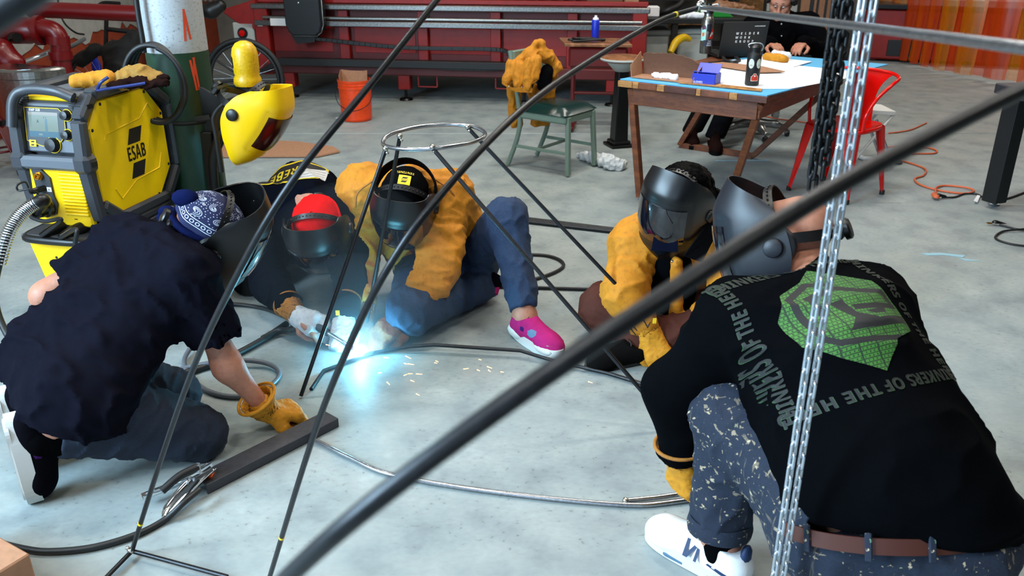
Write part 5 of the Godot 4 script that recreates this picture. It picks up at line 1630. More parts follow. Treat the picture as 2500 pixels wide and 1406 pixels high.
	# cords on the right
	cord("extension_cord", [Vector3(2.275, 0.008, -7.856), Vector3(2.412, 0.008, -7.673), Vector3(2.59, 0.008, -7.532), Vector3(2.775, 0.008, -7.329)], 0.0055, M.cord_orange, "orange cord between the work table and the red chair", "cord")
	cord("extension_cord", [Vector3(3.175, 0.008, -7.09), Vector3(3.281, 0.008, -7.136), Vector3(3.427, 0.008, -7.232), Vector3(3.676, 0.008, -7.497)], 0.006, M.cord_orange, "short orange cord end behind the red chair", "cord")
	cord("extension_cord", [Vector3(2.936, 0.008, -6.583), Vector3(3.185, 0.008, -6.637), Vector3(3.298, 0.008, -6.529), Vector3(3.238, 0.008, -6.398), Vector3(3.018, 0.008, -6.398), Vector3(2.85, 0.008, -6.45), Vector3(2.836, 0.008, -6.259), Vector3(2.917, 0.008, -6.126), Vector3(2.964, 0.008, -5.941), Vector3(2.877, 0.008, -5.766), Vector3(2.78, 0.008, -5.681), Vector3(2.749, 0.008, -5.539), Vector3(2.81, 0.008, -5.403), Vector3(2.935, 0.008, -5.328), Vector3(3.022, 0.014, -5.355), Vector3(3.02, 0.012, -5.447), Vector3(2.914, 0.008, -5.51), Vector3(2.819, 0.012, -5.447), Vector3(2.755, 0.012, -5.315)], 0.0065, M.cord_orange, "orange extension cord coiled on the floor right of the red chair", "cord")
	var pl := thing("orange_connector", "orange cord socket plugged to the black lead on the floor", "connector", Vector3(2.715, 0.014, -5.235))
	part("socket", blob([[Vector3(0, 0.004, -0.03), Vector3(-0.01, 0.004, 0.03), 0.016, 0.02]], 0.007, 0.01), M.cord_orange, pl)
	part("plug", blob([[Vector3(0.02, 0.004, 0.0), Vector3(0.06, 0.002, 0.005), 0.018, 0.01]], 0.006, 0.008), M.black_plastic, pl)
	cord("black_lead", [Vector3(2.753, 0.012, -5.224), Vector3(2.843, 0.008, -5.246), Vector3(2.944, 0.008, -5.319), Vector3(3.02, 0.008, -5.31), Vector3(3.034, 0.008, -5.184), Vector3(3.17, 0.008, -5.219), Vector3(3.442, 0.008, -5.422)], 0.006, M.cable, "black power lead running past the black table leg", "cable")
	solo("lead_tag", Geo.new().sheet([[Vector3(3.005, 0.012, -5.278), Vector3(3.015, 0.012, -5.26)], [Vector3(2.904, 0.02, -5.127), Vector3(2.925, 0.012, -5.118)]], 0.001), M.paper, "white paper tag hanging from the black power lead", "tag")
	cord("black_lead", [Vector3(2.835, 0.012, -4.686), Vector3(2.874, 0.008, -4.647), Vector3(2.913, 0.008, -4.61), Vector3(3.031, 0.008, -4.61)], 0.006, M.cable, "black lead with a plug on the floor at the right edge", "cable")
	cord("black_lead", [Vector3(3.036, 0.016, -4.623), Vector3(2.899, 0.016, -4.587), Vector3(2.796, 0.008, -4.575), Vector3(2.699, 0.008, -4.471), Vector3(2.713, 0.008, -4.39), Vector3(2.786, 0.008, -4.338), Vector3(2.908, 0.008, -4.319)], 0.006, M.cable, "black lead looping at the right edge of the floor")
	var pg := thing("power_plug", "black power plug with brass pins at the right edge", "plug", Vector3(2.819, 0.014, -4.703))
	part("plug_body", blob([[Vector3(0, 0, 0), Vector3(0.05, -0.004, 0.012), 0.02, 0.01]], 0.006, 0.008), M.black_plastic, pg)
	for k in 2:
		part("pin", Geo.new().rod(Vector3(-0.02, 0.0, -0.006 + 0.012 * k), Vector3(-0.045, 0.0, -0.008 + 0.012 * k), 0.0035), M.brass, pg)
	# the black-legged table at the right edge, its top throwing the shade on the floor
	var tb := thing("steel_table", "heavy table with a black square leg at the right edge", "table")
	part("leg", Geo.new().box(Vector3(0.1, 0.66, 0.1), Vector3(2.963, 0.04, -5.045) + Vector3(0.02, 0.33, 0), 0.004, Basis(Vector3.UP, 0.4)), M.black_paint, tb)
	part("levelling_foot", Geo.new().lathe([Vector2(0, 0.004), Vector2(0.035, 0.004), Vector2(0.03, 0.012), Vector2(0.01, 0.016), Vector2(0.01, 0.05), Vector2(0, 0.05)], 16, Transform3D(Basis(), Vector3(3.003, 0, -5.105) + Vector3(0.02, 0, 0))), M.galvanized, tb)
	part("table_top", Geo.new().box(Vector3(1.6, 0.06, 1.7), Vector3(2.963, 0.04, -5.045) + Vector3(0.78, 0.69, 0.72), 0.006, Basis(Vector3.UP, 0.12)), M.steel_plate, tb)
	part("leg", Geo.new().box(Vector3(0.1, 0.66, 0.1), Vector3(2.963, 0.04, -5.045) + Vector3(1.5, 0.33, 0.1), 0.004), M.black_paint, tb)
	part("leg", Geo.new().box(Vector3(0.1, 0.66, 0.1), Vector3(2.963, 0.04, -5.045) + Vector3(1.4, 0.33, 1.45), 0.004), M.black_paint, tb)
	# paint left on the concrete
	for r in [[[Vector2(-0.16, 0.03), Vector2(-0.06, 0.04), Vector2(0.06, 0.0), Vector2(0.03, -0.03), Vector2(-0.05, 0.005), Vector2(-0.14, 0.0)], Vector3(2.346, 0, -4.209)], [[Vector2(0.0, 0.02), Vector2(0.1, -0.02), Vector2(0.02, -0.015)], Vector3(2.35, 0, -4.148)], [[Vector2(-0.2, 0.012), Vector2(0.2, 0.02), Vector2(0.2, 0.0), Vector2(-0.2, -0.01)], Vector3(1.72, 0, -6.205)]]:
		var m := struct("trim_2", Geo.new().prism(r[0], 0.002, Transform3D(Basis(Vector3(1, 0, 0), Vector3(0, 0, -1), Vector3(0, 1, 0)), r[1] + Vector3(0, 0.001, 0))), M.floor_paint_blue)
	arc_and_sparks()


func arc_and_sparks() -> void:
	var c: Vector3 = Vector3(-0.617, 0.03, -3.044)
	var t := thing("welding_arc", "dazzling blue-white welding arc where the torch meets the rod", "arc", c)
	part("arc_flame", Geo.new().ball(Vector3.ZERO, 0.022, 14), M.arc, t)
	var l := OmniLight3D.new()
	l.name = "arc_light"
	l.light_color = Color(0.42, 0.86, 1.0)
	l.light_energy = 0.5
	l.light_size = 0.02
	l.omni_range = 30.0
	l.omni_attenuation = 2.0
	l.shadow_enabled = true
	t.add_child(l, true)
	# fume shaped into the glow halo of the arc, thick at the arc and thinner outwards
	for row in [[Vector3(0.13, 0.13, 0.13), 3.0, 0.02], [Vector3(0.22, 0.22, 0.22), 0.7, 0.035], [Vector3(0.34, 0.36, 0.34), 0.25, 0.06], [Vector3(0.54, 0.6, 0.54), 0.13, 0.11], [Vector3(0.85, 0.95, 0.85), 0.06, 0.22]]:
		var m := FogVolume.new()
		m.name = numbered("weld_smoke_halo")
		m.shape = RenderingServer.FOG_VOLUME_SHAPE_ELLIPSOID
		m.size = row[0]
		var fm := FogMaterial.new()
		fm.density = row[1]
		fm.albedo = Color(0.85, 0.9, 0.95)
		m.material = fm
		m.set_meta("kind", "stuff")
		tag(m, "bluish welding fume shaped into the glow halo round the arc", "smoke", "welding fume")
		add_child(m, true)
		m.position = c + Vector3(0, row[2], 0)
	# glowing droplets thrown over the floor
	var rng := RandomNumberGenerator.new()
	rng.seed = 17
	for q in [Vector3(-0.413, 0.03, -2.995), Vector3(-0.419, 0.02, -2.959), Vector3(-0.398, 0.02, -2.955), Vector3(-0.299, 0.03, -2.947), Vector3(-0.295, 0.03, -2.96), Vector3(-0.179, 0.02, -2.918), Vector3(-0.13, 0.02, -2.905), Vector3(-0.087, 0.03, -2.883), Vector3(-0.087, 0.03, -2.91), Vector3(-0.038, 0.02, -2.892), Vector3(-0.409, 0.02, -2.869), Vector3(-0.389, 0.03, -2.86), Vector3(-0.355, 0.03, -2.857), Vector3(-0.377, 0.02, -2.821), Vector3(-0.344, 0.03, -2.702), Vector3(-0.506, 0.03, -2.867), Vector3(-0.466, 0.02, -2.802), Vector3(0.296, 0.02, -2.811), Vector3(-0.749, 0.04, -3.083), Vector3(-0.714, 0.04, -3.076), Vector3(-0.126, 0.03, -2.974), Vector3(-0.496, 0.04, -2.972)]:
		var d := Vector3(rng.randf_range(0.3, 1.0), rng.randf_range(-0.3, 0.2), rng.randf_range(-0.2, 0.7)).normalized() * rng.randf_range(0.005, 0.013)
		solo("spark", Geo.new().rod(q - d, q + d, 0.0018, 0.0008, 5), M.spark, "tiny glowing orange spark in the air over the floor", "spark", "sparks thrown from the arc")


func swivel_base() -> void:
	var c: Vector3 = Vector3(1.992, 0, -7.048)
	var t := thing("swivel_chair", "swivel chair with polished metal star base behind the work table", "chair", c)
	part("column", Geo.new().lathe([Vector2(0, 0.09), Vector2(0.05, 0.09), Vector2(0.04, 0.16), Vector2(0.028, 0.17), Vector2(0.028, 0.42), Vector2(0, 0.42)], 18), M.stainless, t)
	part("seat_pad", blob([[Vector3(0.1, 0.45, -0.55), Vector3(0.35, 0.45, -0.55), 0.06, 0.06]], 0.02, 0.03), M.black_matte, t)
	for k in 5:
		var a := 0.15 + TAU * k / 5.0
		var d := Vector3(cos(a), 0, sin(a))
		part("arm", blob([[d * 0.04 + Vector3(0, 0.11, 0), d * 0.2 + Vector3(0, 0.1, 0), 0.04, 0.028], [d * 0.2 + Vector3(0, 0.1, 0), d * 0.29 + Vector3(0, 0.075, 0), 0.028, 0.02]], 0.011, 0.012), M.stainless, t)
		part("caster", Geo.new().lathe([Vector2(0, -0.018), Vector2(0.024, -0.018), Vector2(0.028, -0.01), Vector2(0.028, 0.01), Vector2(0.024, 0.018), Vector2(0, 0.018)], 16, Transform3D(Basis(Vector3(-sin(a), 0, cos(a)), PI / 2) * Basis(), d * 0.3 + Vector3(0, 0.03, 0))), M.black_plastic, t)

func welder_corner() -> void:
	welder()
	gas_cylinder()
	cart_things()


# the power source on its cart: local z runs out of the front panel, x to its right as one faces it
func welder() -> void:
	# bottom corners of the body in the picture: front-left, front-right, back-right
	var fl: Vector3 = Vector3(-1.908, 0.502, -3.24)
	var x := Vector3(0.976, 0, 0.218)
	var z := Vector3(-x.z, 0, x.x)
	if z.z < 0.0:
		z = -z
	var base: float = fl.y
	var t := thing("welding_machine", "yellow and charcoal welding power source with a screen and cables, on its cart", "welder")
	var o := Transform3D(Basis(x, Vector3.UP, z), Vector3(fl.x, base, fl.z) + x * 0.14)
	t.transform = o
	var W := 0.3
	var H := 0.52
	var D := 0.58
	part("case", Geo.new().box(Vector3(W - 0.05, H - 0.06, D - 0.06), Vector3(0, H / 2, -D / 2), 0.02), M.charcoal, t)
	# the eight-sided yellow side cover with screws and a faint pressed outline
	var oct := [Vector2(-0.21, -0.245), Vector2(0.12, -0.245), Vector2(0.225, -0.13), Vector2(0.225, 0.11), Vector2(0.13, 0.225), Vector2(-0.17, 0.225), Vector2(-0.245, 0.13), Vector2(-0.245, -0.19)]
	var flip := Transform3D(Basis(Vector3(0, 0, -1), Vector3.UP, Vector3(1, 0, 0)), Vector3(W / 2 - 0.012, H / 2, -D / 2))
	for s in [1.0, -1.0]:
		var sx := flip if s > 0 else Transform3D(Basis(Vector3(0, 0, 1), Vector3.UP, Vector3(-1, 0, 0)), Vector3(-W / 2 + 0.012, H / 2, -D / 2))
		var cov := part("side_cover", Geo.new().prism(oct.map(func(q): return q * Vector2(s, 1.0)), 0.02, sx, 0.005), M.machine_yellow, t)
		if s > 0:
			for q in oct:
				part("screw", Geo.new().ball(sx * Vector3(q.x * 0.93, q.y * 0.93, 0.011), Vector3(0.003, 0.007, 0.007), 8), M.print_black, cov)
			part("pressed_line", Geo.new().tube([sx * Vector3(-0.17, 0.07, 0.01), sx * Vector3(-0.16, 0.09, 0.0105), sx * Vector3(0.06, 0.11, 0.0105), sx * Vector3(0.13, 0.16, 0.0105), sx * Vector3(0.16, 0.12, 0.01)], 0.003, 5), M.machine_yellow, cov)
			part("pressed_line", Geo.new().tube([sx * Vector3(-0.16, -0.13, 0.01), sx * Vector3(-0.13, -0.18, 0.0105), sx * Vector3(-0.02, -0.13, 0.0105), sx * Vector3(0.14, -0.12, 0.0105), sx * Vector3(0.17, -0.06, 0.01)], 0.003, 5), M.machine_yellow, cov)
			for q in EMBLEM:
				var bar := []
				for e in q:
					bar.append(Vector2(e.x * 0.115 + 0.01, e.y * 0.2 - 0.02))
				part("emblem_bar", Geo.new().prism(bar, 0.002, sx * Transform3D(Basis(), Vector3(0, 0, 0.011))), M.print_black, cov)
			part("lettering", words("ESAB", M.font_bold, 0.052, sx * Transform3D(Basis().scaled(Vector3(0.72, 1.1, 1)), Vector3(0.008, -0.02, 0.0115))), M.print_black, cov)
	# charcoal frame: corner posts, roll bars and bumpers
	for s in [-1.0, 1.0]:
		var xx: float = s * (W / 2 - 0.012)
		for e in [[Vector3(xx, 0.03, -0.02), Vector3(xx, H * 0.52, 0.005)], [Vector3(xx, H * 0.52, 0.005), Vector3(xx, H - 0.09, -0.01)], [Vector3(xx, H - 0.09, -0.01), Vector3(xx, H - 0.01, -0.09)], [Vector3(xx, H - 0.01, -0.09), Vector3(xx, H + 0.0, -0.4)], [Vector3(xx, H, -0.4), Vector3(xx, H - 0.12, -D + 0.02)], [Vector3(xx, H - 0.12, -D + 0.02), Vector3(xx, 0.12, -D + 0.02)], [Vector3(xx, 0.12, -D + 0.02), Vector3(xx, 0.01, -D + 0.12)], [Vector3(xx, 0.01, -D + 0.12), Vector3(xx, 0.01, -0.14)], [Vector3(xx, 0.01, -0.14), Vector3(xx, 0.09, -0.04)]]:
			part("frame_bar", Geo.new().bar(e[0], e[1], 0.045, 0.055, Vector3.RIGHT, 0.012), M.charcoal, t)
		part("bumper", Geo.new().box(Vector3(0.075, 0.075, 0.075), Vector3(xx, H * 0.51, 0.0), 0.018), M.charcoal, t)
		part("lift_slot", Geo.new().box(Vector3(0.006, 0.022, 0.03), Vector3(xx + s * 0.0375, H * 0.51, -0.005), 0.002), M.print_black, t)
		part("lift_slot", Geo.new().box(Vector3(0.006, 0.02, 0.035), Vector3(xx + s * 0.0245, H - 0.045, -0.055), 0.002), M.print_black, t)
		for k in 4:
			part("grip_rib", Geo.new().box(Vector3(0.05, 0.004, 0.006), Vector3(xx - s * 0.02, H - 0.02 - k * 0.007, -0.052 + k * 0.008), 0.001), M.print_black, t)
	part("front_handle", Geo.new().tube(smooth([Vector3(-W / 2 + 0.015, H - 0.12, 0.02), Vector3(-W / 2 + 0.03, H - 0.02, 0.0), Vector3(-W / 2 + 0.08, H + 0.015, -0.02), Vector3(W / 2 - 0.1, H + 0.015, -0.02), Vector3(W / 2 - 0.03, H - 0.01, -0.03)]), 0.02, 10), M.charcoal, t)
	part("waist_bar", Geo.new().box(Vector3(W - 0.02, 0.05, 0.05), Vector3(0, H * 0.51, 0.012), 0.014), M.charcoal_light, t)
	part("lid", Geo.new().box(Vector3(W - 0.08, 0.03, D - 0.14), Vector3(0, H - 0.02, -D / 2), 0.01), M.charcoal_light, t)
	part("lid_stripe", Geo.new().box(Vector3(W - 0.1, 0.02, 0.05), Vector3(0, H - 0.02, -0.075), 0.006), M.machine_yellow, t)
	# control panel, tilted back
	var pn := part("control_panel", Geo.new().box(Vector3(W - 0.06, 0.185, 0.02), Vector3.ZERO, 0.006), M.charcoal_light, t)
	pn.transform = Transform3D(Basis(Vector3.RIGHT, -0.16), Vector3(-0.005, H * 0.51 + 0.125, -0.03))
	part("screen_bezel", Geo.new().prism([Vector2(-0.1, 0.075), Vector2(0.05, 0.075), Vector2(0.075, 0.055), Vector2(0.075, -0.02), Vector2(0.05, -0.05), Vector2(0.035, -0.04), Vector2(0.0, -0.06), Vector2(-0.03, -0.07), Vector2(-0.1, -0.05)], 0.006, Transform3D(Basis(), Vector3(0, 0, 0.012)), 0.002), M.charcoal, pn)
	var be := [Vector3(-0.1, 0.075, 0.0155), Vector3(0.05, 0.075, 0.0155), Vector3(0.075, 0.055, 0.0155), Vector3(0.075, -0.02, 0.0155), Vector3(0.05, -0.05, 0.0155), Vector3(0.035, -0.04, 0.0155), Vector3(0.0, -0.06, 0.0155), Vector3(-0.03, -0.07, 0.0155), Vector3(-0.1, -0.05, 0.0155)]
	part("bezel_line", Geo.new().tube(be, 0.0015, 5, true), M.label_yellow, pn)
	var scr := Image.create_empty(160, 112, false, Image.FORMAT_RGBA8)
	scr.fill(Color(0.66, 0.8, 0.8))
	scr.fill_rect(Rect2i(0, 0, 160, 14), Color(0.8, 0.86, 0.88))
	scr.fill_rect(Rect2i(0, 86, 160, 26), Color(0.45, 0.68, 0.82))
	scr.fill_rect(Rect2i(88, 30, 14, 60), Color(0.5, 0.72, 0.82))
	stamp(scr, letters("A", M.font_bold, 0.16), px(scr, 2.0).translated(Vector2(-30, -14)), Color(0.3, 0.36, 0.38))
	stamp(scr, letters("A  V", M.font_bold, 0.08), px(scr, 2.0).translated(Vector2(10, -32)), Color(0.3, 0.36, 0.38))
	stamp(scr, letters("MIG", M.font_bold, 0.1), px(scr, 2.0).translated(Vector2(-20, 44)), Color(0.85, 0.9, 0.92))
	var sm := StandardMaterial3D.new()
	sm.resource_name = "screen_face"
	sm.albedo_color = Color(0.05, 0.05, 0.05)
	sm.roughness = 0.12
	sm.emission_enabled = true
	sm.emission_operator = BaseMaterial3D.EMISSION_OP_MULTIPLY
	sm.emission = Color.WHITE
	sm.emission_texture = ImageTexture.create_from_image(scr)
	sm.emission_energy_multiplier = 0.7
	var sg := Geo.new()
	sg.flat([Vector3(-0.085, -0.035, 0.0158), Vector3(0.045, -0.035, 0.0158), Vector3(0.045, 0.06, 0.0158), Vector3(-0.085, 0.06, 0.0158)], [Vector2(0, 1), Vector2(1, 1), Vector2(1, 0), Vector2(0, 0)])
	part("display_screen", sg, sm, pn)
	for q in [[Vector3(0.085, 0.052, 0.012), 0.019], [Vector3(0.082, -0.022, 0.012), 0.019], [Vector3(0.015, -0.062, 0.012), 0.028]]:
		part("dial", Geo.new().lathe([Vector2(0, 0), Vector2(q[1], 0), Vector2(q[1], 0.012), Vector2(q[1] * 0.85, 0.024), Vector2(0, 0.026)], 20, Transform3D(Basis(Vector3.RIGHT, PI / 2), q[0])), M.black_plastic, pn)
		part("dial_ring", Geo.new().tube(ring(q[0] + Vector3(0, 0, 0.002), q[1] + 0.003, 20, Basis(Vector3.RIGHT, PI / 2)), 0.0018, 5, true), M.label_yellow, pn)
	part("maker_tag", Geo.new().box(Vector3(0.03, 0.026, 0.002), Vector3(-0.075, -0.06, 0.016), 0.0005), M.label_yellow, pn)
	for q in EMBLEM:
		part("tag_bar", Geo.new().prism(q.map(func(e): return e * 0.018 + Vector2(-0.075, -0.06)), 0.001, Transform3D(Basis(), Vector3(0, 0, 0.0175))), M.print_black, pn)
	for q in [Vector3(-0.11, 0.08, 0.011), Vector3(0.11, 0.08, 0.011), Vector3(-0.11, -0.075, 0.011), Vector3(0.11, -0.075, 0.011)]:
		part("screw", Geo.new().ball(q, Vector3(0.005, 0.005, 0.002), 8), M.print_black, pn)
	part("panel_lettering", words("EMP 320", M.font_bold, 0.009, Transform3D(Basis(), Vector3(-0.055, 0.067, 0.0155))), M.print_white, pn)
	# lower front: yellow, with a louvred half and a dark connector plate
	part("front_panel", Geo.new().box(Vector3(W - 0.045, 0.235, 0.03), Vector3(0, 0.125, -0.005), 0.008), M.machine_yellow, t)
	for k in 13:
		part("louvre", Geo.new().box(Vector3(0.105, 0.011, 0.02), Vector3(0.07, 0.225 - k * 0.0135, 0.008), 0.004, Basis(Vector3.RIGHT, 0.5)), M.machine_yellow, t)
	var cp := part("connector_plate", Geo.new().prism([Vector2(-0.04, 0.11), Vector2(0.0, 0.11), Vector2(0.035, 0.075), Vector2(0.035, 0.0), Vector2(0.045, -0.03), Vector2(0.03, -0.075), Vector2(0.0, -0.085), Vector2(-0.055, -0.05), Vector2(-0.05, -0.01), Vector2(-0.035, 0.02)], 0.008, Transform3D(Basis(), Vector3(-0.055, 0.13, 0.014)), 0.002), M.charcoal, t)
	part("yellow_inset", Geo.new().prism([Vector2(-0.035, -0.005), Vector2(0.02, -0.005), Vector2(0.028, -0.035), Vector2(0.01, -0.06), Vector2(-0.04, -0.035)], 0.004, Transform3D(Basis(), Vector3(-0.055, 0.13, 0.02))), M.machine_yellow, cp)
	part("gas_fitting", Geo.new().lathe([Vector2(0, 0), Vector2(0.018, 0), Vector2(0.018, 0.008), Vector2(0.014, 0.008), Vector2(0.014, 0.02), Vector2(0.007, 0.02), Vector2(0.007, 0.012), Vector2(0, 0.012)], 6, Transform3D(Basis(Vector3.RIGHT, PI / 2), Vector3(-0.062, 0.212, 0.018))), M.brass, cp)
	part("symbol", Geo.new().box(Vector3(0.02, 0.018, 0.001), Vector3(-0.032, 0.158, 0.0185), 0.0), M.print_white, cp)
	part("symbol_mark", words("^", M.font_bold, 0.016, Transform3D(Basis(), Vector3(-0.032, 0.153, 0.0192))), M.print_black, cp)
	part("plug", Geo.new().rod(Vector3(-0.052, 0.163, 0.015), Vector3(-0.075, 0.158, 0.055), 0.012), M.black_plastic, t)
	part("plug_collar", Geo.new().rod(Vector3(-0.075, 0.158, 0.055), Vector3(-0.08, 0.157, 0.066), 0.009), M.black_plastic, t)
	part("plus_sign", words("+", M.font_bold, 0.02, Transform3D(Basis(), Vector3(-0.02, 0.035, 0.011))), M.print_black, t)
	part("minus_sign", Geo.new().box(Vector3(0.014, 0.003, 0.001), Vector3(0.055, 0.04, 0.0105), 0.0), M.print_black, t)
	part("torch_socket", Geo.new().lathe([Vector2(0, 0), Vector2(0.04, 0), Vector2(0.04, 0.015), Vector2(0.033, 0.02), Vector2(0.033, 0.05), Vector2(0, 0.05)], 20, frame(Vector3(-0.25, 0.0, 1), Vector3.UP, Vector3(-0.06, 0.085, 0.015)) * Transform3D(Basis(Vector3.RIGHT, PI / 2), Vector3.ZERO)), M.black_plastic, t)
	for q in [[-0.015, 0.02, -0.12], [0.07, 0.03, -0.05]]:
		part("power_plug", Geo.new().tube(smooth([Vector3(q[0], 0.005, 0.005), Vector3(q[0] - 0.02, -0.002, 0.05), Vector3(q[0] - 0.035, -0.012, 0.09)]), [0.024, 0.024, 0.024, 0.023, 0.023, 0.022, 0.021, 0.02, 0.019, 0.018, 0.017, 0.016, 0.015], 14), M.black_plastic, t)
	# the cart underneath
	var c := thing("welding_cart", "yellow-fronted cart carrying the welding machine and the gas cylinder", "cart")
	c.transform = o
	part("deck", Geo.new().box(Vector3(W + 0.02, 0.03, D + 0.3), Vector3(0, -0.03, -0.36), 0.01), M.charcoal, c)
	part("tray_front", Geo.new().tube(smooth([Vector3(-W / 2 - 0.01, -0.03, -0.06), Vector3(-W / 2, -0.03, 0.05), Vector3(-W / 2 + 0.05, -0.03, 0.085), Vector3(W / 2 - 0.05, -0.03, 0.085), Vector3(W / 2, -0.03, 0.05), Vector3(W / 2 + 0.01, -0.03, -0.06)]), 0.016, 10), M.black_plastic, c)
	var low := -base + 0.1
	part("front_board", Geo.new().prism([Vector2(-W / 2 + 0.005, -0.05), Vector2(W / 2, -0.05), Vector2(W / 2, low), Vector2(-W / 2 + 0.09, low)], 0.02, Transform3D(Basis(), Vector3(0, 0, 0.05)), 0.004), M.machine_yellow, c)
	part("side_board", Geo.new().box(Vector3(0.02, -low - 0.05, 0.5), Vector3(W / 2, (low - 0.05) / 2, -0.24), 0.004), M.charcoal, c)
	part("board_screw", Geo.new().ball(Vector3(-0.03, -0.11, 0.061), Vector3(0.006, 0.006, 0.003), 8), M.print_black, c)
	for q in EMBLEM:
		part("emblem_bar", Geo.new().prism(q.map(func(e): return Vector2(e.x * 0.1 + 0.03, e.y * 0.14 - 0.2)), 0.002, Transform3D(Basis(), Vector3(0, 0, 0.061))), M.print_black, c)
	part("lettering", words("ESAB", M.font_bold, 0.034, Transform3D(Basis(), Vector3(0.03, -0.2, 0.0615))), M.print_black, c)
	for s in [-1.0, 1.0]:
		part("wheel", Geo.new().lathe([Vector2(0, -0.02), Vector2(0.09, -0.02), Vector2(0.1, -0.01), Vector2(0.1, 0.01), Vector2(0.09, 0.02), Vector2(0, 0.02)], 20, Transform3D(Basis(Vector3.BACK, PI / 2), Vector3(s * (W / 2 + 0.02), -base + 0.101, -0.72))), M.rubber, c)
		part("caster", Geo.new().lathe([Vector2(0, -0.018), Vector2(0.045, -0.018), Vector2(0.05, 0.0), Vector2(0.045, 0.018), Vector2(0, 0.018)], 16, Transform3D(Basis(Vector3.BACK, PI / 2), Vector3(s * 0.12, -base + 0.051, -0.05))), M.rubber, c)
		part("strut", Geo.new().box(Vector3(0.03, base - 0.14, 0.03), Vector3(s * 0.13, -0.05 - (base - 0.14) / 2, -0.6), 0.004), M.black_paint, c)
	part("back_board", Geo.new().prism([Vector2(-0.2, -base + 0.12), Vector2(0.2, -base + 0.12), Vector2(0.2, 0.3), Vector2(0.14, 0.44), Vector2(-0.14, 0.5), Vector2(-0.2, 0.45)], 0.025, Transform3D(Basis(), Vector3(0, 0, -0.64)), 0.005), M.black_paint, c)
	part("wing_plate", Geo.new().prism([Vector2(0, 0.5), Vector2(0.02, 0.48), Vector2(0.3, 0.32), Vector2(0.29, 0.27), Vector2(0.2, 0.12), Vector2(0.0, 0.0)], 0.02, Transform3D(Basis(Vector3(1, 0, -0.15).normalized(), Vector3.UP, Vector3(0.15, 0, 1).normalized()), Vector3(0.12, 0.05, -0.62)), 0.004), M.black_paint, c)
	part("wing_label", Geo.new().box(Vector3(0.16, 0.02, 0.003), Vector3(0.24, 0.32, -0.6) , 0.001, Basis(Vector3.BACK, 0.16)), M.charcoal, c)
	part("tank_post", Geo.new().tube(smooth([Vector3(0.4, 0.32, -0.66), Vector3(0.34, 0.24, -0.62), Vector3(0.3, 0.1, -0.6), Vector3(0.3, -0.2, -0.6), Vector3(0.3, -base + 0.06, -0.62)]), 0.02, 10), M.black_paint, c)
	part("side_panel", Geo.new().box(Vector3(0.13, base + 0.2, 0.02), Vector3(0.24, -base / 2 + 0.16, -0.62), 0.005), M.black_paint, c)
	part("lower_shelf", Geo.new().box(Vector3(0.5, 0.02, 0.3), Vector3(0.08, -base + 0.1, -0.74), 0.005), M.black_paint, c)
	# cables and hoses at the front, in the room's own metres
	cord("remote_lead", [o * Vector3(-0.08, 0.157, 0.066), Vector3(-1.864, 0.703, -3.15), Vector3(-1.88, 0.7, -3.12), Vector3(-1.88, 0.679, -3.12), Vector3(-1.84, 0.684, -3.12), Vector3(-1.821, 0.662, -3.14), Vector3(-1.827, 0.626, -3.16)], 0.004, M.cable, "thin black lead looping from the front of the welding machine")
	cord("power_lead", [o * Vector3(0.035, -0.012, 0.09), Vector3(-1.627, 0.564, -3), Vector3(-1.64, 0.515, -3), Vector3(-1.651, 0.458, -3), Vector3(-1.66, 0.399, -3), Vector3(-1.699, 0.219, -3.02)], 0.0085, M.cable, "black power lead dropping over the yellow front of the cart")
	cord("power_lead", [o * Vector3(-0.05, -0.012, 0.09), Vector3(-1.702, 0.586, -3.05), Vector3(-1.782, 0.569, -3.08), Vector3(-1.85, 0.569, -3.12), Vector3(-1.862, 0.574, -3.14), Vector3(-1.863, 0.553, -3.2), Vector3(-1.827, 0.547, -3.24)], 0.008, M.cable, "black power lead lying on the cart tray in front of the machine")
	var tor := thing("torch_hose", "thick black torch hose with a coiled steel spring guard at the left edge", "hose")
	var path := smooth([o * Vector3(-0.072, 0.085, 0.06), Vector3(-1.733, 0.672, -3.02), Vector3(-1.764, 0.661, -2.98), Vector3(-1.795, 0.632, -2.94), Vector3(-1.821, 0.583, -2.9), Vector3(-1.845, 0.503, -2.86), Vector3(-1.872, 0.404, -2.83), Vector3(-1.867, 0.319, -2.8), Vector3(-1.825, 0.24, -2.76), Vector3(-1.768, 0.21, -2.72), Vector3(-1.717, 0.161, -2.72)], 10)
	part("hose", Geo.new().tube(path, 0.012, 10), M.cable, tor)
	part("boot", Geo.new().tube(path.slice(0, 22), 0.024, 12), M.black_plastic, tor)
	var coil := []
	for k in 400:
		var f := 16.0 + 36.0 * k / 399.0
		var i := int(f)
		var p: Vector3 = path[i].lerp(path[i + 1], f - i)
		var d: Vector3 = (path[i + 1] - path[i]).normalized()
		var s := d.cross(Vector3.UP).normalized()
		var a := TAU * k / 13.0
		coil.append(p + (s * cos(a) + d.cross(s) * sin(a)) * 0.0215)
	part("spring_guard", Geo.new().tube(coil, 0.0032, 6), M.chrome, tor)


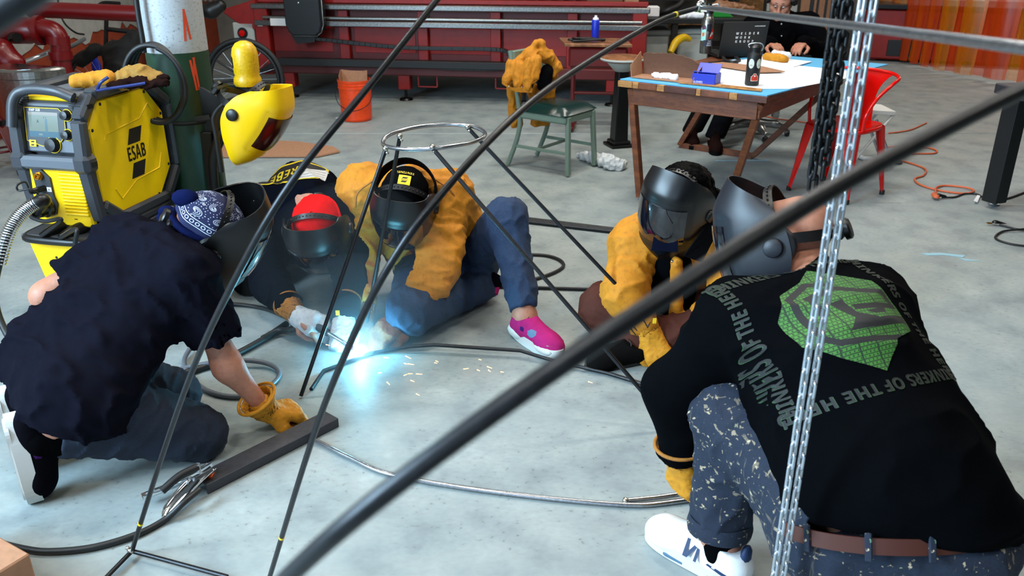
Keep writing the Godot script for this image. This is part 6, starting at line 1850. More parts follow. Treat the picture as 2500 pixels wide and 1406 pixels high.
func gas_cylinder() -> void:
	var c: Vector3 = Vector3(-1.477, 1.038, -3.85)
	var r := 0.132
	var t := thing("gas_cylinder", "tall gas cylinder, scuffed grey above and green below, strapped behind the welding machine", "gas cylinder", Vector3(c.x, 0, c.z))
	var band: float = Vector3(-1.467, 1.105, -3.85).y
	part("lower_body", Geo.new().lathe([Vector2(0, 0.12), Vector2(r - 0.02, 0.12), Vector2(r, 0.15), Vector2(r, band)], 40), M.tank_green, t)
	part("upper_body", Geo.new().lathe([Vector2(r, band), Vector2(r, 1.4), Vector2(r * 0.9, 1.5), Vector2(r * 0.55, 1.58), Vector2(0.04, 1.6), Vector2(0.04, 1.66), Vector2(0, 1.66)], 40), M.tank_grey, t)
	# strokes of orange marker, bent to the cylinder
	for s in [[[0.48, 0.05], [0.40, 0.17]], [[0.30, 0.055], [0.40, 0.18]], [[0.47, 0.09], [0.35, 0.095]], [[0.42, -0.03], [0.33, -0.16]], [[0.3, -0.02], [0.24, -0.16]], [[0.36, -0.1], [0.28, -0.02]]]:
		var rows := [[], []]
		for k in 7:
			var f := k / 6.0
			var a: float = lerpf(s[0][0], s[1][0], f) + 0.42
			var y: float = band + lerpf(s[0][1], s[1][1], f)
			for i in 2:
				var aa := a + (i - 0.5) * 0.075
				rows[i].append(Vector3(cos(aa) * (r + 0.0012), y, sin(aa) * (r + 0.0012)))
		part("marker_stroke", Geo.new().sheet(rows), M.marker_orange, t)
	part("strap", Geo.new().tube(ring(Vector3(0, band - 0.3, 0), r + 0.004, 36), 0.008, 6, true), M.black_matte, t)
	cord("gas_hose", [Vector3(-1.555, 1.357, -3.7), Vector3(-1.558, 1.26, -3.7), Vector3(-1.557, 1.178, -3.7), Vector3(-1.559, 1.114, -3.7)], 0.012, M.cable, "black gas hose running down the left side of the cylinder", "hose")
	# hose coiled over the cylinder's front, hanging on the cart
	var pts := []
	for k in 66:
		var a := -PI * 0.1 + TAU * k / 20.0
		var q: Vector3 = Vector3(-1.496, 0.996, -3.62)
		pts.append(q + Vector3(cos(a) * (0.1 + 0.012 * (k / 20)), sin(a) * 0.16, 0.02 * (k / 20) - 0.02))
	cord("coiled_hose", pts, 0.011, M.cable, "coil of black hose hanging in front of the gas cylinder", "hose", 3)


func cart_things() -> void:
	# yellow cylinder cap with its slot, set on the cart's post
	var c: Vector3 = Vector3(-1.15, 0.969, -3.75)
	var t := thing("cylinder_cap", "worn yellow steel cylinder cap with a slot standing on the cart post", "cap", c, -0.5)
	part("cap_shell", Geo.new().lathe([Vector2(0.0, 0.0), Vector2(0.056, 0.0), Vector2(0.06, 0.01), Vector2(0.058, 0.03), Vector2(0.051, 0.045), Vector2(0.055, 0.06), Vector2(0.056, 0.13), Vector2(0.05, 0.158), Vector2(0.035, 0.178), Vector2(0.015, 0.187), Vector2(0, 0.188)], 32), M.cap_yellow, t)
	var slot := []
	for q in rounded(0.022, 0.05, 0.0105, 6):
		slot.append(q)
	part("slot", Geo.new().prism(slot, 0.006, Transform3D(frame(Vector3(-0.55, 0, 0.83), Vector3.UP).basis, Vector3(-0.55, 0, 0.83) * 0.0535 + Vector3(0, 0.1, 0))), M.print_black, t)
	part("pin_hole", Geo.new().ball(Vector3(-0.55, 0, 0.83) * 0.056 + Vector3(0, 0.065, 0), 0.004, 8), M.print_black, t)
	solo("post_bracket", Geo.new().bar(Vector3(-1.233, 0.962, -3.75), Vector3(-1.14, 0.962, -3.75), 0.06, 0.03), M.black_paint, "black bracket under the yellow cylinder cap", "bracket")
	# the yellow helmet hung on the post
	var h := thing("hanging_helmet", "bright yellow welding helmet hanging on the cart's black post", "welding helmet")
	var s := helmet(h, frame(Vector3(0.7, -0.68, 0.14), Vector3(0.68, 0.7, 0.1), Vector3(-1.133, 0.887, -3.62)), M.helmet_yellow, {"called": "shell", "lens": M.brown_lens})
	part("lettering", shell_patch(0.6, 0.72, -1.42, -0.9, 0.002, 6), word_print("SAVAGE", 128, 28, Color(0.12, 0.1, 0.05), M.font_bold), s)
	solo("cart_hook", Geo.new().tube(smooth([Vector3(-1.267, 0.621, -3.6), Vector3(-1.267, 0.783, -3.6), Vector3(-1.266, 0.862, -3.6), Vector3(-1.213, 0.919, -3.6), Vector3(-1.138, 0.943, -3.6)]), 0.012, 10), M.black_paint, "bent black arm of the cart that holds the yellow helmet", "hook")
	# gloves and tools on top of the machine
	var y: float = Vector3(-1.515, 1.041, -3.35).y
	var g := thing("old_gloves", "pair of worn yellow leather gloves lying on top of the welding machine", "gloves")
	part("yellow_cuff", blob([[Vector3(-1.697, 1.049, -3.35), Vector3(-1.589, 1.056, -3.38), 0.026, 0.032], [Vector3(-1.719, 1.05, -3.38), Vector3(-1.603, 1.059, -3.42), 0.014, 0.022]], 0.008, 0.012, [], [], folds(10.0, 0.007, 98)), M.leather_yellow, g)
	part("worn_glove", blob([[Vector3(-1.584, 1.04, -3.4), Vector3(-1.487, 1.064, -3.45), 0.03, 0.034], [Vector3(-1.487, 1.064, -3.45), Vector3(-1.416, 1.051, -3.45), 0.034, 0.02], [Vector3(-1.537, 1.032, -3.4), Vector3(-1.423, 1.04, -3.42), 0.02, 0.016]], 0.008, 0.012, [], [], folds(12.0, 0.01, 99)), M.leather_old, g)
	part("dark_glove", blob([[Vector3(-1.576, 1.034, -3.36), Vector3(-1.447, 1.044, -3.36), 0.014, 0.016], [Vector3(-1.502, 1.047, -3.36), Vector3(-1.437, 1.055, -3.36), 0.016, 0.013], [Vector3(-1.416, 1.038, -3.34), Vector3(-1.342, 1.05, -3.34), 0.018, 0.016], [Vector3(-1.38, 1.056, -3.38), Vector3(-1.347, 1.063, -3.38), 0.013, 0.01]], 0.007, 0.008, [], [], folds(16.0, 0.008, 100)), M.boot_brown, g)
	cord("hex_key", [Vector3(-1.584, 1.032, -3.28), Vector3(-1.569, 1.052, -3.27), Vector3(-1.554, 1.065, -3.27), Vector3(-1.534, 1.078, -3.28)], 0.006, M.tool_blue, "short bent end of a blue steel rod tool on the machine", "tool")
	cord("hex_key", [Vector3(-1.583, 1.028, -3.27), Vector3(-1.546, 1.034, -3.28), Vector3(-1.478, 1.041, -3.3), Vector3(-1.414, 1.049, -3.32)], 0.006, M.tool_blue, "blue-handled steel rod tool lying along the top of the machine", "tool")
	# the torch in the welder's hands
	var t2 := thing("welding_torch", "welding torch with black handle and chrome neck in the white gloves", "torch")
	part("handle", Geo.new().tube(smooth([Vector3(-0.876, 0.071, -3.18), Vector3(-0.819, 0.09, -3.16), Vector3(-0.753, 0.077, -3.12)]), [0.014, 0.016, 0.018, 0.019, 0.02, 0.02, 0.02, 0.02, 0.019, 0.018, 0.018, 0.017, 0.016], 12), M.black_plastic, t2)
	part("neck", Geo.new().tube(smooth([Vector3(-0.753, 0.077, -3.12), Vector3(-0.697, 0.064, -3.08), Vector3(-0.656, 0.051, -3.05)]), 0.009, 10), M.chrome, t2)
	part("nozzle", Geo.new().rod(Vector3(-0.663, 0.052, -3.055), Vector3(-0.632, 0.043, -3.04), 0.011, 0.009), M.copper, t2)
	cord("torch_lead", [Vector3(-0.876, 0.071, -3.18), Vector3(-0.926, 0.05, -3.2), Vector3(-0.99, 0.03, -3.241), Vector3(-1.047, 0.016, -3.191)], 0.012, M.cable, "black lead from the torch handle down to the floor cable")

func frames() -> void:
	# the dome of thin rod that stands nearest to the camera
	var t := thing("rod_dome", "tall domed frame of dark steel rods bowing across the whole view, nearest the camera", "metal frame")
	var r := 0.00635
	var runs := []
	runs.append(smooth([Vector3(-0.101, 1.525, -1.79), Vector3(-0.143, 1.474, -1.7), Vector3(-0.25, 1.346, -1.52), Vector3(-0.378, 1.199, -1.42), Vector3(-0.493, 1.032, -1.44), Vector3(-0.654, 0.775, -1.56), Vector3(-0.825, 0.46, -1.7), Vector3(-1.047, 0.02, -1.868)]))
	part("rod", Geo.new().tube(runs[0], r), M.rod_dark, t)
	runs.append(smooth([Vector3(0.485, 1.41, -2.31), Vector3(0.347, 1.389, -2.14), Vector3(0.125, 1.332, -1.755), Vector3(0, 1.289, -1.5), Vector3(-0.111, 1.21, -1.31), Vector3(-0.197, 1.101, -1.265), Vector3(-0.288, 0.921, -1.33), Vector3(-0.407, 0.64, -1.46), Vector3(-0.64, 0.02, -1.749)]))
	part("rod", Geo.new().tube(runs[1], r), M.rod_dark, t)
	part("rod", Geo.new().tube(smooth([Vector3(-0.206, 1.122, -0.47), Vector3(-0.143, 1.219, -0.425), Vector3(-0.082, 1.294, -0.4), Vector3(0, 1.357, -0.413), Vector3(0.081, 1.404, -0.44), Vector3(0.192, 1.445, -0.51), Vector3(0.304, 1.468, -0.596), Vector3(0.429, 1.49, -0.69)]), r), M.rod_dark, t)
	part("rod", Geo.new().tube(smooth([Vector3(0.489, 1.411, -2.31), Vector3(0.48, 1.463, -1.42), Vector3(0.48, 1.485, -1.03), Vector3(0.473, 1.5, -0.77)]), r), M.rod_bright, t, "bright bare steel rod")
	part("rod", Geo.new().rod(Vector3(-1.047, 0.02, -1.868), Vector3(-0.753, 0.02, -1.767), r), M.rod_dark, t)
	part("rod", Geo.new().rod(Vector3(-1.047, 0.02, -1.868), Vector3(-1.089, 0.015, -1.717), r), M.rod_dark, t)
	part("rod", Geo.new().tube([Vector3(-0.231, 1.556, -0.36), Vector3(-0.211, 1.566, -0.36), Vector3(-0.185, 1.58, -0.36)], r), M.rod_dark, t)
	part("weld_joint", Geo.new().ball(Vector3(-1.047, 0.025, -1.864), Vector3(0.011, 0.009, 0.01), 10).ball(Vector3(-1.061, 0.025, -1.874), 0.006, 8), M.weld_bead, t)
	part("weld_joint", Geo.new().ball(Vector3(0.486, 1.417, -2.3), Vector3(0.012, 0.012, 0.01), 10).ball(Vector3(0.494, 1.425, -2.3), Vector3(0.008, 0.012, 0.008), 8).ball(Vector3(0.483, 1.409, -2.3), 0.007, 8), M.weld_bead, t)
	for m in [[0, Vector3(-0.98, 0.158, -1.83)], [1, Vector3(-0.56, 0.262, -1.65)], [1, Vector3(0.409, 1.401, -2.225)]]:
		var run: Array = runs[m[0]]
		var best := 0
		for k in run.size() - 1:
			if m[1].distance_to(run[k]) + m[1].distance_to(run[k + 1]) < m[1].distance_to(run[best]) + m[1].distance_to(run[best + 1]):
				best = k
		var d: Vector3 = (run[best + 1] - run[best]).normalized()
		var q: Vector3 = run[best] + d * clampf(d.dot(m[1] - run[best]), 0.0, run[best].distance_to(run[best + 1]))
		part("paint_mark", Geo.new().tube([q - d * 0.004, q + d * 0.004], r + 0.0008), M.label_yellow, t, "yellow paint mark round the rod")

	# the cone that the people hold and weld: a top ring, four legs and the rods of its foot on the floor
	var c := thing("rod_cone", "low cone of steel rods with a bright ring on top, being welded", "metal frame")
	var q := 0.0075
	part("top_ring", Geo.new().tube(smooth([Vector3(-0.458, 0.89, -2.98), Vector3(-0.447, 0.907, -3.06), Vector3(-0.367, 0.914, -3.15), Vector3(-0.255, 0.916, -3.19), Vector3(-0.154, 0.915, -3.17), Vector3(-0.099, 0.911, -3.07), Vector3(-0.124, 0.904, -2.98), Vector3(-0.213, 0.903, -2.9), Vector3(-0.297, 0.898, -2.88), Vector3(-0.392, 0.892, -2.91)], 6, true), q, 12, true), M.rod_bright, c, "bright ring of bent rod")
	var legs := [[Vector3(-0.447, 0.878, -2.95), Vector3(-0.779, 0.01, -2.728)], [Vector3(-0.41, 0.896, -3.07), Vector3(-0.624, 0.03, -3.265)], [Vector3(-0.274, 0.901, -2.88), Vector3(0.556, 0.01, -2.515)], [Vector3(-0.166, 0.911, -3.16), Vector3(0.714, 0.01, -2.96)]]
	for l in legs:
		part("leg", Geo.new().rod(l[0], l[1], q), M.rod_dark, c)
		part("weld_joint", Geo.new().ball(l[0] + Vector3(0, 0.004, 0), 0.011, 8).ball(l[0] + Vector3(0.006, -0.01, 0.004), 0.007, 8), M.weld_bead, c)
	part("floor_rod", Geo.new().tube(smooth([Vector3(-0.665, 0.012, -2.431), Vector3(-0.535, 0.01, -2.335), Vector3(-0.375, 0.01, -2.234), Vector3(-0.063, 0.01, -2.149), Vector3(0.307, 0.01, -2.087), Vector3(0.48, 0.01, -2.097), Vector3(0.759, 0.01, -2.17), Vector3(1.1, 0.02, -2.241), Vector3(1.27, 0.02, -2.188), Vector3(1.324, 0.03, -2.092), Vector3(1.37, 0.06, -2.132), Vector3(1.381, 0.1, -2.214), Vector3(1.382, 0.1, -2.353)]), q), M.rod_bright, c, "bright curved rod on the floor")
	part("floor_rod", Geo.new().tube(smooth([Vector3(0.339, 0.012, -2.102), Vector3(0.447, 0.014, -2.117), Vector3(0.561, 0.02, -2.136), Vector3(0.691, 0.02, -2.156)]), q), M.rod_bright, c)
	part("floor_rod", Geo.new().tube([Vector3(-0.753, 0.008, -2.78), Vector3(-0.736, 0.008, -2.923), Vector3(-0.574, 0.01, -3.069), Vector3(-0.417, 0.03, -3.088), Vector3(-0.317, 0.035, -3.093), Vector3(0.033, 0.03, -3.052), Vector3(0.163, 0.02, -2.986), Vector3(0.365, 0.012, -2.9), Vector3(0.586, 0.012, -2.751)], q), M.rod_dark, c)
	part("floor_rod", Geo.new().rod(Vector3(0.556, 0.02, -2.759), Vector3(0.641, 0.02, -2.684), q), M.rod_bright, c)
	part("clamp_collar", Geo.new().rod(Vector3(0.548, 0.015, -2.752), Vector3(0.593, 0.015, -2.746), 0.013), M.steel_plate, c)
	part("weld_joint", Geo.new().ball(Vector3(0.342, 0.012, -2.102), 0.011, 8), M.weld_bead, c)

# ---- helmets, heads and hands ----------------------------------------------------------------------
func _row(t: Array, s: float, c: int) -> float: # a value of a five-step table at s in 0..1
	var x := clampf(s, 0.0, 1.0) * (t.size() - 1)
	var i := mini(int(x), t.size() - 2)
	var p0: float = t[maxi(i - 1, 0)][c]
	var p3: float = t[mini(i + 2, t.size() - 1)][c]
	return cubic_interpolate(t[i][c], t[i + 1][c], p0, p3, x - i)


# front y, front z, side y, side z, half width, from the brow edge down to the chin edge; z out of the face, origin between the ears
const SHELL := [[0.2, 0.07, 0.115, -0.004, 0.1], [0.13, 0.136, 0.065, -0.032, 0.119], [0.03, 0.163, 0.008, -0.036, 0.124], [-0.055, 0.165, -0.045, -0.022, 0.12], [-0.135, 0.146, -0.1, 0.018, 0.104], [-0.19, 0.118, -0.145, 0.06, 0.078]]


func shell_at(s: float, a: float, off := 0.0) -> Vector3:
	var c := pow(maxf(cos(a), 0.0), 0.72)
	var sn := signf(sin(a)) * pow(absf(sin(a)), 0.85)
	var y := lerpf(_row(SHELL, s, 2), _row(SHELL, s, 0), c)
	var z := lerpf(_row(SHELL, s, 3), _row(SHELL, s, 1), c)
	var crease := 0.0
	if s > 0.2 and s < 0.68 and absf(a) < 0.95:
		crease = -0.004
	var p := Vector3(sn * _row(SHELL, s, 4), y, z)
	return p + Vector3(p.x * 0.6, p.y * 0.15, p.z).normalized() * (off + crease)


func shell_patch(s0: float, s1: float, a0: float, a1: float, off: float, n := 8, thick := 0.0) -> Geo:
	var rows := []
	for i in n + 1:
		var line := []
		for j in n + 1:
			line.append(shell_at(lerpf(s0, s1, float(i) / n), lerpf(a0, a1, float(j) / n), off))
		rows.append(line)
	return Geo.new().sheet(rows, thick)


func helmet(parent: Node3D, xf: Transform3D, shell_mat: Material, o := {}) -> MeshInstance3D:
	var key := "shell_mesh"
	if not M.has(key):
		M.shell_mesh = shell_patch(0, 1, -1.57, 1.57, 0.0, 36, 0.004).mesh()
		M.lens_mesh = shell_patch(0.26, 0.6, -0.8, 0.8, 0.0042, 12, 0.004).mesh()
		M.bezel_mesh = shell_patch(0.225, 0.655, -0.9, 0.9, 0.0015, 12, 0.003).mesh()
		var kn := Geo.new()
		kn.lathe([Vector2(0, -0.004), Vector2(0.027, -0.004), Vector2(0.027, 0.006), Vector2(0.024, 0.008), Vector2(0.0225, 0.019), Vector2(0.02, 0.021), Vector2(0, 0.021)], 24)
		M.knob_mesh = kn.mesh()
		var hb := Geo.new()
		for row in [[0.0, 0.108, 0.0], [0.0, 0.108, 0.03]]:
			pass
		var crown := []
		for i in 2:
			var line := []
			for k in 21:
				var a := PI * (0.03 + 0.94 * k / 20.0)
				line.append(Vector3(cos(a) * 0.113, sin(a) * 0.142 + 0.002, (i - 0.5) * 0.022 - 0.008))
			crown.append(line)
		hb.sheet(crown, 0.003)
		var brow := []
		for i in 2:
			var line := []
			for k in 41:
				var a := TAU * k / 40.0
				line.append(Vector3(sin(a) * 0.103, 0.03 * cos(a) + 0.02 + (i - 0.5) * 0.026, cos(a) * 0.113 - 0.008))
			brow.append(line)
		hb.sheet(brow, 0.003)
		for k in 13:
			hb.ball(Vector3(cos(PI * (0.25 + 0.5 * k / 12.0)) * 0.115, sin(PI * (0.25 + 0.5 * k / 12.0)) * 0.144 + 0.002, -0.008), 0.003, 6)
		M.band_mesh = hb.mesh()
		var rk := Geo.new()
		rk.box(Vector3(0.1, 0.035, 0.022), Vector3(0, -0.012, -0.126), 0.008)
		rk.lathe([Vector2(0, 0), Vector2(0.026, 0), Vector2(0.026, 0.012), Vector2(0.022, 0.016), Vector2(0, 0.016)], 20, Transform3D(Basis(Vector3.RIGHT, -PI / 2), Vector3(0, -0.012, -0.136)))
		M.ratchet_mesh = rk.mesh()
	var h := part(o.get("called", "welding_helmet"), M.shell_mesh, shell_mat, parent)
	h.transform = xf * Transform3D(Basis().scaled(Vector3.ONE * 1.07), Vector3.ZERO)
	part("lens_bezel", M.bezel_mesh, o.get("bezel", shell_mat), h)
	part("lens", M.lens_mesh, o.get("lens", M.lens), h, "dark glossy lens")
	for s in [-1, 1]:
		var kp := part("side_knob", M.knob_mesh, o.get("knob", M.black_plastic), h)
		kp.transform = Transform3D(Basis(Vector3.BACK, -s * PI / 2), Vector3(s * 0.117, 0.006, 0.004))
		# the ear boss under the knob
		var boss := Geo.new().lathe([Vector2(0, -0.01), Vector2(0.05, -0.01), Vector2(0.046, 0.002), Vector2(0.034, 0.006), Vector2(0, 0.006)], 20)
		var bp := part("ear_boss", boss, shell_mat, h)
		bp.transform = Transform3D(Basis(Vector3.BACK, -s * PI / 2), Vector3(s * 0.109, 0.006, 0.004))
	if not o.get("bare", false):
		part("headband", M.band_mesh, M.black_plastic, h)
		part("ratchet", M.ratchet_mesh, M.black_plastic, h)
	return h


func print_mat(im: Image, rough := 0.6) -> StandardMaterial3D:
	var m := StandardMaterial3D.new()
	m.resource_name = "print"
	m.albedo_texture = ImageTexture.create_from_image(im)
	m.roughness = rough
	m.transparency = BaseMaterial3D.TRANSPARENCY_ALPHA_SCISSOR
	m.alpha_scissor_threshold = 0.5
	m.texture_repeat = false
	return m


func px(im: Image, units: float) -> Transform2D: # units wide, centred, y up -> pixels
	var k := im.get_width() / units
	return Transform2D(Vector2(k, 0), Vector2(0, -k), Vector2(im.get_width() * 0.5, im.get_height() * 0.5))


func word_print(text: String, w: int, h: int, c: Color, font: Font, fill := 0.8, back := Color(0, 0, 0, 0)) -> StandardMaterial3D:
	var im := Image.create_empty(w, h, false, Image.FORMAT_RGBA8)
	im.fill(back)
	var t := letters(text, font, 1.0)
	var lo := Vector2.ONE * 1e9
	var hi := -lo
	for p in t:
		lo = lo.min(p)
		hi = hi.max(p)
	var k := minf(w * fill / (hi.x - lo.x), h * 0.86 / (hi.y - lo.y))
	var mid := (lo + hi) * 0.5
	stamp(im, t, Transform2D(Vector2(k, 0), Vector2(0, -k), Vector2(w * 0.5 - mid.x * k, h * 0.5 + mid.y * k)), c)
	return print_mat(im)


const EMBLEM := [[Vector2(-0.42, 0.2), Vector2(-0.2, 0.5), Vector2(0.5, 0.5), Vector2(0.28, 0.2)], [Vector2(-0.5, -0.5), Vector2(-0.28, -0.2), Vector2(0.42, -0.2), Vector2(0.2, -0.5)]]


func emblem_mat() -> StandardMaterial3D: # yellow tag with the maker's two slanted bars
	if not M.has("emblem_tag"):
		var im := Image.create_empty(96, 96, false, Image.FORMAT_RGBA8)
		im.fill(Color(0.95, 0.78, 0.1))
		for p in EMBLEM:
			stamp_poly(im, p, px(im, 1.7), Color(0.05, 0.05, 0.05))
		stamp(im, letters("ESAB", M.font_bold, 0.26), px(im, 1.7), Color(0.05, 0.05, 0.05))
		M.emblem_tag = print_mat(im)
	return M.emblem_tag


# a small print lying on the crown of a cap (an ellipsoid about the head): x, z window in head axes
func crown_patch(head: Transform3D, x0: float, x1: float, z0: float, z1: float, r: Vector3, off: float) -> Geo:
	var rows := []
	for i in 7:
		var line := []
		for j in 7:
			var x := lerpf(x0, x1, j / 6.0)
			var z := lerpf(z0, z1, i / 6.0)
			var y := 0.042 + (r.y + off) * sqrt(maxf(1.0 - pow(x / r.x, 2.0) - pow((z + 0.014) / r.z, 2.0), 0.0))
			line.append(head * Vector3(x, y, z))
		rows.append(line)
	return Geo.new().sheet(rows)


func head_geo() -> Geo:
	if not M.has("head"):
		var b := [[Vector3(0, 0.028, -0.03), Vector3(0, 0.035, 0.012), 0.083, 0.078], [Vector3(-0.03, 0.035, 0.05), Vector3(0.03, 0.035, 0.05), 0.042, 0.042], [Vector3(0, -0.05, 0.02), Vector3(0, -0.088, 0.06), 0.055, 0.032], [Vector3(0, -0.1, 0.07), Vector3(0, -0.102, 0.074), 0.02, 0.02]]
		for s in [-1.0, 1.0]:
			b.append([Vector3(s * 0.06, -0.05, 0.0), Vector3(s * 0.02, -0.092, 0.06), 0.022, 0.02])
			b.append([Vector3(s * 0.042, -0.022, 0.052), Vector3(s * 0.03, -0.045, 0.062), 0.03, 0.024])
			b.append([Vector3(s * 0.012, 0.026, 0.087), Vector3(s * 0.044, 0.028, 0.074), 0.009, 0.008])
			b.append([Vector3(s * 0.082, 0.02, -0.014), Vector3(s * 0.088, 0.008, -0.022), 0.01, 0.011])
			b.append([Vector3(s * 0.088, 0.008, -0.022), Vector3(s * 0.08, -0.024, -0.008), 0.01, 0.008])
			b.append([Vector3(s * 0.013, -0.036, 0.094), Vector3(s * 0.014, -0.036, 0.096), 0.007, 0.007])
		b.append([Vector3(0, 0.018, 0.088), Vector3(0, -0.032, 0.106), 0.008, 0.011])
		b.append([Vector3(-0.018, -0.06, 0.083), Vector3(0.018, -0.06, 0.083), 0.007, 0.007])
		b.append([Vector3(-0.015, -0.072, 0.082), Vector3(0.015, -0.072, 0.082), 0.008, 0.008])
		var cuts := []
		for s in [-1.0, 1.0]:
			cuts.append([Vector3(s * 0.03, 0.006, 0.096), Vector3(s * 0.034, 0.006, 0.094), 0.015, 0.014])
		M.head = blob(b, 0.0045, 0.006, cuts, [], {}, -9.0)
	return M.head


func hand_bones(w: Vector3, f: Vector3, b: Vector3, side: float, curl: Array, sc := 1.0, rs := 1.0) -> Array:
	f = f.normalized()
	b = (b - f * f.dot(b)).normalized()
	var s := f.cross(b) * side
	var out := []
	var off := [0.031, 0.0105, -0.0105, -0.03]
	var dist := [0.088, 0.092, 0.087, 0.078]
	var seg := [[0.042, 0.027, 0.021], [0.047, 0.031, 0.022], [0.043, 0.028, 0.021], [0.034, 0.021, 0.018]]
	for i in 4:
		var p: Vector3 = w + (f * dist[i] + s * off[i]) * sc
		out.append([w + s * off[i] * 0.55 * sc, p, 0.018 * rs, 0.0145 * rs])
		var cum := 0.0
		for j in 3:
			cum += curl[i] * [0.75, 1.0, 0.7][j]
			var d: Vector3 = f * cos(cum) - b * sin(cum) + s * off[i] * 2.5
			var q: Vector3 = p + d.normalized() * seg[i][j] * sc
			out.append([p, q, (0.0118 - 0.0009 * j) * rs, (0.0108 - 0.001 * j) * rs])
			p = q
	var t0 := w + (f * 0.018 + s * 0.022 - b * 0.008) * sc
	var c: float = curl[4]
	var t1 := t0 + (f * 0.6 + s * (0.8 - 0.4 * c) - b * (0.25 + 0.5 * c)).normalized() * 0.046 * sc
	var t2 := t1 + (f * 0.85 + s * (0.3 - 0.7 * c) - b * (0.25 + 0.5 * c)).normalized() * 0.036 * sc
	var t3 := t2 + (f * 0.95 - s * 0.6 * c - b * (0.2 + 0.4 * c)).normalized() * 0.028 * sc
	out.append([t0, t1, 0.019 * rs, 0.0145 * rs])
	out.append([t1, t2, 0.0145 * rs, 0.0125 * rs])
	out.append([t2, t3, 0.0125 * rs, 0.0105 * rs])
	return out


# a gauntlet: the glove with its five fingers, and a flared open cuff back along the arm
func glove(parent: Node3D, w: Vector3, elbow: Vector3, f: Vector3, b: Vector3, side: float, curl: Array, m: Material, cuff_m: Material, cuff_len := 0.13, r0 := 0.045, r1 := 0.068, label := "") -> MeshInstance3D:
	var bones := hand_bones(w, f, b, side, curl, 1.1, 1.32)
	var back := (elbow - w).normalized()
	bones.append([w, w + back * 0.03, 0.036, 0.04])
	var g := blob(bones, 0.0042, 0.006, [], [], {"noise": noise(26.0, 5, 2), "amp": 0.0022})
	var h := part("glove", g, m, parent, label)
	var e := w + back * cuff_len
	var cuff := blob([[w + back * 0.015, e + back * 0.03, r0, r1]], 0.005, 0.006, [[w - back * 0.02, e + back * 0.2, r0 - 0.009, r1 + 0.012]], [[e, back, r1 * 1.8]], {"noise": noise(14.0, 6, 2), "amp": 0.004})
	part("cuff", cuff, cuff_m, h)
	# its pale lining, and the rolled hem round the cuff's open end
	var x := back.cross(Vector3.UP if absf(back.y) < 0.9 else Vector3.RIGHT).normalized()
	part("lining", Geo.new().sheet([ring(e, r1 - 0.011, 24, Basis(x, back, x.cross(back))), ring(e - back * cuff_len * 0.5, (r0 + r1) * 0.5 - 0.0115, 24, Basis(x, back, x.cross(back)))], 0.0, true), M.leather_white, h)
	part("hem", Geo.new().tube(ring(e, r1 - 0.004, 28, Basis(x, back, x.cross(back))), 0.0055, 8, true), cuff_m, h)
	return h


# the body under the clothes, one skin from head to toe
func body(J: Dictionary, head: Transform3D, hands: Array) -> Geo:
	var b := [[J.hipL, J.hipR, 0.095, 0.095], [(J.hipL + J.hipR) * 0.5, J.belly, 0.1, 0.095], [J.belly, J.chest, 0.095, 0.105], [J.shL, J.shR, 0.058, 0.058], [J.chest, J.neck, 0.08, 0.06], [J.neck, head * Vector3(0, -0.03, -0.025), 0.056, 0.055]]
	for s in ["L", "R"]:
		b.append([J["sh" + s], J["el" + s], 0.05, 0.04])
		b.append([J["el" + s], J["wr" + s], 0.041, 0.027])
		b.append([J["hip" + s], J["kn" + s], 0.08, 0.055])
		b.append([J["kn" + s], J["an" + s], 0.054, 0.036])
		var h: Vector3 = J["an" + s].lerp(J["heel" + s], 0.45)
		b.append([J["an" + s], h, 0.03, 0.026])
		b.append([h, J["toe" + s].lerp(J["an" + s], 0.4), 0.026, 0.016])
	var g := blob(b, 0.013, 0.02)
	g.add(head_geo(), head)
	for h in hands:
		g.add(blob(hand_bones(h[0], h[1], h[2], h[3], h[4], 1.0, 0.78), 0.004, 0.005))
	return g


